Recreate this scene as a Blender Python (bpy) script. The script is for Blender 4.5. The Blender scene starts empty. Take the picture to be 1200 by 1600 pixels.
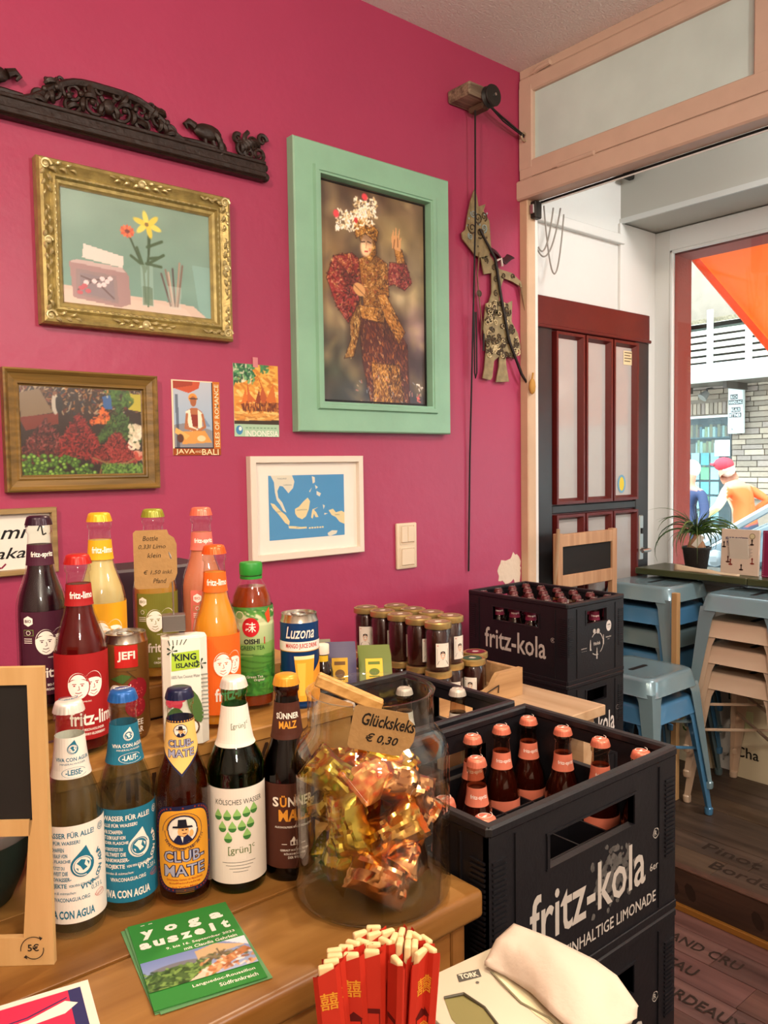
import bpy, bmesh, math, random
import numpy as np
from mathutils import Vector, Matrix
from mathutils.geometry import tessellate_polygon
random.seed(7); np.random.seed(7)
S = bpy.context.scene; COL = S.collection; PI = math.pi
# ------------------------------------------------------------ camera, light
cam_d = bpy.data.cameras.new('camera'); cam = bpy.data.objects.new('camera', cam_d); COL.objects.link(cam); S.camera = cam
cam_d.sensor_fit = 'VERTICAL'; cam_d.sensor_height = 36; cam_d.lens = 1255.7/1600*36; cam_d.clip_start = .02; cam_d.clip_end = 200
_y, _p, _r = math.radians(39.835), math.radians(3.317), math.radians(.8276)
_f = Vector((math.sin(_y)*math.cos(_p), math.cos(_y)*math.cos(_p), -math.sin(_p)))
_r0 = Vector((math.cos(_y), -math.sin(_y), 0)); _d0 = _f.cross(_r0)
_rt = _r0*math.cos(_r)+_d0*math.sin(_r); _dn = -_r0*math.sin(_r)+_d0*math.cos(_r)
_m = Matrix((_rt, -_dn, -_f)).transposed().to_4x4(); _m.translation = (0, -2.0, 1.47); cam.matrix_world = _m
S.view_settings.view_transform = 'Standard'; S.view_settings.look = 'None'; S.view_settings.exposure = -0.22; S.view_settings.gamma = 1
S.view_settings.use_curve_mapping = False
S.cycles.max_bounces = 12; S.cycles.transmission_bounces = 10; S.cycles.transparent_max_bounces = 24; S.cycles.glossy_bounces = 5
W = bpy.data.worlds.new('overcast_sky'); S.world = W; W.use_nodes = True
W.node_tree.nodes['Background'].inputs[0].default_value = (.86, .93, 1, 1); W.node_tree.nodes['Background'].inputs[1].default_value = 8.0
def area(name, loc, tgt, size, power, col, shape='DISK'):
    d = bpy.data.lights.new(name, 'AREA'); d.shape = shape; d.size = size; d.energy = power; d.color = col
    o = bpy.data.objects.new(name, d); COL.objects.link(o); o.location = loc
    o.rotation_euler = (Vector(tgt)-Vector(loc)).to_track_quat('-Z', 'Y').to_euler(); return o
def spot(loc, tgt, power, col, deg, r=.04):
    d = bpy.data.lights.new('spot_lamp', 'SPOT'); d.energy = power; d.color = col; d.spot_size = math.radians(deg); d.spot_blend = .6; d.shadow_soft_size = r
    o = bpy.data.objects.new('spot_lamp', d); COL.objects.link(o); o.location = loc; o.rotation_euler = (Vector(tgt)-Vector(loc)).to_track_quat('-Z', 'Y').to_euler()
spot((1.45, -.75, 2.82), (.50, -1.15, 1.0), 120, (1, .80, .57), 62); spot((.15, -2.3, 2.75), (.55, -1.1, 1.05), 95, (1, .82, .62), 75, .06)
spot((-.9, -1.9, 2.8), (.3, 0, 2.2), 165, (1, .79, .60), 95, .06)
def globe(loc, power, col, r):
    d = bpy.data.lights.new('fill_globe', 'POINT'); d.energy = power; d.color = col; d.shadow_soft_size = r; o = bpy.data.objects.new('fill_globe', d); COL.objects.link(o); o.location = loc
globe((-.6, -3.6, 2.3), 110, (1, .86, .72), .14); globe((1.3, -2.6, 2.3), 75, (1, .90, .80), .10)  # unseen fill lights added to brighten the ceiling and the room
area('bay_fill_light', (2.75, -1.7, 2.9), (2.85, -.1, 1.4), .5, 36, (1, .97, .93))  # unseen soft light added to lift the bay walls and door
sun = bpy.data.lights.new('sun', 'SUN'); sun.energy = 3; sun.angle = .02; sun.color = (1, .95, .86)
so = bpy.data.objects.new('sun', sun); COL.objects.link(so); so.rotation_euler = Vector((.66, .25, -.75)).to_track_quat('-Z', 'Y').to_euler()

# ------------------------------------------------------------ materials
def lin(h):
    h = h.lstrip('#'); c = [int(h[i:i+2], 16)/255 for i in (0, 2, 4)]
    return tuple(x/12.92 if x <= .04045 else ((x+.055)/1.055)**2.4 for x in c)
_M = {}
def mat(hx, rough=.5, metal=0, trans=0, ior=1.45, spec=.5, var=0, scale=20, bump=0, bscale=None, stretch=None, hx2=None, coat=0, alpha=1, detail=4, emit=0):
    key = (hx, rough, metal, trans, ior, spec, var, scale, bump, bscale, stretch, hx2, coat, alpha, detail, emit)
    if key in _M: return _M[key]
    m = bpy.data.materials.new('paint_'+hx.lstrip('#')); m.use_nodes = True; nt = m.node_tree; N = nt.nodes; L = nt.links; b = N['Principled BSDF']
    c = (*lin(hx), 1); I = b.inputs
    I['Base Color'].default_value = c; I['Roughness'].default_value = rough; I['Metallic'].default_value = metal
    I['Transmission Weight'].default_value = trans; I['IOR'].default_value = ior; I['Specular IOR Level'].default_value = spec
    I['Coat Weight'].default_value = coat; I['Alpha'].default_value = alpha
    if emit: I['Emission Color'].default_value = c; I['Emission Strength'].default_value = emit
    if var or bump or hx2:
        tc = N.new('ShaderNodeTexCoord'); mp = N.new('ShaderNodeMapping'); L.new(tc.outputs['Object'], mp.inputs[0])
        if stretch: mp.inputs['Scale'].default_value = stretch
        nz = N.new('ShaderNodeTexNoise'); nz.inputs['Scale'].default_value = scale; nz.inputs['Detail'].default_value = detail; L.new(mp.outputs[0], nz.inputs[0])
        if var or hx2:
            c2 = (*lin(hx2), 1) if hx2 else (*[x*(1-var) for x in c[:3]], 1)
            rp = N.new('ShaderNodeValToRGB'); rp.color_ramp.elements[0].position = .33; rp.color_ramp.elements[1].position = .67
            rp.color_ramp.elements[0].color = c2; rp.color_ramp.elements[1].color = c
            L.new(nz.outputs[0], rp.inputs[0]); L.new(rp.outputs[0], I['Base Color'])
        if bump:
            n2 = nz
            if bscale:
                n2 = N.new('ShaderNodeTexNoise'); n2.inputs['Scale'].default_value = bscale; n2.inputs['Detail'].default_value = 5; L.new(mp.outputs[0], n2.inputs[0])
            bp = N.new('ShaderNodeBump'); bp.inputs['Strength'].default_value = bump; bp.inputs['Distance'].default_value = .01
            L.new(n2.outputs[0], bp.inputs['Height']); L.new(bp.outputs[0], I['Normal'])
    _M[key] = m; return m
def ink(hx): return mat(hx, .55, spec=.3)
def thin_glass(tint='#ffffff', fac=1.0, key='thin'):
    k = (key, tint, fac)
    if k in _M: return _M[k]
    m = bpy.data.materials.new('thin_glass'); m.use_nodes = True; nt = m.node_tree; N = nt.nodes; L = nt.links; N.clear()
    o = N.new('ShaderNodeOutputMaterial'); t = N.new('ShaderNodeBsdfTransparent'); g = N.new('ShaderNodeBsdfGlossy'); x = N.new('ShaderNodeMixShader'); fr = N.new('ShaderNodeLayerWeight')
    t.inputs[0].default_value = (*lin(tint), 1); g.inputs['Roughness'].default_value = .02; fr.inputs[0].default_value = .5
    pw = N.new('ShaderNodeMath'); pw.operation = 'POWER'; pw.inputs[1].default_value = 4; L.new(fr.outputs['Facing'], pw.inputs[0])
    mu = N.new('ShaderNodeMath'); mu.operation = 'MULTIPLY_ADD'; mu.inputs[1].default_value = .85*fac; mu.inputs[2].default_value = .045*fac; mu.use_clamp = True
    L.new(pw.outputs[0], mu.inputs[0]); L.new(mu.outputs[0], x.inputs[0]); L.new(t.outputs[0], x.inputs[1]); L.new(g.outputs[0], x.inputs[2]); L.new(x.outputs[0], o.inputs[0])
    _M[k] = m; return m
def cloudy(hx, k=.5):           # cloudy drink / cloth that lets light through
    key = ('cloudy', hx, k)
    if key in _M: return _M[key]
    m = bpy.data.materials.new('translucent'); m.use_nodes = True; nt = m.node_tree; N = nt.nodes; L = nt.links; b = N['Principled BSDF']
    b.inputs['Base Color'].default_value = (*lin(hx), 1); b.inputs['Roughness'].default_value = .35
    t = N.new('ShaderNodeBsdfTranslucent'); t.inputs[0].default_value = (*lin(hx), 1); x = N.new('ShaderNodeMixShader'); x.inputs[0].default_value = k
    L.new(b.outputs[0], x.inputs[1]); L.new(t.outputs[0], x.inputs[2]); L.new(x.outputs[0], N['Material Output'].inputs[0])
    _M[key] = m; return m
def clear(tint, k=.4, ior=1.4, tt=None):     # clear glass or liquid that also lets light straight through
    key = ('clear', tint, k, ior)
    if key in _M: return _M[key]
    m = bpy.data.materials.new('clear_liquid'); m.use_nodes = True; nt = m.node_tree; N = nt.nodes; L = nt.links; b = N['Principled BSDF']
    b.inputs['Base Color'].default_value = (*lin(tint), 1); b.inputs['Roughness'].default_value = 0; b.inputs['Transmission Weight'].default_value = 1; b.inputs['IOR'].default_value = ior
    t = N.new('ShaderNodeBsdfTransparent'); t.inputs[0].default_value = (*lin(tint), 1); x = N.new('ShaderNodeMixShader'); x.inputs[0].default_value = k
    L.new(t.outputs[0], x.inputs[1]); L.new(b.outputs[0], x.inputs[2]); L.new(x.outputs[0], N['Material Output'].inputs[0])
    _M[key] = m; return m
def vcol(rough=.5, coat=0):
    key = ('vcol', rough, coat)
    if key in _M: return _M[key]
    m = bpy.data.materials.new('printed_picture'); m.use_nodes = True; b = m.node_tree.nodes['Principled BSDF']
    a = m.node_tree.nodes.new('ShaderNodeVertexColor'); a.layer_name = 'Col'; m.node_tree.links.new(a.outputs[0], b.inputs['Base Color'])
    b.inputs['Roughness'].default_value = rough; b.inputs['Coat Weight'].default_value = coat; b.inputs['Coat Roughness'].default_value = .05
    _M[key] = m; return m
def wood(hx, hx2, axis='X', scale=14, rough=.45, bump=.12):
    st = {'X': (.07, 1, 1), 'Y': (1, .07, 1), 'Z': (1, 1, .07)}[axis]
    return mat(hx, rough, scale=scale*3.2, bump=bump, stretch=st, hx2=hx2, detail=7)
METAL = mat('#b9b9b6', .3, 1); BLACK = mat('#0d0c0c', .45); WHITE = mat('#eeebe4', .5); CHALK = mat('#15120f', .75)

# ------------------------------------------------------------ mesh tools
class G:
    def __init__(s): s.v = []; s.f = []; s.m = []; s.mats = []
    def mi(s, m):
        if m not in s.mats: s.mats.append(m)
        return s.mats.index(m)
    def add(s, vs, fs, m, M=None):
        n = len(s.v); k = s.mi(m)
        s.v += [tuple(M @ Vector(p)) if M is not None else tuple(p) for p in vs]
        s.f += [[n+i for i in f] for f in fs]; s.m += [k]*len(fs); return s
    def box(s, x0, x1, y0, y1, z0, z1, m, bev=0, seg=1, M=None):
        if not bev:
            return s.add([(x0,y0,z0),(x1,y0,z0),(x1,y1,z0),(x0,y1,z0),(x0,y0,z1),(x1,y0,z1),(x1,y1,z1),(x0,y1,z1)],
                         [(0,3,2,1),(4,5,6,7),(0,1,5,4),(1,2,6,5),(2,3,7,6),(3,0,4,7)], m, M)
        bm = bmesh.new(); bmesh.ops.create_cube(bm, size=1)
        for v in bm.verts: v.co = ((x0+x1)/2+v.co.x*(x1-x0), (y0+y1)/2+v.co.y*(y1-y0), (z0+z1)/2+v.co.z*(z1-z0))
        bmesh.ops.bevel(bm, geom=bm.edges[:], offset=bev, segments=seg, affect='EDGES', profile=.5)
        return s.bm(bm, m, M)
    def bm(s, bm, m, M=None):
        bm.verts.index_update(); s.add([v.co[:] for v in bm.verts], [[v.index for v in f.verts] for f in bm.faces], m, M); bm.free(); return s
    def lathe(s, prof, m, n=28, c=(0, 0, 0), M=None, rf=None):
        vs = []; fs = []
        for (r, z) in prof:
            for i in range(n):
                a = 2*PI*i/n; rr = max(r, 1e-5)*(rf(a, z) if rf else 1); vs.append((c[0]+rr*math.cos(a), c[1]+rr*math.sin(a), c[2]+z))
        for j in range(len(prof)-1):
            for i in range(n): fs.append((j*n+i, j*n+(i+1) % n, (j+1)*n+(i+1) % n, (j+1)*n+i))
        return s.add(vs, fs, m, M)
    def tube(s, pts, r, m, n=8, M=None, flat=1):
        P = [Vector(p) for p in pts]; R = r if isinstance(r, (list, tuple)) else [r]*len(P); vs = []; fs = []
        t0 = (P[1]-P[0]).normalized(); u = t0.orthogonal().normalized()
        for i, p in enumerate(P):
            t = (P[min(i+1, len(P)-1)]-P[max(i-1, 0)]); t = t.normalized() if t.length > 1e-9 else t0
            u = (u-t*u.dot(t)); u = u.normalized() if u.length > 1e-6 else t.orthogonal().normalized(); w = t.cross(u)
            for k in range(n):
                a = 2*PI*k/n; vs.append(p+u*math.cos(a)*R[i]+w*math.sin(a)*R[i]*flat)
        for i in range(len(P)-1):
            for k in range(n): fs.append((i*n+k, i*n+(k+1) % n, (i+1)*n+(k+1) % n, (i+1)*n+k))
        fs.append(tuple(range(n-1, -1, -1))); fs.append(tuple(range((len(P)-1)*n, len(P)*n)))
        return s.add(vs, fs, m, M)
    def prism(s, poly, h, m, M=None):      # polygon in local XY, extruded to z = h
        n = len(poly); vs = [(x, y, 0) for x, y in poly]+[(x, y, h) for x, y in poly]
        fs = [tuple(range(n-1, -1, -1)), tuple(range(n, 2*n))]+[(i, (i+1) % n, n+(i+1) % n, n+i) for i in range(n)]
        return s.add(vs, fs, m, M)
    def ball(s, c, r, m, n=8, M=None):     # r may be (rx,ry,rz)
        rx, ry, rz = r if isinstance(r, (tuple, list)) else (r, r, r); vs = []; fs = []; k = max(4, n//2+1)
        for j in range(k+1):
            t = PI*j/k
            for i in range(n): a = 2*PI*i/n; vs.append((c[0]+rx*math.sin(t)*math.cos(a), c[1]+ry*math.sin(t)*math.sin(a), c[2]-rz*math.cos(t)))
        for j in range(k):
            for i in range(n): fs.append((j*n+i, j*n+(i+1) % n, (j+1)*n+(i+1) % n, (j+1)*n+i))
        return s.add(vs, fs, m, M)
    def frame(s, w, h, prof, m):           # mitred frame in XZ, facing -Y; prof = [(inset, depth)]
        vs = []; fs = []
        for d, y in prof:
            vs += [(-w/2+d, -y, -h/2+d), (w/2-d, -y, -h/2+d), (w/2-d, -y, h/2-d), (-w/2+d, -y, h/2-d)]
        for j in range(len(prof)-1):
            for i in range(4): fs.append((j*4+i, j*4+(i+1) % 4, j*4+4+(i+1) % 4, j*4+4+i))
        return s.add(vs, fs, m)
    def build(s, name, parent=None, smooth=35, loc=None):
        me = bpy.data.meshes.new(name); me.from_pydata(s.v, [], s.f)
        for m in s.mats: me.materials.append(m)
        me.polygons.foreach_set('material_index', s.m)
        if smooth: me.polygons.foreach_set('use_smooth', [True]*len(s.f)); me.set_sharp_from_angle(angle=math.radians(smooth))
        me.update(); o = bpy.data.objects.new(name, me); COL.objects.link(o)
        if parent: o.parent = parent
        if loc: o.location = loc
        return o
def T(x=0, y=0, z=0, rx=0, ry=0, rz=0, s=1):
    from mathutils import Euler
    return Matrix.Translation((x, y, z)) @ Euler((rx, ry, rz)).to_matrix().to_4x4() @ Matrix.Scale(s, 4)
def thing(name, label, cat, loc=(0, 0, 0), rz=0, group=None, rot=None):
    o = bpy.data.objects.new(name, None); COL.objects.link(o); o.location = loc; o.rotation_euler = rot or (0, 0, rz); o.empty_display_size = .02
    o['label'] = label; o['category'] = cat
    if group: o['group'] = group
    return o
def tag(o, label, cat, group=None):
    o['label'] = label; o['category'] = cat
    if group: o['group'] = group
    return o
def struct(o): o['kind'] = 'structure'; return o
def stuff(o): o['kind'] = 'stuff'; return o
def dup(root, loc=None, rz=None, label=None, group=None):
    r = root.copy(); COL.objects.link(r)
    if loc is not None: r.location = loc
    if rz is not None: r.rotation_euler = (0, 0, rz)
    if label: r['label'] = label
    if group: r['group'] = group
    for ch in list(root.children):
        c = ch.copy(); COL.objects.link(c); c.parent = r
        for g in list(ch.children):
            d = g.copy(); COL.objects.link(d); d.parent = c
    return r

# ------------------------------------------------------------ flat print: polygons and lettering mapped on a surface
_TX = {}
def text_mesh(s, bold=0, shear=0):
    k = (s, bold, shear)
    if k not in _TX:
        cu = bpy.data.curves.new('t', 'FONT'); cu.body = s; cu.size = 1; cu.resolution_u = 2; cu.offset = bold; cu.shear = shear; cu.fill_mode = 'FRONT'
        ob = bpy.data.objects.new('t', cu); me = bpy.data.meshes.new_from_object(ob)
        v = np.array([p.co[:2] for p in me.vertices]).reshape(-1, 2); f = [tuple(p.vertices) for p in me.polygons]
        if len(v): v = v-v.min(0)
        _TX[k] = (v, f, v.max(0) if len(v) else np.array([1, 1]))
        bpy.data.objects.remove(ob); bpy.data.curves.remove(cu); bpy.data.meshes.remove(me)
    return _TX[k]
class Art:
    def __init__(s): s.it = []
    def poly(s, pts, col): s.it.append(('p', [tuple(p) for p in pts], col)); return s
    def rect(s, x0, y0, x1, y1, col): return s.poly([(x0, y0), (x1, y0), (x1, y1), (x0, y1)], col)
    def ell(s, cx, cy, rx, ry, col, n=20, rot=0):
        c, q = math.cos(rot), math.sin(rot); P = [(rx*math.cos(2*PI*i/n), ry*math.sin(2*PI*i/n)) for i in range(n)]
        return s.poly([(cx+c*a-q*b, cy+q*a+c*b) for a, b in P], col)
    def ring(s, cx, cy, r, w, col, n=24, a0=0, a1=2*PI, ry=1):
        for i in range(n):
            a, b = a0+(a1-a0)*i/n, a0+(a1-a0)*(i+1)/n
            s.poly([(cx+(r-w)*math.cos(a), cy+(r-w)*math.sin(a)*ry), (cx+r*math.cos(a), cy+r*math.sin(a)*ry), (cx+r*math.cos(b), cy+r*math.sin(b)*ry), (cx+(r-w)*math.cos(b), cy+(r-w)*math.sin(b)*ry)], col)
        return s
    def line(s, pts, w, col):
        for (a, b), (c, d) in zip(pts, pts[1:]):
            L = math.hypot(c-a, d-b) or 1; nx, ny = -(d-b)/L*w/2, (c-a)/L*w/2; s.poly([(a+nx, b+ny), (a-nx, b-ny), (c-nx, d-ny), (c+nx, d+ny)], col)
        return s
    def text(s, t, x, y, h, col, al='C', w=None, bold=.0, shear=0, rot=0):   # h = height of the lettering, y its centre
        v, f, mx = text_mesh(t, bold, shear)
        if not len(v): return s
        k = h/mx[1]; kx = w/mx[0] if w else k; ox = {'C': -mx[0]*kx/2, 'L': 0, 'R': -mx[0]*kx}[al]
        q = v*np.array([kx, k])+np.array([ox, -h/2])
        if rot: q = q @ np.array([[math.cos(rot), math.sin(rot)], [-math.sin(rot), math.cos(rot)]])
        s.it.append(('t', q+np.array([x, y]), f, col)); return s
    def arc(s, t, cx, cy, r, h, col, a0, a1, bold=.02):      # letters round a circle
        n = len(t)
        for i, ch in enumerate(t):
            a = a0+(a1-a0)*(i+.5)/n
            if ch != ' ': s.text(ch, cx+r*math.cos(a), cy+r*math.sin(a), h, col, rot=a-PI/2 if a1 < a0 else a+PI/2, bold=bold)
        return s
    def build(s, name, mp, parent, eps=.00012, cut=None):
        g = G(); done = []
        for it in s.it:
            P = it[1]; A = np.asarray(P, float); bb = (*A.min(0), *A.max(0))      # a print lies one layer above whatever it overlaps
            L = 1+max([l for (x0, y0, x1, y1, l) in done if x0 < bb[2] and x1 > bb[0] and y0 < bb[3] and y1 > bb[1]], default=0); done.append((*bb, L))
            m = ink(it[-1]) if isinstance(it[-1], str) else it[-1]
            big = cut and any(c and bb[2+i]-bb[i] > c*1.2 for i, c in enumerate(cut))
            if it[0] == 'p':
                vs = P; fs = [list(t) for t in tessellate_polygon([[(a, b, 0) for a, b in P]])]
                ar = sum((P[f[1]][0]-P[f[0]][0])*(P[f[2]][1]-P[f[0]][1])-(P[f[2]][0]-P[f[0]][0])*(P[f[1]][1]-P[f[0]][1]) for f in fs)
                if ar < 0: fs = [f[::-1] for f in fs]
            else: vs, fs = P, it[2]
            if big:
                bm = bmesh.new(); bv = [bm.verts.new((a, b, 0)) for a, b in vs]
                for f in fs:
                    try: bm.faces.new([bv[i] for i in f])
                    except ValueError: pass
                for ax in (0, 1):
                    if not cut[ax]: continue
                    k = math.floor(bb[ax]/cut[ax])+1
                    while k*cut[ax] < bb[2+ax]:
                        co = [0, 0, 0]; no = [0, 0, 0]; co[ax] = k*cut[ax]; no[ax] = 1
                        bmesh.ops.bisect_plane(bm, geom=bm.verts[:]+bm.edges[:]+bm.faces[:], plane_co=co, plane_no=no); k += 1
                bm.verts.index_update(); vs = [v.co[:2] for v in bm.verts]; fs = [[v.index for v in f.verts] for f in bm.faces]; bm.free()
            g.add([mp(a, b, (L+1)*eps) for a, b in vs], fs, m)
        return g.build(name, parent, smooth=0)
def flat(x=0, z=0, y=0): return lambda u, v, e: (x+u, y-e, z+v)                 # facing -Y
def ftop(x=0, y=0, z=0, rot=0):                                                # lying face up
    c, q = math.cos(rot), math.sin(rot); return lambda u, v, e: (x+c*u-q*v, y+q*u+c*v, z+e)
def fM(M): return lambda u, v, e: tuple(M @ Vector((u, v, e)))                  # on the local XY plane of a matrix
def rad_at(prof):
    Z = [p[1] for p in prof]; R = [p[0] for p in prof]; return lambda z: float(np.interp(z, Z, R))
def cyl(rf, a0=-PI/2, off=.0004): return lambda u, v, e: ((rf(v)+off+e)*math.cos(a0+u/max(rf(v), .004)), (rf(v)+off+e)*math.sin(a0+u/max(rf(v), .004)), v)

# ------------------------------------------------------------ painted / photographic prints: a fine grid with a colour per vertex
class Cv:
    def __init__(s, w, h, top, bot=None):
        s.w, s.h = w, h; s.Y, s.X = np.mgrid[0:h, 0:w]; s.X = (s.X+.5)/w; s.Y = (s.Y+.5)/h; s.asp = h/w
        a = np.array(s.c(top)); b = np.array(s.c(bot or top)); s.a = a+(b-a)*s.Y[..., None]
    def c(s, h): return tuple(int(h.lstrip('#')[i:i+2], 16)/255 for i in (0, 2, 4))
    def put(s, mask, col, al=1): s.a = s.a*(1-(mask*al)[..., None])+np.array(s.c(col) if isinstance(col, str) else col)*(mask*al)[..., None]; return s
    def poly(s, pts, col, al=1):
        m = np.zeros((s.h, s.w), bool); n = len(pts)
        for i in range(n):
            (x1, y1), (x2, y2) = pts[i], pts[(i+1) % n]
            if y1 == y2: continue
            m ^= ((y1 > s.Y) != (y2 > s.Y)) & (s.X < (x2-x1)*(s.Y-y1)/(y2-y1)+x1)
        return s.put(m.astype(float), col, al)
    def ell(s, cx, cy, rx, ry, col, al=1, rot=0, soft=.15):
        dx, dy = s.X-cx, (s.Y-cy)*s.asp; c, q = math.cos(rot), math.sin(rot); u, v = (c*dx+q*dy)/rx, (-q*dx+c*dy)/(ry*s.asp)
        return s.put(np.clip((1-np.sqrt(u*u+v*v))/max(soft, .02), 0, 1), col, al)
    def line(s, pts, w, col, al=1):
        for (x1, y1), (x2, y2) in zip(pts, pts[1:]):
            x0, xx = min(x1, x2)-w*1.5, max(x1, x2)+w*1.5; y0, yy = min(y1, y2)-w*1.5/s.asp, max(y1, y2)+w*1.5/s.asp
            i0, i1, j0, j1 = max(0, int(y0*s.h)), min(s.h, int(yy*s.h)+2), max(0, int(x0*s.w)), min(s.w, int(xx*s.w)+2)
            if i0 >= i1 or j0 >= j1: continue
            X = s.X[i0:i1, j0:j1]; Y = s.Y[i0:i1, j0:j1]*s.asp; dx, dy = x2-x1, (y2-y1)*s.asp; L = dx*dx+dy*dy or 1e-9
            t = np.clip(((X-x1)*dx+(Y-y1*s.asp)*dy)/L, 0, 1); d = np.hypot(X-x1-t*dx, Y-y1*s.asp-t*dy)
            m = (np.clip((w/2-d)*s.w+.5, 0, 1)*al)[..., None]; s.a[i0:i1, j0:j1] = s.a[i0:i1, j0:j1]*(1-m)+np.array(s.c(col))*m
        return s
    def dabs(s, cols, n, x0, x1, y0, y1, ln, w, ang=0, spread=3.14, inside=None, al=.8, R=random):
        k = 0; tries = 0
        while k < n and tries < n*20:
            tries += 1; x, y = R.uniform(x0, x1), R.uniform(y0, y1)
            if inside and not inside(x, y): continue
            k += 1; a = ang+R.uniform(-spread, spread); l = ln*R.uniform(.5, 1.2)
            s.line([(x-l/2*math.cos(a), y-l/2*math.sin(a)/s.asp), (x+l/2*math.cos(a), y+l/2*math.sin(a)/s.asp)], w*R.uniform(.6, 1.3), R.choice(cols), al)
        return s
    def mottle(s, amp, n=8):
        g = np.random.rand(n+2, n+2)-.5; yy = s.Y*n; xx = s.X*n; i = yy.astype(int); j = xx.astype(int); fy = yy-i; fx = xx-j
        v = g[i, j]*(1-fy)*(1-fx)+g[i+1, j]*fy*(1-fx)+g[i, j+1]*(1-fy)*fx+g[i+1, j+1]*fy*fx; s.a = s.a*(1+amp*2*v[..., None]); return s
    def build(s, name, mp, x0, y0, x1, y1, parent, m=None):
        w, h = s.w, s.h; us = np.linspace(x0, x1, w); vs = np.linspace(y1, y0, h)
        V = [mp(u, v, .0004) for v in vs for u in us]
        i = np.arange((h-1)*(w-1)); r = i//(w-1); c = i % (w-1); a = r*w+c
        F = np.stack([a+w, a+w+1, a+1, a], 1)
        me = bpy.data.meshes.new(name); me.from_pydata(V, [], F.tolist())
        at = me.color_attributes.new('Col', 'FLOAT_COLOR', 'POINT'); c = np.clip(s.a, 0, 1); c = np.where(c <= .04045, c/12.92, ((c+.055)/1.055)**2.4)
        at.data.foreach_set('color', np.concatenate([c, np.ones((h, w, 1))], 2).astype(np.float32).ravel())
        me.materials.append(m or vcol()); o = bpy.data.objects.new(name, me); COL.objects.link(o); o.parent = parent; return o
# ------------------------------------------------------------ the room
MAG = mat('#a83a5c', .40, spec=.5, var=.06, scale=3, bump=.22, bscale=16)
PEACH = mat('#cdb29e', .5, var=.07, scale=12, bump=.1, bscale=40); WHITEW = mat('#d9d8d4', .6, bump=.12, bscale=30)
def sbox(name, x0, x1, y0, y1, z0, z1, m, parent=None, bev=0):
    o = G().box(x0, x1, y0, y1, z0, z1, m, bev).build(name, parent); return o if parent else struct(o)
sbox('wall_left', -2.6, 2.408, 0, .12, 0, 2.96, MAG)
CEIL = mat('#ece6e2', .85, bump=.55, bscale=160)
sbox('ceiling', -2.6, 2.48, -5, .12, 2.903, 3.0, CEIL)
sbox('wall_back', -2.7, -2.6, -5, .12, 0, 2.96, mat('#d8cabb', .7)); sbox('wall_near', -2.7, 3.45, -5.1, -5, 0, 2.96, mat('#d8cabb', .7))
sbox('wall_right', 2.35, 2.48, -5, -2.3, 0, 2.96, WHITEW)
# floors of printed planks
FL = [wood(a, b, 'Y', 10, .42, .1) for a, b in (('#6b4a40', '#4d332c'), ('#74504a', '#573933'), ('#624640', '#46302b'), ('#7a5850', '#583c36'))]
FLD = [wood(a, b, 'Y', 10, .42, .1) for a, b in (('#5b493d', '#41332a'), ('#64503f', '#463629'), ('#554438', '#3b2e26'))]
fl = sbox('floor', -2.6, 2.38, -5, 0, -.16, -.006, mat('#2a1c17', .8))
def planks(parent, xs, y0, y1, z, ms):
    k = 0
    for i in range(len(xs)-1):
        y = y0-random.uniform(0, .7)
        while y < y1:
            e = min(y+1.2, y1); G().box(xs[i]+.0012, xs[i+1]-.0012, max(y, y0)+.001, e-.001, z-.012, z+random.uniform(-.0006, .0006), ms[k % len(ms)]).build('plank', parent, 0); y = e; k += 1
planks(fl, [1.56+.1205*i for i in range(7)]+[2.366], -1.9, -.02, 0, FL)
G().box(-2.6, 1.555, -5, -.02, -.012, 0, FL[0]).build('plank_field', fl, 0)['kind'] = 'stuff'
po = sbox('floor_podium', 2.387, 3.36, -2.5, .04, -.05, .128, mat('#3c2b24', .7))
planks(po, [2.392+.121*i for i in range(9)], -1.9, .03, .14, FLD)
def worn(t, x, y, z, h, rot, par):
    Art().text(t, 0, 0, h, '#33261f', rot=0, w=h*len(t)*.72, bold=.015).build('burned_lettering', ftop(x, y, z, rot), par, eps=.0003)
for t, x, y in (('Pinot', 2.575, -.72), ('Borde', 2.47, -.80), ('Merlot', 2.70, -1.1)): worn(t, x, y, .1405, .055, -PI/2, po)
for t, x, y in (('GRAND CRU', 2.22, -.78), ('BORDEAUX', 1.98, -.92), ('CHATEAU', 2.10, -.74)): worn(t, x, y, .001, .045, -PI/2, fl)
g = G().box(2.372, 2.40, -2.5, .0, .133, .1425, mat('#5c4034', .35, var=.3, scale=30), .003); st = struct(g.build('trim_1'))
g = G().box(2.374, 2.386, -2.5, .0, .012, .133, wood('#4a3327', '#33231b', 'Y')); struct(g.build('trim_2'))
a = Art()
for k, y in enumerate((-.62, -.68, -.9)): a.ell(y*-1, .07, .018, .03, '#2c1f18', 8, .4)
a.build('burned_leaf', lambda u, v, e: (2.374-e-.0004, -u, v), bpy.data.objects['trim_2'])
struct(G().box(2.36, 2.374, -2.5, .0, .001, .022, mat('#8a5a22', .4), .002).build('trim_3'))
# scattered peeled plaster at the wall's end
pp = G()
for dx, dz, rx, rz in ((0, .02, .055, .05), (.03, .045, .03, .035), (-.035, .01, .03, .035), (.045, .0, .02, .05)):
    pts = [((rx*(1+random.uniform(-.25, .25)))*math.cos(2*PI*i/13)+dx, (rz*(1+random.uniform(-.3, .3)))*math.sin(2*PI*i/13)+dz) for i in range(13)]
    pp.prism(pts, .0012+.0003*random.random(), mat('#d8c4ae', .9, bump=.3, bscale=60), T(2.275, 0, 1.055, PI/2))
pp.build('bare_plaster_patch', bpy.data.objects['wall_left'])
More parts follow.
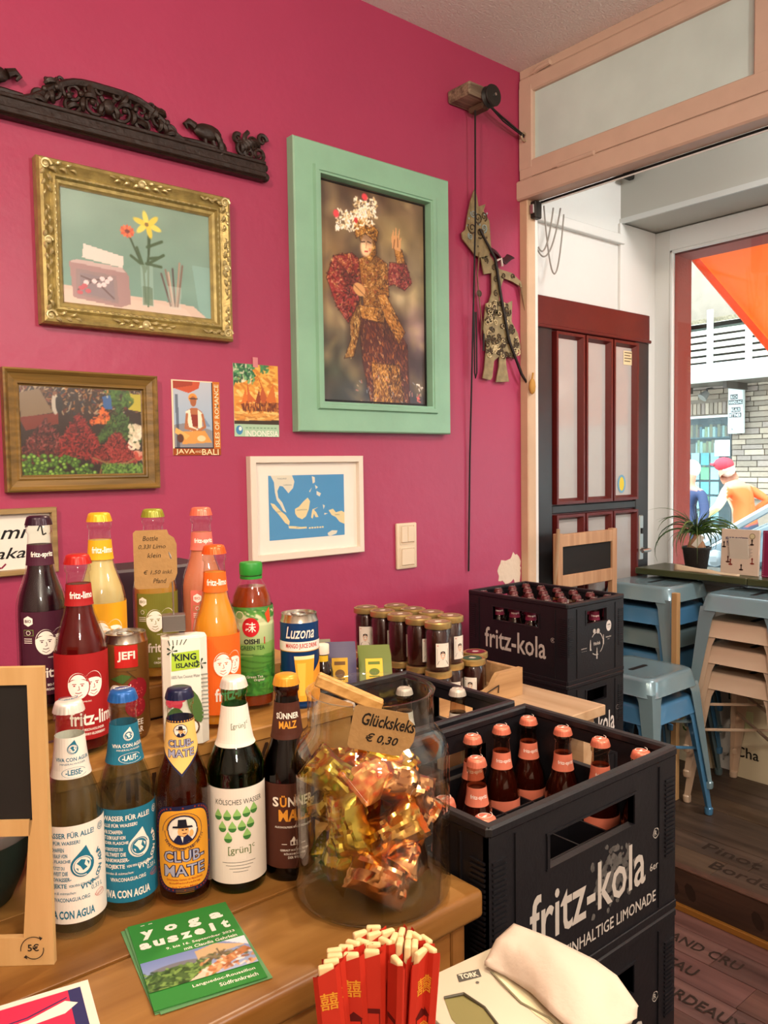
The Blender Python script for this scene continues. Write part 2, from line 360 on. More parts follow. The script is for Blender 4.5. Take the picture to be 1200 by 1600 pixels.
# post and transom
struct(G().box(2.345, 2.392, -.036, .005, 0, 2.45, mat('#cfae8e', .55, var=.1, scale=9, bump=.25, bscale=25), .004).build('trim_4'))
struct(G().box(2.392, 2.412, -.03, .04, 0, 2.44, mat('#e2ddd6', .55), .002).build('trim_5'))
tr = struct(G().box(2.325, 2.40, -2.32, .004, 2.436, 2.506, PEACH, .006).build('window_1'))
for nm, b in (('bottom_rail', (2.335, 2.385, -2.3, -.004, 2.507, 2.572)), ('top_rail', (2.335, 2.385, -2.3, -.004, 2.812, 2.868)), ('head_rail', (2.342, 2.395, -2.3, -.001, 2.868, 2.905)),
              ('stile', (2.334, 2.386, -.068, -.003, 2.54, 2.84)), ('mullion', (2.336, 2.384, -.93, -.872, 2.56, 2.82)), ('mullion', (2.336, 2.384, -1.75, -1.69, 2.56, 2.82))):
    G().box(*b, PEACH, .005).build(nm, tr)
for y0, y1 in ((-.872, -.066), (-1.69, -.93), (-2.3, -1.75)): G().box(2.352, 2.36, y0, y1, 2.566, 2.816, mat('#cbe0dc', .3, var=.1, scale=6, bump=.03, bscale=9), 0).build('frosted_pane', tr)
G().tube([(2.326, -.19, 2.5085), (2.326, -.34, 2.5085)], .0085, PEACH, 10).tube([(2.3335, -.07, 2.5068), (2.3335, -2.29, 2.5068)], .0016, mat('#6d4a34', .6), 6).build('bolt_and_gap_shade', tr)  # bolt, plus a thin dark strip put in for the shaded rail gap
G().tube([(2.338, -.075, 2.872), (2.334, -.10, 2.878), (2.334, -.15, 2.88)], [.008, .01, .009], PEACH, 8).build('hinge', tr)
G().box(2.36, 2.398, -.062, -.036, 2.37, 2.432, mat('#33302c', .5, .6), .004).box(2.352, 2.36, -.058, -.04, 2.385, 2.418, METAL, .002).build('latch', tr)
G().box(2.40, 2.406, -2.3, -.03, 2.424, 2.437, mat('#e8e8e6', .4), .002).box(2.3985, 2.4, -2.3, -.03, 2.428, 2.436, mat('#111111', .6)).build('seal_strip', tr)
# the bay
struct(G().box(2.412, 3.45, .04, .16, 0, 3.0, WHITEW).build('wall_bay_left'))
sbox('ceiling_bay', 2.40, 3.40, -2.5, .16, 2.98, 3.05, mat('#cfd0cd', .7)); struct(G().box(2.41, 3.45, -2.6, -2.5, 0, 3, WHITEW).build('wall_bay_right'))
bm_ = sbox('trim_6', 3.05, 3.33, -2.5, .04, 2.495, 2.98, mat('#b9b8b0', .65)); sbox('trim_7', 3.04, 3.05, -2.5, .04, 2.488, 2.51, mat('#cfd2d0', .6))  # the beam's shade is put into its grey colour
struct(G().box(2.412, 3.05, .015, .04, 2.40, 2.44, WHITEW, .003).build('trim_8')); struct(G().box(3.03, 3.30, .026, .04, .14, 2.49, mat('#dcdbd7', .6), .002).build('trim_9'))
G().box(3.0, 3.05, -.03, .0, 2.66, 2.72, mat('#2e2c29', .5, .5), .005).tube([(3.02, -.01, 2.69), (3.0, -.05, 2.685), (2.985, -.09, 2.70)], .006, mat('#2e2c29', .5, .5)).build('roller_bracket', bm_)
sbox('wall_under_window', 3.30, 3.36, -2.5, .04, 0, .93, WHITEW)
w2 = struct(G().box(3.30, 3.345, -.045, .04, .93, 2.49, mat('#d7dad8', .4), .004).build('window_2'))
FRM = mat('#dfe3e3', .35)
for nm, b in (('top_rail', (3.30, 3.345, -2.4, -.04, 2.395, 2.49)), ('sill_rail', (3.30, 3.345, -2.4, -.04, .93, .985)), ('glazing_bead', (3.295, 3.31, -.062, -.046, .98, 2.40)), ('glazing_bead', (3.295, 3.31, -2.4, -.046, 2.385, 2.40)), ('stile', (3.30, 3.345, -2.46, -2.40, .93, 2.49))):
    G().box(*b, FRM, .004).build(nm, w2)
G().box(3.318, 3.322, -2.4, -.045, .98, 2.40, thin_glass('#f4fbfa', .8)).build('glass_pane', w2)
# red door in the bay
RED = mat('#5e1714', .4, var=.15, scale=8, bump=.08, bscale=60); DARK = mat('#2b2a2c', .34, var=.2, scale=9)
dr = struct(G().box(2.447, 3.225, .024, .039, .14, 2.11, RED).build('door_1'))
def dbox(nm, x0, x1, z0, z1, m=RED, d=.012, bev=.003, y=.024): return G().box(x0, x1, y-d, y, z0, z1, m, bev).build(nm, dr)
dbox('top_rail', 2.447, 3.225, 2.00, 2.115, RED, .018); dbox('drip_moulding', 2.445, 3.228, 1.992, 2.006, RED, .026)
dbox('stile', 2.447, 2.545, .14, 1.995, DARK, .014); dbox('stile', 3.125, 3.225, .14, 1.995, DARK, .014)
dbox('middle_rail', 2.545, 3.125, 1.268, 1.300, DARK, .013); dbox('bottom_rail', 2.545, 3.125, .14, .45, DARK, .013)
GLS = mat('#b6b2ae', .07, spec=.8, var=.1, scale=4)
for i in range(3):
    x0 = 2.556+i*.193; x1 = x0+.183
    for z0, z1 in ((1.305, 1.985), (.46, 1.262)):
        f = G().frame(x1-x0, z1-z0, [(0, .0), (0, .028), (.011, .028), (.022, .004)], RED).build('pane_frame', dr, loc=((x0+x1)/2, .024, (z0+z1)/2))
        G().box(-(x1-x0)/2+.02, (x1-x0)/2-.02, -.004, -.002, -(z1-z0)/2+.02, (z1-z0)/2-.02, GLS).build('glass_pane', f, 0)
hp = dbox('handle_plate', 3.148, 3.185, 1.03, 1.235, METAL, .018, .006)
G().tube([(3.166, .012, 1.08), (3.166, -.035, 1.08), (3.10, -.04, 1.08)], .008, METAL, 10).box(3.162, 3.171, .001, .007, 1.15, 1.175, mat('#181818', .5)).build('lever', hp)
a = Art(); a.ell(0, 0, .03, .04, '#6fa0b8').ell(0, 0, .018, .03, '#d8c23c').build('sticker', flat(3.03, 1.375, .0185), dr)
a = Art(); a.rect(-.034, -.03, .034, .03, '#e2cfa4')
for k in range(4): a.rect(-.027, .02-k*.012, .027-.01*(k % 2), .024-k*.012, '#5a4a34')
a.build('notice', flat(3.075, 1.92, .0185), dr)
tag(G().tube([(2.44, -.10, 1.22), (2.50, .01, .30+.01)], .007, mat('#a98b6b', .6)).box(2.497, 2.512, .0, .02, .142, .32, mat('#a98b6b', .6), .002).build('leaning_stick'), 'thin wooden stick leaning against the red door beside the post', 'stick')
# loops of grey cable hanging in the bay
def loop(p0, p1, sag, n=16): return [(p0[0]+(p1[0]-p0[0])*t, p0[1]+(p1[1]-p0[1])*t, p0[2]+(p1[2]-p0[2])*t-sag*4*t*(1-t)) for t in [i/n for i in range(n+1)]]
CAB = mat('#8d8780', .5)
for p0, p1, sag, lb in (((2.46, -.02, 2.44), (2.58, -.02, 2.43), .24, 'grey cable loop hanging deepest below the transom in the bay'), ((2.41, -.015, 2.30), (2.56, -.02, 2.45), .11, 'grey cable swinging from the post up to the transom'), ((2.42, -.025, 2.28), (2.51, -.025, 2.44), .07, 'short grey cable nearest the post under the transom')):
    tag(G().tube(loop(p0, p1, sag), .0032, CAB, 6).build('hanging_cable'), lb, 'cable', 'cables hanging in the bay')

# ------------------------------------------------------------ outside
sbox('ground', 3.5, 60, -40, 50, -.35, -.2, mat('#9a958d', .9, var=.2, scale=2))
PIL = mat('#9c4a42', .75, bump=.25, bscale=80)
struct(G().box(3.36, 3.50, -.036, .5, -.2, 3.4, PIL).build('facade_pillar')); struct(G().box(3.36, 3.50, -3.2, -.036, 2.391, 3.4, PIL).build('facade_lintel')); struct(G().box(3.36, 3.5, -3.2, -2.46, -.2, 2.405, PIL).build('facade_pillar'))
aw = thing('awning', 'orange awning sloping out over the street above the shop window', 'awning', (3.5, -.04, 2.40))
ORG = cloudy('#f2933a', .5); n = 12; g = G()
g.add([(0, 0, .03), (1.55, 0, -.66), (1.55, -2.9, -.66), (0, -2.9, .03)], [(0, 1, 2, 3)], ORG).add([(0, 0, .036), (1.55, 0, -.654), (1.55, -2.9, -.654), (0, -2.9, .036)], [(0, 3, 2, 1)], ORG).build('canopy_cloth', aw)
g = G().prism([(0, 0), (1.55, -.69), (1.55, -.755), (0, -.045)], .006, cloudy('#e8703a', .5), T(0, .003, .03, PI/2)); g.build('side_valance', aw)
G().tube([(1.55, 0, -.66), (1.55, -2.9, -.66)], .018, METAL).build('front_bar', aw)
BX = 12.5
bd = thing('building', 'grey stone and brick shop house across the street behind the window', 'building', (BX, 0, -.2))
STN = [mat(c, .9, var=.15, scale=6, bump=.3, bscale=25) for c in ('#9d8f80', '#aa9b89', '#8f8375', '#b3a593', '#978a80')]
def fb(nm, x0, x1, y0, y1, z0, z1, m, bev=0): return G().box(x0-BX, x1-BX, y0, y1, z0+.2, z1+.2, m, bev).build(nm, bd)
fb('wall', 12.52, 15, 5.45, 12, -.2, 6.5, STN[2]); fb('wall', 12.52, 15, -8, 4.31, -.2, 6.5, STN[2]); fb('wall', 12.52, 15, 4.31, 5.45, 2.2, 6.5, STN[2]); fb('back_wall', 13.3, 13.4, 4.31, 5.45, -.2, 2.2, mat('#5f6f74', .7)); fb('plinth', 12.52, 13.3, 4.31, 5.45, -.2, .35, STN[1])
bk = None
def brick(y0, y1, z0, z1):
    global bk
    if bk is None: bk = G().box(-.5, .5, -.5, .5, -.5, .5, STN[0]).build('brick', bd, 0); o = bk
    else: o = bk.copy(); COL.objects.link(o)
    o.scale = (.06+random.uniform(0, .02), (y1-y0)-.014, (z1-z0)-.014); o.location = (.0, (y0+y1)/2, (z0+z1)/2+.2)
    return o
_bm = [G().box(-.5, .5, -.5, .5, -.5, .5, mm, .0).build('brick_sample', None, 0) for mm in STN]; _bd = [o.data for o in _bm]
for o in _bm: bpy.data.objects.remove(o)
z = .86
while z < 2.7:
    h = random.uniform(.07, .10); y = 3.3+random.uniform(-.1, 0)
    ye = 4.29 if z < 2.42 else 5.3
    while y < ye:
        w_ = random.uniform(.2, .42); e = min(y+w_, ye)
        if e-y > .06: brick(y, e, z, z+h).data = random.choice(_bd)
        y = e
    z += h
for i in range(14): brick(4.31+i*.072, 4.31+(i+1)*.072, 2.22, 2.41).data = random.choice(_bd)
wf = fb('window', 12.50, 12.56, 4.31, 4.345, .35, 2.2, mat('#3a4548', .5)); fb('window_head', 12.48, 12.56, 4.31, 5.45, 2.165, 2.2, mat('#dfe6e6', .5))
G().box(.03, .04, 4.345, 5.45, .55, 2.36, thin_glass('#dfeef0', .7)).build('pane', wf)
for z in (.9, 1.25, 1.6, 1.86): fb('shelf', 12.7, 13.0, 4.35, 5.4, z-.02, z, mat('#52666c', .6))
g = G(); BC = [mat(c, .7) for c in ('#b58a5a', '#8c4a34', '#d6cfc0', '#6a7f86', '#c8b27c', '#7c5f4c', '#e9e6dc')]
for z in (1.25, 1.6, 1.86):
    y = 4.36
    while y < 5.4:
        w_ = random.uniform(.025, .06); g.box(.2, .35, y, y+w_*.9, z+.2, z+.2+random.uniform(.13, .22), random.choice(BC)); y += w_
stuff(g.build('books', bd, 0))
for i in range(5):
    for j in range(3):
        y = 4.98-j*.17; z = 1.5-i*.24
        if i or j < 3: fb('poster', 12.60, 12.61, y-.07, y+.07, z-.1, z+.1, [mat('#e8eded', .6), mat('#7fc4c8', .6), mat('#cfe3e0', .6), mat('#9ccf8a', .6)][(i*2+j) % 4])
fb('poster', 12.485, 12.495, 4.33, 4.58, 1.54, 1.80, mat('#e9efef', .6))
sg = thing('shop_sign', 'white hanging bookshop sign with black lettering on the brick wall', 'sign', (12.35, 4.16, 2.25))
G().box(-.04, .04, -.12, .12, -.36, .37, mat('#e3efee', .4), .01).build('sign_box', sg)
a = Art()
for i, (t, dx) in enumerate((('BUCH', -.02), ('HANDLUNG', .005), ('KLAUS', .01), ('BITTNER', 0))):
    z = .21-i*.085-(.03 if i > 1 else 0); a.rect(dx-.013*len(t)-.008, z-.036, dx+.013*len(t)+.008, z+.036, '#20262a'); a.text(t, dx, z, .05, '#e3efee', w=.026*len(t), bold=.02)
a.text('b', -.04, -.29, .04, '#20262a', bold=.02); a.build('lettering', lambda u, v, e: (-.041-e*8, -u, v), sg)
G().tube([(-.0, 0, .37), (.13, -.02, .40)], .01, METAL, 6).tube([(0, 0, -.36), (.13, -.02, -.37)], .01, METAL, 6).build('bracket', sg)
WB = mat('#e9eeec', .6)
bl = thing('balcony', 'white slatted balcony above the shop front across the street', 'balcony', (11.42, 4.2, 2.64))
G().box(0, .1, -1.5, 2.5, 0, .27, WB, .01).build('beam', bl); G().box(.35, .37, -1.5, 2.5, .1, .85, mat('#4a463f', .8)).build('shade_backing', bl); G().box(.1, 1.0, -1.5, 2.5, .02, .1, mat('#6f6a63', .8)).build('floor_slab', bl)  # dark sheet added behind the slats, its colour standing in for shade
for i in range(6): G().box(0, .025, -1.5, 2.5, .30+i*.1, .365+i*.1, mat('#cdcabb', .6)).build('slat', bl)
for y in (-.68, -.1+.0, .9): G().box(-.03, .0, y-.045, y+.045, .03, 1.05, WB, .004).build('post', bl)
G().box(0, .2, -1.5, 2.5, .80, .86, mat('#b6ccc4', .6)).build('planter_edge', bl); G().box(.1, .3, -1.5, 2.5, .86, .95, mat('#8d8069', .9, var=.6, scale=30)).build('planter_box', bl)
for y in (-1.2, -.2, .7): G().box(.3, .95, y, y+.06, -.08, .02, mat('#55504a', .8)).build('joist', bl)
hs = thing('house', 'pale terracotta roofed house above the balcony across the street', 'house', (18, 6, 3.6))
G().box(0, 3, -4, 5, 0, .9, mat('#d9c5b4', .8)).build('wall', hs); G().prism([(-.3, .9), (3.3, .9), (1.5, 1.7)], 9.2, mat('#c47a5c', .8), T(0, 5.1, 0, PI/2)).build('roof', hs)
for y in (-2.5, -1, .5, 2): G().box(-.03, 0, y, y+.6, .25, .75, mat('#b06a58', .6)).build('window', hs)
lp = thing('wall_lamp', 'grey floodlight on the brick wall under the balcony', 'lamp', (12.3, 4.62, 2.56))
G().lathe([(.0, .0), (.05, .0), (.08, -.12), (0, -.12)], mat('#8c8c88', .4), 10, M=T(0, 0, 0, .4, .7)).build('shade', lp); G().tube([(.22, 0, .08), (0, 0, .06), (0, 0, -.01)], .015, mat('#4a4a48', .5)).build('arm', lp)
# street figures
def figure(name, label, loc, joints, bones, shade, kids):
    t = thing(name, label, 'person', loc); me = bpy.data.meshes.new('body'); me.from_pydata([j[0] for j in joints], bones, [])
    o = bpy.data.objects.new('body', me); COL.objects.link(o); md = o.modifiers.new('skin', 'SKIN'); o.modifiers.new('sub', 'SUBSURF').levels = 2
    for i, j in enumerate(joints): me.skin_vertices[0].data[i].radius = (j[1], j[1]*(j[2] if len(j) > 2 else 1))
    me.skin_vertices[0].data[0].use_root = True
    bpy.context.view_layer.update(); ev = o.evaluated_get(bpy.context.evaluated_depsgraph_get()); m2 = bpy.data.meshes.new_from_object(ev)
    bpy.data.objects.remove(o); o = bpy.data.objects.new('body', m2); COL.objects.link(o); o.parent = t
    at = m2.color_attributes.new('Col', 'FLOAT_COLOR', 'POINT'); cs = []
    for v in m2.vertices: cs += [*lin(shade(v.co)), 1]
    at.data.foreach_set('color', cs); m2.materials.clear(); m2.materials.append(vcol(.7)); m2.polygons.foreach_set('use_smooth', [True]*len(m2.polygons))
    for nm, g in kids: g.build(nm, t)
    return t
SK = '#c98d72'
def sh1(c):
    if c.z > 1.36: return SK
    if c.z < .93: return '#39435a'
    if c.x < -.16 and c.y > .2: return '#e9dfa0'
    return '#f0672c' if c.y < .12 else '#efe7c4'
J = [((0, 0, .95), .15, .8), ((0, .03, 1.12), .14, .75), ((-.02, .1, 1.30), .16, .7), ((-.03, .17, 1.42), .07), ((-.04, .24, 1.52), .085), ((-.05, .27, 1.60), .08),
     ((-.2, .14, 1.34), .065), ((-.28, .2, 1.14), .05), ((-.2, .38, 1.03), .04), ((-.16, .47, .99), .035), ((.18, .08, 1.34), .065), ((.26, -.12, 1.2), .05), ((.2, .05, 1.03), .04), ((.15, .14, 1.0), .035),
     ((-.1, .0, .86), .1), ((-.11, .06, .48), .07), ((-.12, 0, .09), .045), ((-.2, .1, .04), .04), ((.1, 0, .86), .1), ((.12, -.04, .48), .07), ((.13, -.12, .09), .045), ((.06, -.02, .04), .04)]
Bn = [(0, 1), (1, 2), (2, 3), (3, 4), (4, 5), (2, 6), (6, 7), (7, 8), (8, 9), (2, 10), (10, 11), (11, 12), (12, 13), (0, 14), (14, 15), (15, 16), (16, 17), (0, 18), (18, 19), (19, 20), (20, 21)]
cap1 = G().ball((-.05, .26, 1.625), (.105, .115, .085), mat('#b93545', .7), 12).prism([(.11*math.cos(a), .08*math.sin(a)) for a in [PI*i/8 for i in range(9)]], .012, mat('#b93545', .7), T(-.06, .33, 1.61, .25))
figure('person', 'person in red cap and orange vest bending over beside the parked car', (9.2, 2.45, -.2), J, Bn, sh1, [('cap', cap1), ('hair', G().ball((-.03, .225, 1.56), (.09, .09, .085), mat('#e6dcd0', .8), 10))])
def sh2(c): return SK if c.z > 1.36 else ('#2c3a5e' if c.z > .82 else '#4a6a9c')
J2 = [((0, 0, .95), .14, .8), ((0, 0, 1.12), .14, .8), ((0, .0, 1.30), .16, .7), ((0, -.02, 1.41), .06), ((0, -.05, 1.49), .08), ((0, -.06, 1.57), .075),
      ((-.0, .2, 1.32), .06), ((-.04, .26, 1.1), .05), ((-.16, .2, .96), .04), ((-.22, .17, .93), .03), ((0, -.2, 1.32), .06), ((-.04, -.26, 1.1), .05), ((-.15, -.24, .93), .04), ((-.2, -.22, .88), .03),
      ((0, .1, .86), .1), ((-.02, .11, .48), .07), ((0, .12, .09), .045), ((-.1, .12, .04), .04), ((0, -.1, .86), .1), ((-.03, -.11, .48), .07), ((0, -.12, .09), .045), ((-.1, -.12, .04), .04)]
figure('person', 'white haired person in navy jacket and jeans at the left edge of the window', (8.2, 2.66, -.2), J2, Bn, sh2, [('hair', G().ball((.02, -.06, 1.585), (.1, .1, .1), mat('#ece8e2', .8), 12))])
sk = thing('white_sack', 'bulging white sack standing between the two people in the street', 'sack', (8.5, 2.5, -.2))
G().lathe([(0, 0), (.16, .01), (.2, .28), (.19, .66), (.14, .84), (.06, .92), (0, .92)], mat('#e9ebea', .7, bump=.5, bscale=8), 14, rf=lambda a, z: 1+.1*math.sin(3*a+z*4)).build('bag', sk); G().tube([(-.06, -.05, .9), (-.05, 0, .99), (.04, .05, .9)], .012, mat('#c9cccb', .7)).build('strap', sk)
# parked car: body along Y, nose to +Y
cr = thing('car', 'silver car parked outside the shop window', 'car', (6.2, -.18, -.2))
CP = mat('#8f999d', .35, .2, coat=.3)
def hull(secs, m, nm):
    g = G(); n = 16; vs = []; fs = []
    for (y, z0, z1, w, tw) in secs:
        for k in range(n):
            t = 2*PI*k/n; c, q = math.cos(t), math.sin(t); sx = math.copysign(abs(c)**.5, c); sz = math.copysign(abs(q)**.5, q)
            f = (sz+1)/2; vs.append((sx*(w*(1-f)+tw*f), y, (z0+z1)/2+sz*(z1-z0)/2))
    for i in range(len(secs)-1):
        for k in range(n): fs.append((i*n+k, (i+1)*n+k, (i+1)*n+(k+1) % n, i*n+(k+1) % n))
    fs += [tuple(range(n)), tuple(range((len(secs)-1)*n, len(secs)*n))[::-1]]; return g.add(vs, fs, m).build(nm, cr, 50)
hull([(2.1, .35, .62, .7, .62), (1.9, .22, .82, .82, .74), (1.2, .2, .95, .86, .78), (.0, .2, .97, .87, .8), (-1.4, .2, .97, .87, .8), (-1.95, .25, .9, .82, .74), (-2.1, .4, .7, .7, .65)], CP, 'body')
hull([(1.28, .9, .98, .76, .74), (.62, .9, 1.34, .78, .62), (.2, .9, 1.42, .79, .6), (-.9, .9, 1.41, .79, .6), (-1.5, .9, 1.25, .77, .62), (-1.85, .88, .95, .74, .7)], mat('#56666e', .12, spec=.4), 'window_band')
hull([(.66, 1.31, 1.37, .66, .58), (.2, 1.39, 1.445, .64, .58), (-.9, 1.385, 1.435, .64, .58), (-1.45, 1.24, 1.29, .65, .6)], CP, 'roof')
for sx in (-1, 1):
    for yy, a, b in ((1.3, .93, 1.36), (.0, .9, 1.4), (-1.0, .9, 1.4)): G().tube([(sx*.8, yy, .95), (sx*.65, yy-.62 if a == .93 else yy, 1.40 if a != .93 else 1.36)], .028, CP, 6).build('pillar', cr)
    G().ball((sx*.93, .95, 1.0), (.08, .06, .06), CP, 8).build('mirror', cr)
    for yy in (1.3, -1.3): G().lathe([(0, -.1), (.2, -.1), (.31, -.08), (.31, .08), (.2, .1), (0, .1)], mat('#1d1d1d', .7), 18, M=T(sx*.78, yy, .31, 0, PI/2)).build('wheel', cr)
    G().ball((sx*.6, 2.0, .68), (.14, .1, .07), mat('#eef2f2', .1), 8).build('headlight', cr)
# ------------------------------------------------------------ pictures on the magenta wall
GOLD = mat('#b3a062', .38, .4, var=.35, scale=45, bump=.15, bscale=90); GOLD2 = mat('#cfc08a', .34, .4, var=.25, scale=60)
def leaf(g, x, z, a, L, w, m, y=-.034, curl=.6):
    pts = []; r = []
    for i in range(7):
        t = i/6; pts.append((x+L*t*math.cos(a+curl*t), y-.006*math.sin(PI*t), z+L*t*math.sin(a+curl*t))); r.append(max(.0006, w*math.sin(PI*(.15+.8*t))))
    g.tube(pts, r, m, 6)
def spiral(g, x, z, r, a0, turns, w, m, y, s=1, n=18):
    pts = []; rr = []
    for i in range(n):
        t = i/(n-1); a = a0+s*turns*2*PI*t; q = r*(1-.85*t); pts.append((x+q*math.cos(a), y, z+q*math.sin(a))); rr.append(w*(1-.5*t))
    g.tube(pts, rr, m, 6)
fr = thing('framed_still_life', 'ornate gilded frame around a flower and napkin box picture', 'picture', (.863, -.001, 2.008))
g = G().frame(.505, .386, [(0, 0), (0, .026), (.005, .034), (.012, .036), (.022, .028), (.030, .024), (.036, .030), (.041, .031), (.045, .022), (.052, .02), (.058, .012)], GOLD); g.build('frame', fr, 20)
g = G()
for sx, sz, ax in ((0, 1, 0), (0, -1, 0), (1, 0, 1), (-1, 0, 1)):
    cx, cz = sx*(.2525-.019), sz*(.193-.019)
    for d in (-1, 1):
        a0 = (0 if d > 0 else PI) if ax == 0 else d*PI/2
        for k in range(6):
            o = .006+.012*k; q = .007*(1 if k % 2 else -1)*(1-k/8); x = cx+(d*o if ax == 0 else q); z = cz+(d*o if ax == 1 else q)
            leaf(g, x, z, a0-.25*(1 if k % 2 else -1)*d, .017, .0052-.0005*k, GOLD2, -.031, .5*(1 if k % 2 else -1)*d)
    g.ball((cx, -.033, cz), (.009, .006, .009), GOLD2, 8); spiral(g, cx, cz, .011, 0, 1.2, .003, GOLD2, -.034)
for sx in (-1, 1):
    for sz in (-1, 1):
        cx, cz = sx*(.2525-.019), sz*(.193-.019); spiral(g, cx, cz, .014, 0, 1.3, .004, GOLD2, -.034); g.ball((cx, -.033, cz), (.007, .006, .007), GOLD2, 8)
        for k in range(5):
            q = .006*(1 if k % 2 else -1)*(1-k/7)
            leaf(g, cx-sx*(.010+.012*k), cz+q, PI if sx > 0 else 0, .017, .005-.0005*k, GOLD2, -.031, .5*(1 if k % 2 else -1)); leaf(g, cx+q, cz-sz*(.010+.012*k), -sz*PI/2, .017, .005-.0005*k, GOLD2, -.031, .5*(1 if k % 2 else -1))
for i in range(26): g.ball((-.19+i*.0152, -.03, .193-.040), (.005, .003, .0022), GOLD2, 6).ball((-.19+i*.0152, -.03, -.193+.040), (.005, .003, .0022), GOLD2, 6)
for i in range(18): g.ball((-.2525+.040, -.03, -.13+i*.0152), (.0022, .003, .005), GOLD2, 6).ball((.2525-.040, -.03, -.13+i*.0152), (.0022, .003, .005), GOLD2, 6)
g.build('carving', fr)
c = Cv(180, 126, '#83a18e', '#6f9a8c').mottle(.05)
c.poly([(0, .83), (.86, .88), (.98, 1), (0, 1)], '#d8bfae').poly([(.0, .86), (.8, .91), (.86, 1), (0, 1)], '#e3cbbb', .6)
c.poly([(.05, .63), (.10, .60), (.38, .62), (.42, .68), (.43, .93), (.36, .97), (.07, .93)], '#a88482').poly([(.05, .63), (.1, .6), (.38, .62), (.4, .66)], '#c9b0ac').poly([(.09, .68), (.34, .70), (.35, .94), (.09, .9)], '#97807f')
c.poly([(.14, .46), (.39, .52), (.385, .62), (.13, .58)], '#e9dcd2').poly([(.11, .71), (.32, .73), (.33, .92), (.11, .88)], '#8c7b80')
c.line([(.1, .86), (.2, .76), (.3, .73)], .008, '#5b3b38'); c.line([(.12, .74), (.22, .78), (.32, .9)], .007, '#5b3b38')
for x, y in ((.2, .77), (.25, .74), (.28, .76), (.15, .79), (.23, .80), (.26, .79), (.30, .73)): c.ell(x, y, .017, .022, '#f2dadb')
for x, y in ((.12, .84), (.16, .86), (.11, .88), (.14, .82)): c.ell(x, y, .02, .02, '#c65560')
for p in ([(.56, .3), (.545, .93)], [(.43, .32), (.52, .6), (.53, .9)], [(.54, .6), (.56, .45), (.57, .3)]): c.line(p, .012, '#2c4a22')
for a, b, d, e in ((.53, .58, .44, .5), (.55, .55, .66, .45), (.53, .62, .48, .42), (.56, .5, .62, .48), (.54, .55, .64, .56), (.55, .4, .65, .33)): c.line([(a, b), (d, e)], .018, '#35552a')
for a in range(6): q = a*PI/3+.3; c.ell(.555+.05*math.cos(q), .20+.055*math.sin(q), .055, .03, '#f0d23a' if a % 2 else '#f7e056', rot=q, soft=.3)
for a in range(12): q = a*PI/6; c.ell(.42+.028*math.cos(q), .29+.03*math.sin(q), .022, .015, '#d9582c' if a % 2 else '#e8763a', rot=q)
c.ell(.42, .29, .018, .018, '#7a2c1a'); c.ell(.55, .2, .015, .02, '#8a6a1e')
c.poly([(.5, .56), (.585, .56), (.585, .93), (.505, .93)], '#9fc0b4', .55).poly([(.51, .75), (.58, .76), (.58, .92), (.51, .92)], '#4e6b4c', .6)
for x0, x1, y1, k in ((.70, .64, .62, '#5a4038'), (.715, .67, .58, '#8a6a58'), (.73, .72, .56, '#4a3a34'), (.74, .77, .5, '#b08a74'), (.75, .79, .52, '#7c5a4a'), (.72, .69, .6, '#c9a894')): c.line([(x0, .9), (x1, y1)], .012, k)
c.poly([(.68, .72), (.78, .72), (.77, .93), (.69, .93)], '#cfd8cf', .35); c.poly([(.86, .5), (1, .5), (1, 1), (.97, 1), (.9, .9)], '#8fc0bb', .5)
c.build('print', flat(0, 0, -.010), -.198, -.140, .198, .140, fr, vcol(.35)); G().box(-.197, .197, -.0155, -.0145, -.139, .139, thin_glass(fac=.55)).build('glass', fr)
# market photograph
fr = thing('framed_market_photograph', 'bronze framed photograph of chillies and limes at a market', 'picture', (.7065, -.001, 1.564))
BRZ = wood('#8a6a34', '#5f4a22', 'X', 20, .4)
G().frame(.373, .288, [(0, 0), (0, .024), (.004, .026), (.009, .022), (.012, .018), (.026, .013), (.030, .016), (.034, .015), (.036, .008), (.04, .006)], BRZ).build('frame', fr, 20)
c = Cv(170, 120, '#3a2418', '#241510')
c.dabs(['#6b4a2c', '#a8703a', '#3b3128', '#7c2f22', '#c9b18a', '#2a3b48', '#b9a58a'], 520, 0, 1, 0, .3, .025, .012)
c.poly([(0, .1), (.16, .04), (.26, .3), (.02, .36)], '#8a7458').poly([(.0, .36), (.3, .3), (.3, .42), (.05, .5)], '#7c2c1c'); c.poly([(.86, .05), (1, .06), (1, .26), (.88, .24)], '#cdbf3a'); c.dabs(['#3f6a2a', '#5c8a34', '#2a4a1c'], 60, .7, .9, .02, .2, .06, .02)
c.line([(.45, 0), (.45, .3)], .03, '#3a2a20'); c.ell(.28, .2, .03, .13, '#c9c0b0'); c.ell(.31, .2, .03, .12, '#2a2624'); c.ell(.28, .09, .02, .03, '#8a5a40'); c.poly([(.66, .1), (.73, .08), (.74, .24), (.67, .24)], '#3a6aa8'); c.dabs(['#f0a048', '#e8e0c0'], 10, .2, .75, .0, .12, .015, .012)
c.a = c.a*.9
def heap(cx, base, w, h): return lambda x, y: abs(x-cx) < w*(y-(base-h))/h and y < base
c.dabs(['#d8672a', '#e88038', '#b94a1c'], 80, .55, .76, .22, .42, .025, .014, inside=heap(.66, .42, .12, .2)); c.dabs(['#2c4a1e', '#3f6428', '#1c3414', '#4c7430'], 600, .6, .98, .2, .62, .035, .008, inside=heap(.8, .62, .22, .42))
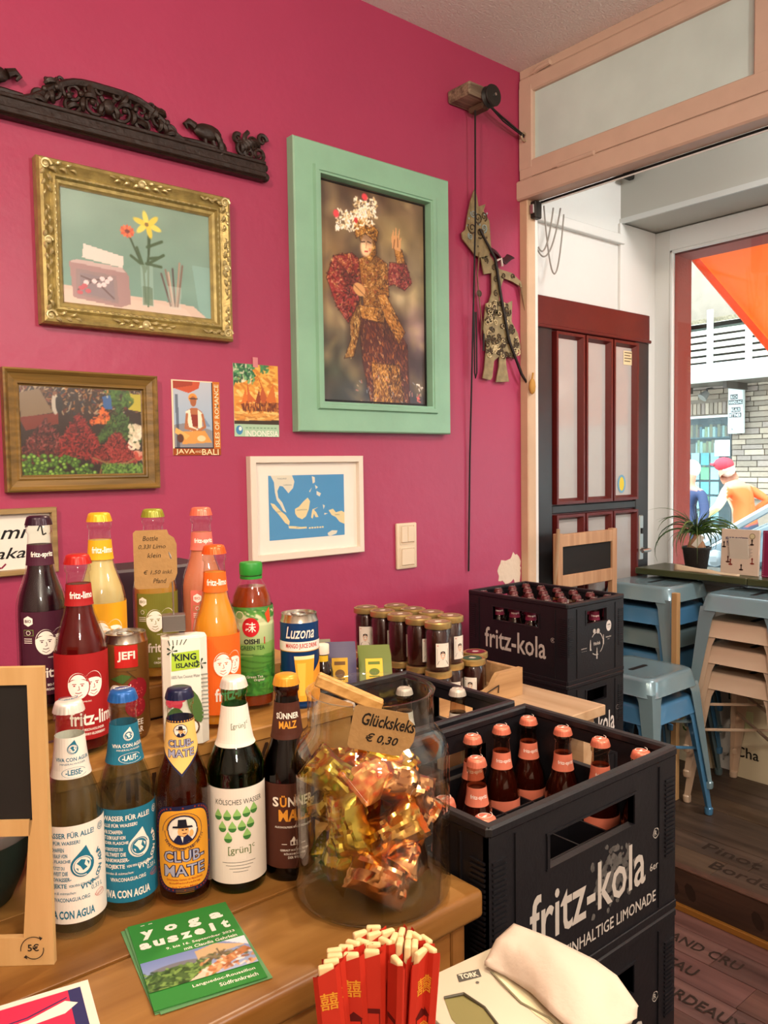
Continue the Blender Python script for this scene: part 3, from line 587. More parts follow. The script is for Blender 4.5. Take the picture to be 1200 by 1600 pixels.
c.dabs(['#5c1a1a', '#7a2a28', '#35100f', '#94544c', '#4a2220', '#240a0a'], 1100, 0, .36, .36, .86, .018, .011, inside=heap(.2, .86, .28, .5)); c.dabs(['#7a1416', '#941e1c', '#4a0c0e', '#a83a34', '#2a0808'], 1000, .3, .62, .28, .8, .04, .0075, inside=heap(.46, .82, .26, .52)); c.dabs(['#7a1a1a', '#9c2c28', '#54100f', '#b84a40', '#2c0a0a'], 950, .56, .96, .5, .85, .05, .0075, inside=heap(.77, .86, .24, .36))
c.line([(.57, .8), (.7, .87), (.85, .86), (.96, .78)], .012, '#8a6a40'); c.line([(.62, .98), (.64, .88), (.7, .84)], .014, '#7a5a34'); c.dabs(['#e8dcc0', '#cdbfa0', '#f0e8d4'], 60, .88, .99, .42, .7, .02, .028); c.dabs(['#b94030', '#d8a088'], 14, .92, 1, .72, .82, .02, .03)
for i in range(150):
    x, y = random.uniform(0, .6), random.uniform(.76, 1)
    if y > .76+.14*max(0, (x-.3)/.3): k = random.choice(['#5c8a2a', '#7aa83c', '#4a7424', '#8cb84a']); c.ell(x, y, .022, .028, '#2c4a14', soft=.2); c.ell(x-.003, y-.005, .018, .023, k, soft=.6)
c.dabs(['#3f6a20', '#5c8a30', '#7aa444', '#2c4c18'], 330, .64, .99, .87, 1, .012, .014)
c.build('print', flat(0, 0, -.006), -.150, -.108, .150, .108, fr, vcol(.3)); G().box(-.149, .149, -.0105, -.0095, -.107, .107, thin_glass(fac=.5)).build('glass', fr)
# green frame with the dancer
fr = thing('framed_dancer_painting', 'large mint green frame holding the oil painting of a dancer', 'picture', (1.632, -.001, 1.996)); GRN = mat('#8fbfa2', .45, var=.12, scale=7, bump=.05, bscale=60)
G().frame(.622, .846, [(0, 0), (0, .03), (.004, .034), (.066, .034), (.070, .044), (.082, .044), (.084, .040), (.09, .040), (.092, .012)], GRN).build('frame', fr, 20)
G().frame(.448, .676, [(0, .012), (0, .0125), (.010, .0125), (.010, .018), (.014, .018), (.014, .010)], mat('#15110e', .4)).build('shadow_gap', fr, 20)
c = Cv(200, 306, '#5c4a3c', '#3a3636')
for cx, cy, rx, ry, k, al in ((.15, .1, .4, .2, '#6b5846', .8), (.7, .2, .45, .22, '#8f7c52', .8), (.85, .42, .4, .2, '#a4936a', .7), (.72, .5, .2, .09, '#d0bd92', .8), (.08, .4, .3, .25, '#9c7c48', .7), (.15, .62, .3, .15, '#93835e', .6), (.1, .85, .4, .22, '#3f4638', .8), (.8, .85, .4, .25, '#42353c', .8), (.9, .62, .2, .15, '#a8848a', .6), (.5, .95, .6, .1, '#2c3238', .7), (.4, .04, .5, .08, '#3f2c26', .7)): c.ell(cx, cy, rx, ry, k, al, soft=.9)
for _ in range(150): c.ell(random.random(), random.random(), random.uniform(.04, .13), random.uniform(.02, .08), random.choice(['#8f7c52', '#6b5846', '#b09c70', '#4a4038', '#7a6a50', '#5c4a48']), .35, random.uniform(0, 3), .9)
c.mottle(.12, 14)
GLD = ['#a06c34', '#c0924c', '#6f4520', '#d8b878', '#4a2a16', '#8a5c30', '#3a2014']; REDS = ['#7a2628', '#944040', '#4a1418', '#a8645a', '#5c2420', '#9a6a3c', '#2c1012']
def ins(pts):
    def f(x, y):
        r = False; n = len(pts)
        for i in range(n):
            (a, b), (p, q) = pts[i], pts[(i+1) % n]
            if (b > y) != (q > y) and x < (p-a)*(y-b)/(q-b)+a: r = not r
        return r
    return f
def patch(pts, base, cols, n, ln, w, ang=0, sp=3.14):
    c.ell(sum(p[0] for p in pts)/len(pts)+.02, sum(p[1] for p in pts)/len(pts)+.01, (max(p[0] for p in pts)-min(p[0] for p in pts))*.62, (max(p[1] for p in pts)-min(p[1] for p in pts))*.56, '#2a1c18', .45, 0, .5)
    c.poly(pts, base, .85); X = [p[0] for p in pts]; Y = [p[1] for p in pts]; f_ = ins(pts); c.dabs(cols, int(n*2.6), min(X), max(X), min(Y), max(Y), ln*.5, w*.55, ang, sp, f_, .65); c.line(list(pts)+[pts[0]], .007, '#2a1512', .55); mx = (min(X)+max(X))/2; c.dabs(['#1c100e', '#2a1612'], int(n*.5), mx, max(X), min(Y), max(Y), ln*.6, w*.6, ang, sp, f_, .5); c.dabs(['#d8b070', '#c8986a'], int(n*.25), min(X), mx, min(Y), max(Y), ln*.3, w*.45, ang, sp, f_, .6)
patch([(.34, .58), (.62, .56), (.80, .70), (.82, .98), (.45, 1.0), (.38, .8)], '#4a2420', ['#5c2c20', '#8a4a24', '#3a1a1c', '#a8682c', '#6b3424'], 260, .06, .012, 1.3, .6)
patch([(.46, .80), (.72, .80), (.76, .98), (.48, .99)], '#6b4420', ['#a8742c', '#d8a858', '#7a4a1c', '#c8903c', '#4a2c18'], 150, .07, .011, 1.5, .9)
patch([(.27, .55), (.38, .5), (.36, .66), (.30, .78), (.22, .79), (.28, .7)], '#8a6430', GLD, 70, .04, .01, 1.4, .5)
patch([(.14, .34), (.22, .32), (.34, .40), (.36, .52), (.26, .63), (.16, .56), (.08, .44)], '#8a2826', REDS, 170, .045, .014)
patch([(.14, .34), (.3, .31), (.44, .36), (.42, .46), (.3, .42)], '#7a2420', REDS+GLD[:2], 90, .035, .012)
patch([(.64, .32), (.80, .31), (.85, .40), (.78, .44), (.68, .42), (.60, .44)], '#7a1e24', REDS, 90, .04, .012)
patch([(.36, .33), (.48, .29), (.62, .33), (.63, .48), (.55, .58), (.40, .56), (.38, .45)], '#8a5a20', GLD+['#7a2420'], 190, .04, .01)
patch([(.35, .54), (.6, .54), (.58, .61), (.38, .60)], '#a87430', GLD, 60, .03, .012); patch([(.52, .48), (.60, .47), (.78, .64), (.72, .70), (.6, .60)], '#a8702c', GLD, 90, .035, .01, .8, .5)
patch([(.68, .24), (.76, .25), (.79, .31), (.71, .32)], '#a8702c', GLD, 24, .02, .01)
c.poly([(.665, .25), (.66, .20), (.68, .16), (.69, .2), (.705, .14), (.715, .2), (.74, .15), (.735, .21), (.755, .19), (.745, .26)], '#b88a5c'); c.line([(.69, .21), (.68, .25)], .008, '#6b4428'); c.line([(.72, .2), (.72, .24)], .008, '#6b4428')
c.ell(.36, .47, .06, .03, '#b88a58', rot=.5); c.line([(.31, .45), (.4, .49)], .006, '#6b4428')
patch([(.36, .21), (.50, .19), (.52, .29), (.46, .34), (.40, .30)], '#a8742c', GLD, 60, .03, .01)
c.ell(.43, .262, .058, .062, '#d8ae84', rot=.25, soft=.25); c.ell(.41, .27, .03, .04, '#e8c8a0', .7, soft=.6); c.line([(.385, .252), (.415, .248)], .008, '#2c1a14'); c.line([(.44, .245), (.47, .248)], .008, '#2c1a14'); c.line([(.43, .25), (.425, .275)], .006, '#a87850'); c.line([(.415, .292), (.44, .29)], .009, '#a82c28'); c.ell(.46, .28, .012, .01, '#c8684a', .6)
patch([(.3, .15), (.42, .12), (.54, .19), (.52, .24), (.42, .21), (.34, .24)], '#a8742c', GLD, 110, .025, .012)
for x, y, n in ((.30, .16, 60), (.38, .10, 70), (.47, .08, 60), (.22, .17, 50), (.44, .13, 40)): c.dabs(['#efe4cc', '#d8c8a4', '#fff4dc', '#b89c6c'], n, x-.06, x+.06, y-.04, y+.05, .02, .012)
c.ell(.17, .15, .03, .022, '#c8424a', soft=.4).ell(.42, .045, .032, .02, '#c8424a', soft=.4).ell(.34, .16, .02, .016, '#b03434', soft=.4)
c.dabs(['#d8b890', '#c8786c', '#8a94a0'], 40, .3, .95, .85, 1, .02, .008, al=.6); c.dabs(['#e8dcd0'], 6, .9, .95, .88, .92, .03, .008); c.dabs(['#c86058'], 6, .88, .93, .94, .97, .03, .008)
c.a = np.clip(c.a*1.22, 0, 1); c.build('canvas', flat(0, 0, -.013), -.222, -.336, .222, .336, fr, vcol(.33))
# map
fr = thing('framed_map', 'white framed map of south east Asian islands on blue sea', 'picture', (1.3645, -.001, 1.35)); WFR = mat('#e2d6c6', .4)
G().frame(.405, .302, [(0, 0), (0, .022), (.002, .024), (.018, .024), (.019, .008)], WFR).build('frame', fr, 20); G().box(-.186, .186, -.009, -.004, -.134, .134, mat('#f0e8dc', .6)).build('mount', fr)
a = Art(); a.rect(-.137, -.093, .135, .095, '#4f93c4'); LA = '#ddd8c4'; LB = '#e3d3a2'
def land(pts, k): a.poly([(x*.272-.137, .095-y*.188) for x, y in pts], k)
land([(.03, .0), (.3, 0), (.33, .1), (.31, .2), (.25, .28), (.22, .23), (.18, .17), (.14, .16), (.11, .24), (.12, .34), (.17, .42), (.20, .52), (.22, .58), (.18, .55), (.14, .45), (.1, .38), (.08, .26), (.07, .1)], LA)
land([(.02, .42), (.07, .44), (.14, .54), (.21, .62), (.26, .72), (.25, .78), (.2, .74), (.12, .60), (.05, .5)], LB); land([(.24, .79), (.32, .80), (.4, .82), (.48, .82), (.48, .85), (.38, .85), (.25, .83)], LB)
for i in range(6): land([(.51+.035*i, .835-.006*(i % 2)), (.535+.035*i, .835), (.53+.035*i, .86), (.505+.035*i, .855)], LB)
land([(.33, .53), (.38, .5), (.44, .42), (.50, .36), (.53, .42), (.51, .55), (.47, .66), (.42, .70), (.36, .66), (.33, .6)], LB); land([(.56, .55), (.64, .52), (.58, .56), (.61, .6), (.64, .68), (.60, .68), (.58, .62), (.56, .7), (.54, .68), (.55, .6)], LB)
land([(.78, .58), (.84, .56), (.88, .62), (.96, .6), (1, .63), (1, .82), (.93, .78), (.88, .7), (.82, .66)], LB); land([(.76, .95), (.82, .91), (.9, .92), (.88, .97), (.8, 1.0), (.77, .99)], LA)
for p in ([(.56, .02), (.60, .04), (.60, .12), (.57, .14)], [(.6, .16), (.64, .2), (.61, .23)], [(.62, .26), (.68, .3), (.66, .35), (.62, .32)], [(.52, .26), (.56, .2), (.53, .28)], [(.7, .48), (.73, .5), (.71, .56)], [(.72, .62), (.77, .63), (.72, .65)]): land(p, LA)
for t, x, y, h in (('THAILAND', .17, .05, .0045), ('CAMBODIA', .24, .15, .004), ('KALIMANTAN', .42, .55, .004), ('SUMATRA', .14, .56, .004), ('JAVA', .36, .825, .004), ('PAPUA', .9, .66, .004)): a.text(t, x*.272-.137, .095-y*.188, h, '#5a6a70')
a.build('print', flat(0, 0, -.0092), fr); G().box(-.185, .185, -.0145, -.0135, -.133, .133, thin_glass(fac=.5)).build('glass', fr)
# handwritten card at the left edge
fr = thing('framed_handwriting', 'wood framed card with black and wine red brush lettering behind the bottles', 'picture', (.43, -.001, 1.304)); WD = wood('#a88c5c', '#82683f', 'X', 20)
G().frame(.40, .156, [(0, 0), (0, .02), (.002, .022), (.012, .022), (.013, .006)], WD).build('frame', fr, 20); a = Art(); a.rect(-.188, -.066, .188, .066, '#e8e2d8')
a.text('ami', .094, .022, .030, '#141414', shear=.35, w=.085, bold=.01).line([(.158, .022), (.166, .04), (.17, .012), (.178, .016)], .0035, '#141414')
a.text('aka', .096, -.026, .026, '#141414', shear=.35, w=.066, bold=.01).text('M', .040, -.022, .045, '#7a1c3c', shear=.3, bold=.02, w=.04).line([(.085, -.05), (.075, -.06), (.06, -.055)], .004, '#7a1c3c')
a.build('lettering', flat(0, 0, -.006), fr)
# two postcards
pc = tag(thing('postcard', '', ''), 'travel postcard of a seated woman with text JAVA AND BALI', 'postcard', None); pc.location = (1.012, -.0005, 1.605); G().box(-.0705, .0705, -.002, 0, -.1, .1, mat('#e9d9b8', .5)).build('card', pc)
c = Cv(84, 118, '#b9c0cc', '#8fb0cc'); c.poly([(0, 0), (.7, 0), (.66, .1), (.4, .18), (.05, .12)], '#c4502c').poly([(0, 0), (.5, 0), (.5, .06), (.0, .12)], '#a23a22').poly([(0, .66), (.4, .62), (1, .74), (1, 1), (0, 1)], '#8a8a90').poly([(.66, .66), (.8, .55), (.95, .68)], '#7a94b4')
c.poly([(.06, 1), (.05, .2), (.12, .2), (.14, 1)], '#20283a', .5).ell(.5, .25, .12, .075, '#e8923a').ell(.51, .30, .085, .085, '#a8623c').line([(.42, .26), (.62, .26)], .02, '#20242c'); c.poly([(.34, .44), (.46, .4), (.6, .4), (.74, .46), (.74, .7), (.34, .72)], '#b06a40').poly([(.42, .5), (.64, .5), (.66, .68), (.42, .68)], '#8a2c1c')
c.poly([(.3, .46), (.42, .42), (.48, .68), (.62, .72), (.62, .78), (.4, .74)], '#efe4cc').poly([(.62, .42), (.74, .48), (.72, .72), (.62, .7)], '#efe4cc').line([(.34, .5), (.3, .7), (.55, .74)], .06, '#b06a40').line([(.74, .5), (.8, .68), (.6, .76)], .06, '#b06a40').poly([(.2, .76), (.8, .74), (.98, .92), (.2, .95)], '#d89a4a').poly([(.05, .7), (.4, .82), (.3, .88), (.02, .78)], '#e8b060').ell(.16, .86, .09, .07, '#5a3222').ell(.7, .86, .12, .05, '#e8d0a0')
c.build('print', flat(0, 0, -.002), -.066, -.079, .046, .097, pc, vcol(.5))
a = Art(); a.rect(-.066, -.082, .0475, -.079, '#20283a').rect(.046, -.082, .049, .097, '#20283a').rect(.049, -.1, .0705, .1, '#c8742c').rect(-.0705, -.1, .0705, -.082, '#9a4a1c')
a.text('JAVA', -.036, -.0915, .016, '#f2dcae', w=.055, bold=.01).text('AND', .002, -.0905, .006, '#f2dcae').text('BALI', .038, -.0915, .016, '#f2dcae', w=.05, bold=.01).text('ISLES OF ROMANCE', .0605, .008, .013, '#f4e2ba', w=.17, rot=PI/2, bold=.01); a.build('lettering', flat(0, 0, -.0025), pc)
pc = thing('postcard', 'travel postcard of pointed roofed houses with text INDONESIA', 'postcard', (1.200, -.0005, 1.659)); G().box(-.073, .073, -.002, 0, -.102, .102, mat('#cfe0cc', .5)).build('card', pc)
c = Cv(84, 98, '#e8b04a', '#d88c34'); c.dabs(['#e8c060', '#d89038', '#f0d080', '#c87828'], 160, 0, 1, 0, 1, .15, .05, .3, .5); c.poly([(0, 0), (.5, 0), (.42, .1), (.5, .2), (.3, .28), (.12, .2), (0, .4)], '#2c6a44').dabs(['#3f8a54', '#1c4a34', '#e8e0c0', '#6aa868'], 70, 0, .45, 0, .3, .08, .04).dabs(['#2c6a44', '#3f8a54'], 20, .6, .75, .0, .12, .05, .04)
c.poly([(.5, .12), (.8, .66), (.5, .72), (.62, .4)], '#b8582c').poly([(.5, .12), (.56, .4), (.44, .7), (.62, .72)], '#8a3a1c').poly([(.26, .4), (.34, .68), (.16, .66)], '#d8742c').poly([(.3, .3), (.36, .5), (.5, .62), (.3, .64)], '#c8642c').poly([(.88, .3), (.7, .6), (.95, .66)], '#d0702c').poly([(.15, .66), (1, .62), (1, .78), (.2, .78)], '#7a3a1c').dabs(['#e8a048', '#4a2414', '#c87830'], 90, .2, 1, .62, .8, .05, .02, 1.5, .2).dabs(['#f0c878', '#d89a48', '#b87838'], 70, 0, 1, .8, .95, .15, .03, 0, .2).poly([(0, .94), (1, .92), (1, 1), (0, 1)], '#3a2c1c')
c.build('print', flat(0, 0, -.002), -.073, -.067, .073, .102, pc, vcol(.5)); a = Art(); a.rect(-.073, -.102, .073, -.067, '#a9c9ab').text('INDONESIA', .016, -.093, .017, '#efeee0', w=.108, bold=.008); a.ell(-.058, -.084, .011, .013, '#4a8ab8', 14).ell(-.055, -.08, .005, .006, '#e8efe8', 10)
for k in range(9): a.rect(-.038+k*.0118, -.079, -.030+k*.0118, -.0755, '#7fa486')
a.build('lettering', flat(0, 0, -.0021), pc); G().box(-.010, .006, -.004, -.001, .094, .122, mat('#d88a90', .6, alpha=.9), 0).build('tape', pc)
# switch
sw = thing('light_switch', 'cream double light switch on the magenta wall', 'switch', (1.757, -.0005, 1.203)); CRM = mat('#ddc9ad', .35)
G().box(-.044, .044, -.011, 0, -.076, .076, CRM, .004, 2).build('frame', sw); G().box(-.027, .0, -.016, -.010, .012, .064, CRM, .002).build('rocker', sw); G().box(.001, .028, -.016, -.010, .012, .064, CRM, .002).build('rocker', sw); G().box(-.027, .028, -.016, -.010, -.064, -.010, CRM, .002).build('rocker', sw)
for z in (.038, -.037): G().frame(.064, .064, [(0, .0105), (0, .013), (.003, .0135), (.004, .0105)], CRM).build('rim', sw, loc=(0, 0, z))
# carved wooden gable
cp = thing('carved_panel', 'dark carved openwork wooden ornament high on the magenta wall', 'carving', (.79, -.001, 2.272)); DW = mat('#2a1a12', .45, var=.4, scale=30, bump=.3, bscale=60)
G().box(-.443, .443, -.03, 0, 0, .052, DW, .004).box(-.44, .44, -.036, -.028, .004, .020, DW, .003).box(-.44, .44, -.034, -.028, .040, .05, DW, .002).build('base_rail', cp)
for sx, nm in ((-1, 'end_boss'), (1, 'end_boss')): G().ball((sx*.443, -.015, .012), (.016, .014, .014), DW, 10).ball((sx*.441, -.017, .036), (.013, .013, .012), DW, 10).build(nm, cp)
g = G(); Yc = -.016
def arch(x): return .052+.082*math.exp(-(x/.155)**4)
for sx in (-1, 1):
    g.tube([(sx*x, Yc, arch(x)-.008) for x in [.0+.02*i for i in range(13)]], [.008]*13, DW, 6, flat=1.5)
    for x, z, r, a, tn, s in ((.035, .082, .030, 2.2, 1.5, 1), (.085, .100, .026, .5, 1.4, -1), (.09, .068, .022, 3, 1.3, 1), (.135, .088, .026, 1, 1.5, 1), (.165, .066, .016, 2, 1.2, -1), (.05, .115, .016, 1, 1.2, 1), (.115, .118, .014, 0, 1.1, -1), (.02, .118, .014, 2, 1.1, -1)): spiral(g, sx*x, z, r, a if sx > 0 else PI-a, tn, .0062, DW, Yc, s*sx)
    for x, z, a in ((.02, .06, 1.2), (.06, .06, .9), (.10, .055, 2.0), (.13, .06, .8), (.06, .095, 2.4), (.11, .09, .4), (.15, .1, 2.2), (.03, .1, .3), (.18, .06, 2.6), (.15, .055, 1.4)): leaf(g, sx*x, z, a if sx > 0 else PI-a, .035, .0085, DW, Yc, .8*sx)
    for k in range(5): g.ball((sx*(.04+.028*k), Yc-.006, .085+.012*(k % 2)), .008, DW, 8)
g.ball((0, Yc-.004, .085), (.016, .012, .02), DW, 10); g.build('scrollwork', cp)
for sx in (-1, 1):
    g = G(); g.ball((sx*.27, Yc, .092), (.042, .012, .022), DW, 12, None); g.tube([(sx*.232, Yc, .098), (sx*.215, Yc, .106), (sx*.205, Yc, .098), (sx*.212, Yc, .088)], [.012, .01, .007, .003], DW, 8)
    for k in range(4): leaf(g, sx*(.285+.01*k), .095-.008*k, -.7-.3*k if sx > 0 else PI+.7+.3*k, .05, .009, DW, Yc-.004, -.5*sx)
    g.tube([(sx*.262, Yc, .074), (sx*.265, Yc, .05)], .006, DW, 6).tube([(sx*.285, Yc, .074), (sx*.295, Yc, .05)], .006, DW, 6); g.tube([(sx*.2, Yc, .056), (sx*.24, Yc, .06), (sx*.3, Yc, .056)], [.008, .006, .008], DW, 6); g.build('carved_bird', cp)
    g = G()
    for x, z, r, a, tn in ((.375, .072, .024, 0, 1.4), (.405, .10, .026, 2, 1.4), (.425, .070, .022, 4, 1.4), (.36, .098, .014, 1, 1.2), (.395, .068, .016, 3, 1.2), (.438, .112, .016, 0, 1.3)): spiral(g, sx*x, z, r, a if sx > 0 else PI-a, tn, .0072, DW, Yc, sx)
    for k in range(6): leaf(g, sx*(.37+.012*k), .06+.006*k, (1.2+.2*k) if sx > 0 else PI-1.2-.2*k, .034, .008, DW, Yc, .6*sx)
    g.build('end_scroll', cp)
# pulley, cord
pl = thing('pulley', 'old wooden pulley block on the wall beside the transom', 'pulley', (2.05, -.001, 2.69)); OLD = wood('#9c8870', '#5c4a3c', 'X', 25, .7, .4)
G().box(-.078, .035, -.105, -.0, .0, .042, OLD, .006).build('block', pl); G().box(.0, .04, -.09, -.02, -.02, .002, mat('#5c4434', .7, bump=.4), .006).build('cheek', pl)
G().lathe([(0, -.014), (.034, -.014), (.036, -.01), (.028, 0), (.036, .01), (.034, .014), (0, .014)], mat('#1e1a17', .5), 20, M=T(.012, -.118, .008, PI/2)).build('wheel', pl); G().tube([(.012, -.14, .008), (.012, -.09, .008)], .005, METAL, 8).build('axle', pl)
BLK = mat('#161311', .6)
tag(G().tube([(2.052, -.055, 2.67), (2.054, -.05, 2.3), (2.057, -.03, 1.9), (2.057, -.012, 1.5), (2.05, -.008, 1.09)], .0035, BLK, 6).build('cord'), 'thin black cord hanging straight down the wall from the pulley', 'cord')
tag(G().tube([(2.075, -.03, 2.0), (2.077, -.03, 1.9), (2.079, -.028, 1.79), (2.074, -.026, 1.772), (2.068, -.028, 1.79), (2.066, -.03, 2.0)], .003, BLK, 6).build('cord'), 'short loop of black cord ending below the shadow puppet', 'cord')
rp = thing('rope', 'dark twin rope from the pulley to a ring on the window post', 'rope', (2.1, -.05, 2.72)); G().tube([(0, 0, 0), (.1, .005, -.03), (.225, .012, -.06)], .004, BLK, 6).tube([(0, -.01, -.01), (.1, 0, -.045), (.225, .012, -.065)], .003, BLK, 6).build('strand', rp)
G().tube([(.225+.014*math.cos(a), .012, -.065+.014*math.sin(a)) for a in [2*PI*i/12 for i in range(13)]], .004, mat('#b7a58a', .4, .4), 6).build('ring', rp)
# shadow puppet
wp = thing('shadow_puppet', 'pierced leather shadow puppet hung on the wall beside the post', 'puppet', (2.16, -.014, 2.17)); LE = mat('#97855f', .6, var=.35, scale=40, bump=.2); LE2 = mat('#4f3f2a', .6, var=.4, scale=50); LE3 = mat('#8fa0a0', .6)
PX = T(0, 0, 0, PI/2)
head = G().prism([(-.02, .02), (-.075, .03), (-.135, .075), (-.14, .095), (-.12, .11), (-.11, .16), (-.095, .21), (-.075, .255), (-.065, .24), (-.055, .2), (-.02, .215), (-.03, .19), (.0, .16), (.005, .1), (.01, .06)], .004, LE, PX)
for x, z, r in ((-.09, .12, .022), (-.06, .16, .02), (-.03, .17, .016), (-.05, .11, .02), (-.085, .17, .014), (-.03, .13, .014), (-.1, .09, .012)): spiral(head, x, z, r, x*40, 1.5, .0025, LE2 if r > .015 else LE3, -.006)
for k in range(16): head.ball((random.uniform(-.12, -.01), -.0045, random.uniform(.06, .2)), (.004, .0012, .004), LE3 if k % 3 else LE2, 6)
head.build('head', wp)
hr = G().tube([(-.0, -.001, .07), (.04, -.002, .055), (.075, -.002, .03), (.1, -.002, .045), (.115, -.002, .055)], [.012, .022, .02, .014, .018], mat('#3a1c22', .6), 8, flat=.2); hr.build('hair_knot', wp)
tor = G().prism([(-.05, .045), (-.01, .05), (.05, .0), (.12, -.005), (.17, -.03), (.175, -.05), (.12, -.035), (.075, -.03), (.05, -.08), (.05, -.16), (.0, -.2), (-.02, -.16), (.01, -.09), (.01, -.02), (-.03, -.03)], .004, LE, PX); 
for x, z in ((-.02, .02), (.02, .0), (.03, -.04), (.07, -.02), (.03, -.09), (.02, -.13), (.12, -.018)): spiral(tor, x, z, .011, x*50, 1.3, .0025, LE2, -.006)
tor.build('torso', wp)
for pts in ([(-.05, 0, .04), (-.06, 0, -.04), (-.055, -.001, -.1), (-.04, -.001, -.2), (-.045, -.001, -.26)], [(.165, 0, -.035), (.185, 0, -.1), (.2, -.001, -.17), (.212, -.001, -.25)]):
    G().tube(pts, [.012, .011, .010, .009, .004], LE, 8, flat=.2).ball((pts[2][0], -.004, pts[2][2]), (.014, .003, .012), LE2, 8).build('arm', wp)
sk2 = G().prism([(-.02, -.13), (.06, -.11), (.085, -.12), (.12, -.105), (.115, -.18), (.15, -.22), (.165, -.27), (.14, -.31), (.1, -.31), (.08, -.29), (.085, -.34), (.10, -.40), (.03, -.405), (.045, -.35), (.05, -.31), (.02, -.33), (.01, -.39), (.0, -.40), (-.04, -.395), (-.03, -.36), (-.02, -.28), (-.035, -.22)], .004, LE, PX)
for i in range(90):
    x, z = random.uniform(-.02, .15), random.uniform(-.31, -.12)
    if z < -.2 or x < .11: spiral(sk2, x, z, random.uniform(.009, .015), random.uniform(0, 6), 1.3, .0026, LE2 if i % 3 else mat('#c9b68c', .6), -.006, random.choice((-1, 1)), 10)
sk2.build('sarong', wp); ROD = mat('#1d1512', .5)
for pts in ([(-.06, -.012, .12), (.02, -.012, .03), (.05, -.012, -.1), (.09, -.012, -.25), (.16, -.012, -.37), (.245, -.012, -.455)], [(.212, -.008, -.25), (.235, -.008, -.35), (.232, -.008, -.56)], [(-.04, -.01, -.24), (-.042, -.01, -.3)]):
    G().tube(pts, [.004]+[.0055]*(len(pts)-2)+[.003], ROD, 7).build('rod', wp)
G().tube([(.03, -.01, .025), (.05, -.014, .035), (.06, -.01, .01)], .004, mat('#d8c8c0', .6), 6).build('binding', wp)
tg = tag(G().ball((0, 0, 0), (.016, .01, .03), mat('#b8863a', .7, bump=.5), 10).tube([(0, 0, .028), (.005, 0, .05)], .004, mat('#b8863a', .7), 6).build('dried_pepper', loc=(2.352, -.05, 1.755)), 'small yellow dried scrap pinned on the window post', 'scrap')
# ------------------------------------------------------------ counter
PINE = wood('#c9924a', '#a8702e', 'X', 9, .34, .05); PINE2 = wood('#b57c3c', '#8f5a26', 'X', 9, .42, .08); PINEZ = wood('#96622c', '#6f451c', 'Z', 9, .5, .08)
ct = thing('counter', 'pine wood sales counter with rounded front edge under the bottles', 'counter', (0, 0, 0))
for i, (y0, y1) in enumerate(((-1.385, -1.235), (-1.235, -1.085), (-1.085, -.935), (-.935, -.80))):
    G().box(-.7, .655, y0+.0003, y1-.0003, .951, .985, wood(('#ac7e44', '#a5773e', '#b08347', '#a1733b')[i], ('#734718', '#6b4115', '#784d1c', '#683e13')[i], 'X', 5, .36, .08), .007 if i == 0 else .0006, 3 if i == 0 else 1).build('board', ct)
G().box(-.68, .617, -1.366, -1.345, .1, .9505, PINE2).build('front_panel', ct); G().box(.618, .640, -1.368, -.82, .1, .9505, PINEZ, .002).build('end_panel', ct)
g = G()
for x, z, r in ((.545, .885, .008), (.585, .922, .004), (.43, .80, .009)): g.lathe([(0, 0), (r*.5, .0004), (r, .0002)], mat('#3a200c', .6), 12, M=T(x, -1.3662, z, PI/2))
g.build('knot', ct)
tag(G().box(.12, .640, -1.95, -1.395, .858, .89, mat('#4a3a2c', .5), .004).box(.14, .62, -1.93, -1.40, 0, .858, mat('#3a2c20', .6)).build('lower_work_surface'), 'lower dark work surface in front of the counter carrying chopsticks and napkins', 'worktop')
sh = thing('wine_box_shelf', 'stepped shelf made from a wine box carrying the back rows of drinks', 'shelf', (0, 0, 0)); OAK = wood('#a8793c', '#7f5522', 'X', 11, .45, .12)
G().box(.275, .69, -1.10, -.972, 1.112, 1.13, OAK, .002).build('lower_board', sh); G().box(.28, .685, -1.098, -1.082, .9855, 1.112, wood('#8f6530', '#6a4620', 'X', 11, .5, .12)).build('front_panel', sh)
G().box(.275, .69, -.9715, -.86, 1.157, 1.175, OAK, .002).build('upper_board', sh); G().box(.28, .685, -.968, -.955, 1.131, 1.157, OAK).build('riser', sh)
for x in (.28, .672): G().box(x, x+.013, -1.081, -.87, .9855, 1.111, OAK).build('side_panel', sh)
a = Art(); a.text('VINO NOZAY', .455, 1.0935, .029, '#2c1808', w=.26, bold=.02); a.build('burned_lettering', flat(0, 0, -1.098), sh, eps=.0002)
tag(G().box(.46, .62, -.80, -.70, .902, 1.315, mat('#2a1420', .5), .004).build('dark_display_board'), 'dark maroon board standing behind the olive and rose bottles', 'board')

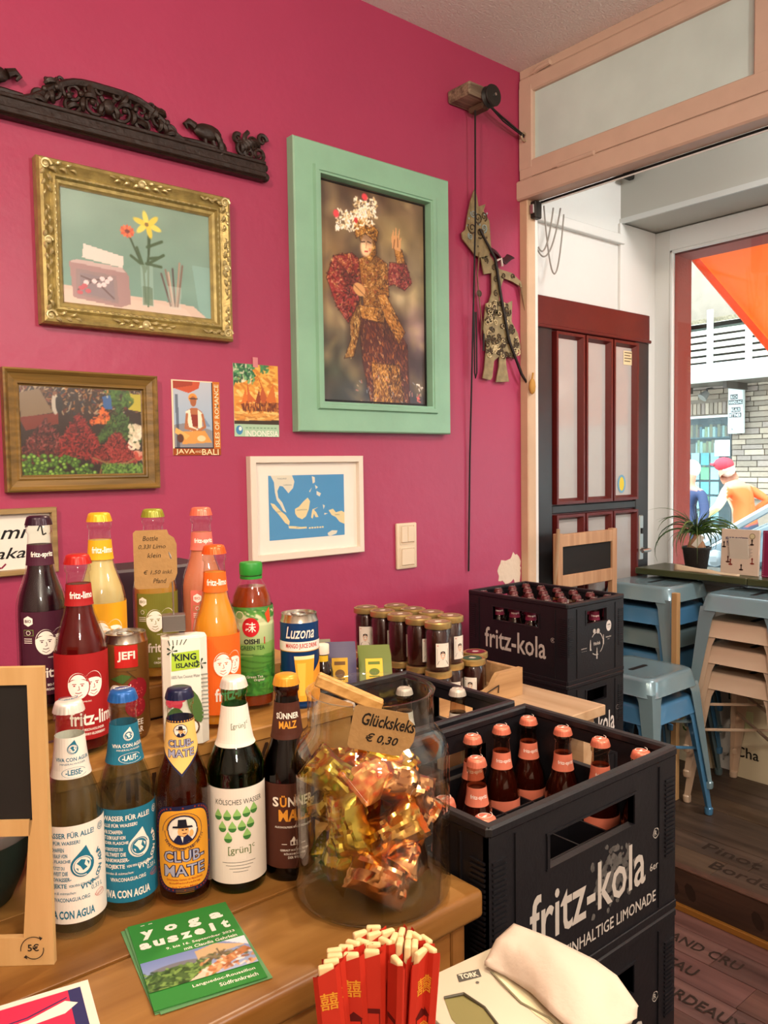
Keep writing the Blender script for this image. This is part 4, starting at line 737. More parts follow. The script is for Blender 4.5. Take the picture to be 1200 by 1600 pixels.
# ------------------------------------------------------------ bottles
def cam_ang(x, y): return math.atan2(-2.0-y, -x)
FR = [(0, .003), (.022, .002), (.027, 0), (.0295, .004), (.0305, .012), (.0305, .118), (.0300, .128), (.0275, .141), (.022, .156), (.0178, .169), (.0156, .182), (.0142, .200), (.0132, .214), (.0132, .217), (.0150, .2185), (.0153, .224), (.0138, .2265), (.0138, .231), (.0128, .2345), (0, .2345)]
VI = [(0, .003), (.022, .002), (.027, 0), (.0295, .004), (.0305, .012), (.0305, .122), (.0300, .131), (.0280, .142), (.0240, .154), (.0205, .164), (.0182, .174), (.0160, .191), (.0144, .208), (.0137, .219), (.0137, .223), (.0152, .2245), (.0152, .230), (.0138, .2325), (.0138, .237), (.0128, .2395), (0, .2395)]
GLASS = thin_glass('#fbfffd', 1.0)
_cap = {}
def cap_mesh(hx):
    if hx not in _cap:
        g = G(); g.lathe([(0, .0066), (.0105, .0064), (.0132, .0052), (.0143, .0025), (.0150, -.001), (.0160, -.0052), (.0150, -.0050)], mat(hx, .32, .25, bump=0), 63, rf=lambda a, z: 1+(.028*math.cos(21*a) if z < .001 else 0)); _cap[hx] = g
    return _cap[hx]
def inner(prof, fill, k=.93):
    rf = rad_at(prof); P = [(0, .0065)]+[(r*k-.0004, max(z, .007)) for r, z in prof if r > .02 and z < fill and z > .003]
    z = P[-1][1]
    while z < fill-.004: z += .006; P.append((rf(min(z, fill))*k-.0004, min(z, fill)))
    return P+[(0, P[-1][1])]
def wrap(par, name, prof, z0, z1, u0, u1, col, ang, off=.00035, shape=None):
    a = Art()
    if shape: a.poly(shape, col)
    else: a.rect(u0, z0, u1, z1, col)
    return a.build(name, cyl(rad_at(prof), ang, off), par, cut=(.003, .003 if z1 > .13 else 0))
def bottle(name, label, x, y, z, prof, glass, drink, fill, cap, turn=0, group=None, k=.93, captext=None):
    t = thing(name, label, 'bottle', (x, y, z), group=group); t['a'] = cam_ang(x, y)+turn
    G().lathe(prof, glass, 40).build('glass', t, 60)
    G().lathe(inner(prof, fill, k), drink, 32).build('drink', t, 50)
    h = prof[-1][1]; o = cap_mesh(cap).build('crown_cap', t, 50, loc=(0, 0, h-.002))
    if captext: a = Art(); a.ring(0, 0, .0095, .0008, captext[1]).text(captext[0], 0, 0, .004, captext[1], w=.012, bold=.03); a.build('cap_print', ftop(0, 0, .0067), o)
    return t
def lettering(par, prof, ang, art, off=.0006, name='lettering'):
    lo = min(float(np.asarray(it[1], float)[:, 1].min()) for it in art.it); return art.build(name, cyl(rad_at(prof), ang, off), par, eps=.0001, cut=(.003, .003 if lo > .13 else 0))
def faces(a, x, y, s, fg, bg):        # two heads side by side, a line drawing
    for dx, dy, rx, ry, q in ((.0095, .0008, .0115, .0160, -.06), (-.0085, -.0002, .0122, .0165, .08)):
        X, Y = x+dx*s, y+dy*s
        a.ell(X, Y, (rx+.0012)*s, (ry+.0012)*s, bg, 26, q); a.ell(X, Y, rx*s, ry*s, fg, 26, q)
        a.poly([(X+rx*s*math.cos(t)*(.97), Y+ry*s*math.sin(t)*.97) for t in [PI*(.08+.84*i/12) for i in range(13)]]+[(X-rx*s*.6, Y+ry*s*.42), (X, Y+ry*s*.55), (X+rx*s*.6, Y+ry*s*.42)], bg)
        a.poly([(X+rx*s*.86*math.cos(t), Y+ry*s*.86*math.sin(t)) for t in [PI*(.15+.7*i/10) for i in range(11)]]+[(X-rx*s*.55, Y+ry*s*.5), (X+rx*s*.55, Y+ry*s*.5)], fg if dx < 0 else bg)
        for e in (-1, 1): a.rect(X+e*.0045*s-.0024*s, Y+.0018*s, X+e*.0045*s+.0024*s, Y+.0028*s, bg); a.ell(X+e*.0045*s, Y+.0002*s, .0013*s, .0009*s, bg, 8)
        a.line([(X+.0006*s, Y), (X+.0014*s, Y-.0048*s), (X-.001*s, Y-.0052*s)], .0007*s, bg); a.line([(X-.0036*s, Y-.0085*s), (X, Y-.0092*s), (X+.0036*s, Y-.0082*s)], .0009*s, bg)
        a.line([(X-.0045*s, Y-.011*s), (X, Y-.0138*s), (X+.0045*s, Y-.011*s)], .0006*s, bg)
def fritz(label, x, y, z, drink, cap, lab, word, small, turn=0, name='lemonade_bottle', uL=-.028, uR=.065, logo=.012, bio=False, fill=.203, fg='#efe8dd', dz=0, neck=None, body=True, group=None):
    t = bottle(name, label, x, y, z, FR, GLASS, drink, fill, cap, turn, group); ang = t['a']
    n = wrap(t, 'neck_label', FR, .178, .2035, -.052, .052, lab, ang)
    a = Art(); a.text(word, .0035, .191, .0085, fg, w=.028, bold=.022); lettering(n, FR, ang, a)
    if body:
        b = wrap(t, 'body_label', FR, .020, .123, uL, uR, lab, ang); a = Art(); faces(a, logo, .086, .95, fg, lab)
        a.text('HAMBURG', logo, .0665, .0018, fg); a.text(word, logo+.012, .046, .017, fg, w=.062, bold=.022)
        for i, s in enumerate(small): a.text(s, logo+.008, .0325-.0055*i, .0030, fg, w=.0014*len(s)*1.25, bold=.02)
        if bio:
            a.poly([(uL+.010+.0065*math.cos(PI/6+i*PI/3), .112+.0065*math.sin(PI/6+i*PI/3)) for i in range(6)], fg); a.text('BIO', uL+.010, .112, .0038, lab, bold=.02)
            a.rect(uL+.004, .094, uL+.016, .1015, '#7a9a4a' if lab != '#8a8a3a' else fg); a.rect(uL+.0045, .0945, uL+.0155, .101, lab); a.ring(uL+.010, .0978, .0028, .0006, fg, 12)
            for i in range(3): a.rect(uL+.004, .090-.0025*i, uL+.014, .0908-.0025*i, fg)
        lettering(b, FR, ang, a)
    return t
PUR = mat('#1c0610', .25); REDL = mat('#5c0a0c', .15, trans=.35, ior=1.2)
fritz('dark purple elderberry spritzer bottle with plum label in the back row, far left', .309, -.958, 1.175, PUR, '#2a1022', '#43182c', 'fritz-spritz', ['BIO-TRAUBENSCHORLE', 'ORGANIC GRAPE SPRITZER'], bio=True, uL=-.0265, logo=.011)
fritz('lemon yellow soda bottle with yellow cap between purple and olive bottles', .386, -.955, 1.175, cloudy('#ecd99a', .5), '#d9a422', '#e0a01c', 'fritz-limo', ['ZITRONENLIMONADE', 'LEMON LEMONADE'], uL=-.05, logo=.006)
fritz('olive labelled apple spritzer bottle behind the kraft price tag', .473, -.925, 1.175, cloudy('#dca848', .5), '#8a8a2a', '#74742a', 'fritz-spritz', ['BIO-APFELSCHORLE', 'ORGANIC APPLE SPRITZER'], bio=True, uL=-.0275, logo=.007)
fritz('rose pink rhubarb spritzer bottle with salmon cap behind the orange bottle', .537, -.945, 1.175, cloudy('#e39070', .5), '#d96a52', '#cf6a5c', 'fritz-spritz', ['BIO-RHABARBERSCHORLE', 'ORGANIC RHUBARB'], bio=True, uL=-.018, logo=.02)
fritz('red cherry soda bottle with red cap and red label', .333, -1.023, 1.13, REDL, '#b3221c', '#9c1a1c', 'fritz-limo', ['KIRSCH-HOLUNDER', 'CHERRY-ELDERBERRY'], uL=-.06, logo=.004)
fritz('orange soda bottle with orange cap and bright orange label', .503, -1.046, 1.13, cloudy('#f5ab2c', .5), '#d9581c', '#e0621c', 'fritz-limo', ['ORANGENLIMONADE', 'ORANGE LEMONADE'], uL=-.0225, logo=.0155)
TEAL = '#1c6a84'; CRW = '#e6ddd0'
def drop(a, x, y, s, fg, bg):          # water drop emblem with a globe
    a.poly([(x+s*math.cos(t)*.8, y+s*math.sin(t)*.8) for t in [PI*(.75)+1.5*PI*i/20 for i in range(21)]]+[(x+.25*s, y+1.35*s)], fg); a.ell(x, y, .55*s, .55*s, bg, 20)
    for p in ([(-.4, .2), (-.1, .45), (.2, .35), (.1, .05), (.3, -.2), (.0, -.35), (-.15, -.05)], [(.25, .3), (.45, .15), (.4, -.1)], [(-.45, -.1), (-.3, -.15), (-.3, -.35)]): a.poly([(x+s*p_, y+s*q_) for p_, q_ in p], fg)
    a.ring(x, y, .66*s, .06*s, bg, 20, .3, 5)
WATER = clear('#f2f7f4', .35, 1.33)
def viva(label, x, y, cap, lab, fg, word, turn):
    t = bottle('water_bottle', label, x, y, .985, VI, GLASS, WATER, .185, cap, turn, k=.94, captext=('VIVA', fg if lab != TEAL else CRW)); ang = t['a']
    n = wrap(t, 'neck_label', VI, .166, .2075, -.052, .052, lab, ang); a = Art(); drop(a, .004, .196, .0068, fg, lab); a.text('VIVA CON AGUA', .004, .1855, .0040, fg, w=.036, bold=.02); a.text('MINERALWASSER', .004, .181, .0018, fg, w=.026)
    a.text('-'+word+'-', .005, .1725, .0055, fg, w=.017, bold=.03); a.ring(.005, .1725, .012, .0006, fg, 20, .2, 5.9, .42); lettering(n, VI, ang, a)
    b = wrap(t, 'body_label', VI, .0185, .121, -.055, .055, lab, ang); a = Art(); drop(a, .011, .078, .0150, fg, lab)
    a.text('WASSER FÜR ALLE!', -.002, .112, .0068, fg, w=.052, bold=.02); a.text('ALLE FÜR WASSER!', -.010, .104, .0046, fg, w=.038, bold=.02)
    for i, s in enumerate(('WIR SCHAFFEN', 'MIT DEM KAUF VON', 'JEDER FLASCHE', 'UNTERSTÜTZT DU', 'WELTWEIT DIE', 'TRINKWASSER-')): a.text(s, -.029, .0965-.0062*i, .0042, fg, 'L', w=.0225+.003*(i % 3), bold=.02)
    a.text('PROJEKTE', -.029, .058, .0058, fg, 'L', w=.024, bold=.025); a.text('VON VIVA CON AGUA, DANKE!', -.003, .058, .0034, fg, 'L', w=.032, bold=.02); a.arc('VIVA CON AGUA', .011, .076, .0205, .0052, fg, -1.7, .7, .03)
    a.text('spenden & mitmachen:', -.012, .0505, .0038, fg, w=.032, shear=.2); a.text('VIVACONAGUA.ORG', -.002, .044, .0042, fg, w=.038, bold=.015); a.text('0,33 L', .026, .051, .0055, fg, w=.014)
    a.ring(.029, .0425, .0062, .0006, '#c0504a', 18, 0, 2*PI, .6).text('MEHRWEG', .029, .0425, .0022, '#c0504a', w=.009, rot=.3); a.text('VIVA CON AGUA', -.004, .028, .0088, fg, w=.052, bold=.03); a.ring(.033, .112, .0042, .0006, fg, 16).ring(.033, .112, .0024, .0008, fg, 12)
    lettering(b, VI, ang, a); return t
viva('clear water bottle with white neck label reading leise beside the chalk frame', .276, -1.147, '#ded6cb', CRW, TEAL, 'LEISE', -.10)
viva('clear water bottle with teal labels and blue cap reading laut', .335, -1.145, '#1c5aa0', TEAL, CRW, 'LAUT', .05)
# mate bottle
NAVY = '#17193c'; ORY = '#dd9a2c'; PALE = '#e8b868'
t = bottle('mate_bottle', 'amber mate bottle with orange hat logo label and navy cap', .392, -1.166, .985, [(r, z*.982) for r, z in VI], GLASS, clear('#c07a3c', .35, 1.33), .17, '#161a3c'); P = [(r, z*.982) for r, z in VI]; ang = t['a']
n = wrap(t, 'neck_label', P, .15, .212, 0, 0, NAVY, ang, shape=[(-.05, .2055), (.05, .2055), (.05, .175), (.026, .172), (.0, .146), (-.026, .172), (-.05, .175)])
a = Art(); a.poly([(-.05, .203), (.05, .203), (.05, .178), (.024, .1735), (.0, .149), (-.024, .1735), (-.05, .178)], PALE)
def hat(a, x, y, s):
    a.ell(x, y, s, s, CRW, 22).ring(x, y, s, .08*s, '#17193c', 22); a.ell(x+.05*s, y-.1*s, .36*s, .42*s, '#e0a868', 14).poly([(x-.62*s, y+.18*s), (x+.66*s, y+.12*s), (x+.6*s, y+.24*s), (x+.3*s, y+.28*s), (x+.24*s, y+.72*s), (x-.26*s, y+.74*s), (x-.3*s, y+.3*s), (x-.6*s, y+.3*s)], '#121220')
    a.poly([(x-.62*s, y-.75*s), (x-.3*s, y-.3*s), (x+.1*s, y-.45*s), (x+.3*s, y-.3*s), (x+.62*s, y-.72*s), (x, y-.96*s)], '#17193c').poly([(x-.12*s, y-.4*s), (x+.05*s, y-.45*s), (x, y-.85*s)], CRW).line([(x-.05*s, y+.0*s), (x+.08*s, y)], .07*s, '#121220').line([(x+.18*s, y+0*s), (x+.3*s, y)], .07*s, '#121220').line([(x+.0*s, y-.25*s), (x+.25*s, y-.24*s)], .06*s, '#6a2c1c').ell(x+.55*s, y-.25*s, .14*s, .24*s, '#e0a868', 10)
hat(a, 0, .1945, .0072)
for s_, y_ in (('CLUB-', .1805), ('MATE', .1700)): a.text(s_, 0, y_, .0090, NAVY, w=.030, bold=.07).text(s_, 0, y_, .0082, '#9a9ab0', w=.0285, bold=.01)
for i in range(22): a.ell(-.034+.0032*i, .2045, .0009, .0009, ORY, 6)
lettering(n, P, ang, a)
rr = [(.035*math.copysign(abs(math.cos(q))**.45, math.cos(q)), .0665+.0485*math.copysign(abs(math.sin(q))**.5, math.sin(q))) for q in [2*PI*i/48 for i in range(48)]]
b = wrap(t, 'body_label', P, .02, .115, 0, 0, NAVY, ang, shape=rr); a = Art(); a.poly([(x*.87, .0665+(z-.0665)*.9) for x, z in rr], ORY)
for i in range(46): x_, z_ = rr[i % 48]; a.ell(x_*.93, .0665+(z_-.0665)*.95, .0011, .0011, '#8a2c1c', 6)
hat(a, -.001, .0885, .0165); a.ring(-.001, .0885, .0195, .0022, ORY, 26).ring(-.001, .0885, .0202, .0006, NAVY, 26); a.arc('ERFRISCHEND UND AKTIV', -.001, .0885, .0215, .0026, NAVY, PI+.5, 2*PI-.3, .02)
for s_, y_ in (('CLUB-', .0585), ('MATE', .0425)): a.text(s_, 0, y_, .0138, NAVY, w=.047, bold=.07).text(s_, 0, y_, .0126, '#a0a0b4', w=.0445, bold=.01)
for i, s_ in enumerate(('Erfrischendes Getränk mit Mate-Extrakt', 'koffeinhaltig', 'aus Yerba-Mate')): a.text(s_, 0, .0325-.0042*i, .0026, '#a8481c', w=.04-.006*i, bold=.02)
for i in range(3): a.rect(-.010, .0205-.0018*i, .010, .0212-.0018*i, '#7a5418')
lettering(b, P, ang, a)
# green glass water
GP = [(0, .003), (.022, .002), (.028, 0), (.0315, .004), (.0325, .012), (.0325, .122), (.0330, .130), (.0325, .138), (.0330, .140), (.0325, .142), (.0300, .151), (.0240, .164), (.0205, .172), (.0180, .186), (.0158, .202), (.0140, .216), (.0137, .223), (.0152, .2245), (.0152, .230), (.0138, .2325), (.0138, .237), (.0128, .2395), (0, .2395)]
t = bottle('water_bottle', 'dark green glass water bottle with cream labels and green drops', .452, -1.182, .985, GP, thin_glass('#8fc7a0', 1.0), clear('#2f7a52', .4, 1.33), .17, '#dfd8cc', k=.94); ang = t['a']
n = wrap(t, 'neck_label', GP, .167, .2125, -.06, .06, CRW, ang); a = Art(); a.text('[grün]', .004, .190, .0072, '#5a6a52', w=.0165).text('c', .0145, .1935, .003, '#5a6a52'); lettering(n, GP, ang, a)
b = wrap(t, 'body_label', GP, .014, .124, -.045, .045, CRW, ang); a = Art(); a.text('KÖLSCHES WASSER', .003, .109, .0072, '#26302a', w=.056)
for x_, y_ in ((-.022, .092), (-.011, .092), (0, .0925), (.0105, .0945), (.0195, .097), (-.017, .0785), (-.0055, .0785), (.005, .0795), (.015, .0815), (-.0105, .0665), (.0105, .069)):
    a.poly([(x_+.0046*math.cos(q), y_+.0046*math.sin(q)) for q in [PI*.8+1.4*PI*i/12 for i in range(13)]]+[(x_, y_+.0085)], '#8fbf6a').poly([(x_+.0046*math.cos(q), y_+.0046*math.sin(q)) for q in [PI+PI*i/10 for i in range(11)]], '#3f7a3a')
a.text('[grün]', .002, .052, .0105, '#6a7a4a', w=.026, bold=.005).text('c', .018, .056, .004, '#6a7a4a')
for i in range(4): a.rect(-.018+.004*i, .0385-.0036*i, .020-.003*i, .0391-.0036*i, '#6a6a62')
lettering(b, GP, ang, a)
# malt
BR = '#4a2418'; AM = '#dd9430'
t = bottle('malt_drink_bottle', 'dark brown malt bottle with brown label and amber cap', .512, -1.20, .985, [(r, z*.982) for r, z in VI], thin_glass('#7a4a2c', 1.0), mat('#1a0803', .1), .172, '#d69328'); ang = t['a']
n = wrap(t, 'neck_label', P, .166, .2085, -.05, .05, BR, ang); a = Art(); a.text('SÜNNER', .001, .194, .0085, CRW, w=.028, bold=.03).text('MALZ', .001, .183, .0085, AM, w=.021, bold=.03); lettering(n, P, ang, a)
b = wrap(t, 'body_label', P, .0175, .118, -.05, .05, BR, ang); a = Art(); a.text('S', -.0155, .0965, .0115, CRW, w=.0078, bold=.03).text('Ü', -.0062, .0975, .0140, AM, w=.0078, bold=.03).text('NNER', .0155, .0965, .0115, CRW, w=.0325, bold=.03).text('MALZ', .008, .0805, .014, AM, w=.040, bold=.03).text('ALKOHOLFREIE MALZSPEZIALITÄT', .006, .067, .0028, CRW, w=.046, bold=.02)
a.rect(.001, .045, .009, .051, CRW).rect(.002, .046, .0042, .0495, BR).rect(.0058, .046, .008, .0495, BR).poly([(.002, .051), (.005, .0555), (.008, .051)], CRW).rect(-.009, .046, -.003, .0468, CRW).rect(.013, .046, .019, .0468, CRW)
for i, s_ in enumerate(('GEBRAUT IN DER ÄLTESTEN', 'KÖLSCHBRAUEREI', 'DER WELT')): a.text(s_, .006, .0395-.0045*i, .0028, CRW, w=.034-.009*i, bold=.02)
lettering(b, P, ang, a)
# cans
def can_prof(r, h): return [(0, .002), (r*.78, .002), (r*.84, 0), (r*.9, .003), (r, .011), (r, h-.011), (r*.92, h-.003), (r*.93, h), (r*.89, h), (r*.87, h-.004), (0, h-.004)]
def can(name, label, x, y, r, h, body):
    t = thing(name, label, 'can', (x, y, 1.13)); pr = can_prof(r, h); wl = G().lathe(pr[:6], body, 40).build('wall', t, 40); G().lathe(pr[5:], mat('#c9c4b8', .25, 1), 40).build('lid', t, 40)
    G().tube([(.012*math.cos(q)*.8, .002+.012*math.sin(q), h-.002) for q in [2*PI*k/14 for k in range(15)]], .0012, METAL, 6).build('pull_tab', t); return wl, pr, cam_ang(x, y)
t, pr, ang = can('juice_can', 'golden brown lychee juice can with red name box', .393, -1.013, .0272, .134, mat('#8a6434', .35, .5, var=.15, scale=20)); a = Art()
a.rect(-.014, .094, .014, .122, '#b5201c').text('JEFI', 0, .108, .013, CRW, w=.021, bold=.03).rect(-.012, .0895, .012, .0902, '#5a3c1c'); LY = mat('#8a1c24', .5, bump=.4, bscale=300)
for x_, y_, r_ in ((.013, .066, .014), (.010, .044, .013), (-.002, .055, .0)): 
    if r_: a.ell(x_, y_, r_, r_, '#8a1a26', 20); [a.ell(x_+random.uniform(-.7, .7)*r_, y_+random.uniform(-.7, .7)*r_, .0012, .0012, '#b03a40', 6) for _ in range(16)]
a.ell(-.014, .062, .009, .011, '#e2d8c8', 16).poly([(-.02, .08), (-.005, .074), (.006, .083), (-.006, .086)], '#3f5a24').poly([(-.022, .06), (-.012, .07), (-.004, .06), (-.012, .064)], '#4a6a2c').line([(.0, .09), (.012, .078)], .0012, '#4a3418')
a.text('LYCHEE', .004, .024, .0075, CRW, w=.030, bold=.015).text('NECTAR', .004, .0145, .0075, CRW, w=.030, bold=.015).rect(-.012, .008, .016, .0088, '#e0c890'); lettering(t, pr, ang, a, name='print')
t, pr, ang = can('juice_can', 'blue mango juice can with white script beside the green tea bottle', .632, -1.05, .0272, .133, mat('#143e74', .32, .4)); a = Art()
a.poly([(-.05, .0), (-.05, .03), (-.012, .036), (.02, .052), (.05, .08), (.05, 0)], '#d8902c'); a.rect(-.06, .083, .06, .096, '#e2ddd2').text('MANGO JUICE DRINK', .004, .0895, .0085, '#b52c1c', w=.048, bold=.025).rect(-.06, .082, .06, .083, '#c79a3c'); a.text('Luzona', .001, .109, .017, CRW, w=.042, shear=.3, bold=.01)
a.poly([(-.008, .076), (.022, .076), (.017, .012), (-.002, .012)], '#e8a030').poly([(-.008, .076), (.022, .076), (.0215, .071), (-.0075, .071)], '#f2d8a0').poly([(-.004, .066), (.008, .066), (.006, .02), (-.001, .02)], '#f0b848').poly([(-.05, .058), (-.018, .05), (-.02, .03), (-.05, .03)], '#3f7a3a').rect(-.06, .0, .06, .008, '#143e74').ell(-.022, .026, .012, .014, '#d8742c', 16); lettering(t, pr, ang, a, name='print')
# tea in a PET bottle
t = thing('tea_bottle', 'plastic green tea bottle with green screw cap and leaf label', 'bottle', (.580, -1.008, 1.13)); ang = cam_ang(.580, -1.008)
OP = [(0, .004), (.018, .004), (.025, 0), (.0290, .006), (.0300, .014), (.0300, .03), (.0300, .120), (.0292, .124), (.0300, .130), (.0296, .142), (.0265, .158), (.0205, .172), (.0150, .180), (.0140, .186), (.0140, .200), (0, .200)]
G().lathe(OP, thin_glass('#ffffff', .8), 36).build('plastic_shell', t, 50); G().lathe(inner(OP, .176, .95), mat('#a8481c', .1, trans=.6, ior=1.25), 30).build('drink', t, 50)
G().lathe([(0, .0), (.0155, 0), (.0160, .002), (.0160, .015), (.0148, .0175), (0, .0178)], mat('#23842c', .4), 60, rf=lambda q, z: 1+.012*math.cos(30*q) if z < .016 else 1).build('screw_cap', t, 40, loc=(0, 0, .1885)); G().lathe([(.0150, .183), (.0158, .183), (.0158, .187), (.0150, .187)], mat('#23842c', .4), 30).build('cap_ring', t)
c = Cv(150, 110, '#d8d6b0', '#3f7a2c'); c.poly([(0, .45), (1, .38), (1, 1), (0, 1)], '#6a9a3c', .6).poly([(0, .6), (1, .5), (1, 1), (0, 1)], '#3c7a28', .7)
for i in range(9): c.line([(k/12, .56+.05*i+.03*math.sin(k*.9+i)) for k in range(13)], .012, '#2c5a1c', .6)
c.dabs(['#1c4a1c', '#3f8a34', '#2c6a24'], 60, .42, .75, .72, .99, .08, .02, 1, 1.2); c.poly([(0, 0), (1, 0), (1, .05), (0, .04)], '#2c6a28'); c.dabs(['#2c6a28', '#4a8a34'], 60, 0, 1, 0, .14, .1, .02, .3, .6)
b = c.build('label', cyl(rad_at(OP), ang, .0004), -.085, .022, .085, .146, t, vcol(.35)); a = Art(); a.ell(-.002, .1185, .0115, .0135, '#b81c24', 24)
a.text('味', -.002, .1185, .014, CRW, bold=.01).text('OISHI', -.001, .0985, .0072, '#1c1c1c', w=.021, bold=.035).text('GREEN TEA', .0, .0895, .0060, '#1f4a24', w=.033, bold=.012).text('Green Tea', .002, .049, .0036, CRW).text('Original', .008, .044, .0042, CRW, shear=.2)
a.ring(-.017, .135, .0062, .0012, '#d8d2b0', 16).ell(-.017, .135, .005, .005, '#7a9a5c', 14).rect(.016, .094, .0175, .104, '#b81c24'); a.poly([(.018, .136), (.026, .145), (.028, .125), (.023, .122)], '#d84a24'); lettering(b, OP, ang, a, .0012)
# coconut water carton
t = thing('coconut_water_carton', 'white coconut water carton with lime green name box and hibiscus', 'carton', (.441, -1.078, 1.13), cam_ang(.441, -1.078)+PI/2+.08); CW = mat('#e4e0d2', .4)
w_, d_, b_ = .027, .020, .009; oc = [(-w_+b_, -d_), (w_-b_, -d_), (w_, -d_+b_), (w_, d_-b_), (w_-b_, d_), (-w_+b_, d_), (-w_, d_-b_), (-w_, -d_+b_)]
G().prism(oc, .132, CW).build('box', t, 20); G().box(-.018, .018, -.012, .012, .132, .1332, CW, .0005).build('top_seam', t)
a = Art(); a.poly([(-.017, .093), (.017, .095), (.0165, .117), (-.0165, .115)], '#a6c43a').text('KING', .0, .1095, .0085, '#18222a', w=.026, bold=.03).text('ISLAND', .002, .0995, .0062, '#18222a', w=.027, bold=.03).text('100% Pure Coconut Water', 0, .0855, .0038, '#3a4a52', w=.034)
for x_, y_ in ((-.016, .118), (.018, .10)):
    for q in range(5): a.poly([(x_, y_), (x_+.006*math.cos(q*1.25-.2), y_+.006*math.sin(q*1.25-.2)), (x_+.0072*math.cos(q*1.25), y_+.0072*math.sin(q*1.25)), (x_+.006*math.cos(q*1.25+.2), y_+.006*math.sin(q*1.25+.2))], '#2a3a2c')
for q in range(5): a.ell(-.013+.0075*math.cos(q*1.256), .060+.0085*math.sin(q*1.256), .0058, .0066, '#c8304a', 12)
a.ell(-.013, .06, .003, .003, '#f0d890', 8).ell(-.014, .03, .012, .018, '#3f5a2c', 16).ell(.004, .022, .011, .010, '#e8e4d8', 16).ring(.004, .022, .011, .002, '#5a3c24', 16).ell(.010, .048, .008, .022, '#4a6a34', 12, .3)
for i in range(12): a.rect(.018, .03+.005*i, .0265, .032+.005*i, '#8a8a80')
for i in range(5): a.line([(-.018+.004*i, .125), (-.020+.0055*i, .1315)], .001, '#2a3a2c')
a.build('print', flat(0, 0, -d_), t)
hd = thing('price_tag_holder', 'metal cube clip on the carton holding a kraft price tag', 'tag holder', (.432, -1.071, 1.2632), cam_ang(.432, -1.071)+PI/2)
G().box(-.014, .014, -.010, .010, .0056, .026, mat('#8f8b86', .35, .9), .001).build('cube', hd); G().tube([(0, 0, .026), (0, 0, .06), (-.003, 0, .10)], .0011, METAL, 8).tube([(-.003, -.0012, .078), (.002, -.003, .09), (-.001, -.004, .1), (-.004, -.003, .11)], .0028, METAL, 8, flat=.5).build('wire_clip', hd)
KR = mat('#a07a48', .75, var=.12, scale=60, bump=.1, bscale=200)
def price_tag(par, w, h, M): 
    g = G(); g.prism([(-w/2, -h/2+.003), (-w/2+.003, -h/2), (w/2-.012, -h/2), (w/2-.010, -h/2+.006), (w/2-.004, -h/2+.010), (w/2-.001, -h/2+.018), (w/2-.001, h/2-.018), (w/2-.004, h/2-.010), (w/2-.010, h/2-.006), (w/2-.012, h/2), (-w/2+.003, h/2), (-w/2, h/2-.003)], .0008, KR, M); return g.build('kraft_tag', par, 0)
tM = T(-.019, -.0048, .096, PI/2, 0, 0); tgo = price_tag(hd, .052, .072, tM); a = Art()
for i, (s_, w_) in enumerate((('Bottle', .018), ('0,33l Limo', .032), ('klein', .016), ('', .01), ('€ 1,50 inkl.', .034), ('Pfand', .016))):
    if s_: a.text(s_, -.006+.002*i, .026-.0105*i, .0058, '#3a2c1c', w=w_, shear=.25)
a.build('handwriting', fM(tM @ T(0, 0, .0009)), tgo)

# ------------------------------------------------------------ chalk frame, bowl, flyers
d_ = math.atan2(-1.174+1.201, .204-.238); st = thing('chalkboard_stand', 'pale wood standing frame with black board and 5 euro return mark', 'sign', (.237, -1.2, .9852), d_+PI); PW = wood('#d0aa74', '#bc945c', 'Z', 10, .5, .05)
def qb(pts): G().prism(pts, .007, PW, T(0, .0035, 0, PI/2)).build('panel', st, 10)
ttop = .296; R0 = 0.0; L0 = -.19
qb([(-.006, .0), (0, .0), (0, ttop), (-.0155, ttop), (-.0155, .146), (-.0185, .146), (-.0285, .03), (-.0285, 0)][0:8])
qb([(L0, 0), (L0+.0285, 0), (L0+.0285, .03), (L0+.0185, .146), (L0+.0155, .146), (L0+.0155, ttop), (L0, ttop)]); qb([(L0+.0155, ttop-.017), (-.0155, ttop-.017), (-.0155, ttop), (L0+.0155, ttop)]); qb([(L0+.0185, .130), (-.0185, .130), (-.0155, .146), (L0+.0155, .146)]); qb([(L0+.0285, 0), (-.0285, 0), (-.0285, .028), (L0+.0285, .028)])
G().box(L0+.0155, -.0155, -.001, .002, .146, ttop-.017, CHALK).build('blackboard', st)
a = Art(); a.text('5€', -.0195, .018, .0075, '#2a2420', w=.011, bold=.02); a.ring(-.0195, .018, .0115, .0009, '#2a2420', 24, .9, 3.3).ring(-.0195, .018, .0115, .0009, '#2a2420', 24, 4.0, 6.4)
a.poly([(-.0135, .0295), (-.0100, .0275), (-.0125, .0250)], '#2a2420').poly([(-.0255, .0065), (-.029, .0085), (-.0265, .011)], '#2a2420'); a.build('lettering', flat(0, 0, -.0036), st)
bw = thing('lidded_bowl', 'dark green bowl with grey translucent lid behind the chalk frame', 'bowl', (.198, -1.024, .985)); G().lathe([(0, .0), (.04, 0), (.046, .004), (.058, .03), (.068, .07), (.070, .082), (.067, .082), (.06, .06), (0, .055)], mat('#24332e', .5), 36).build('bowl', bw, 50)
G().lathe([(.066, .081), (.0725, .081), (.0735, .086), (.071, .092), (.058, .0935), (.056, .089), (.03, .086), (.028, .09), (0, .091)], mat('#8c8480', .25, trans=.35), 36).build('lid', bw, 50)
fy = thing('yoga_flyer_stack', 'small stack of green yoga flyers lying on the counter', 'flyer', (.347, -1.277, .9853)); rt = math.atan2(-1.213+1.187, .421-.312)
W2, H2 = .0525, .074
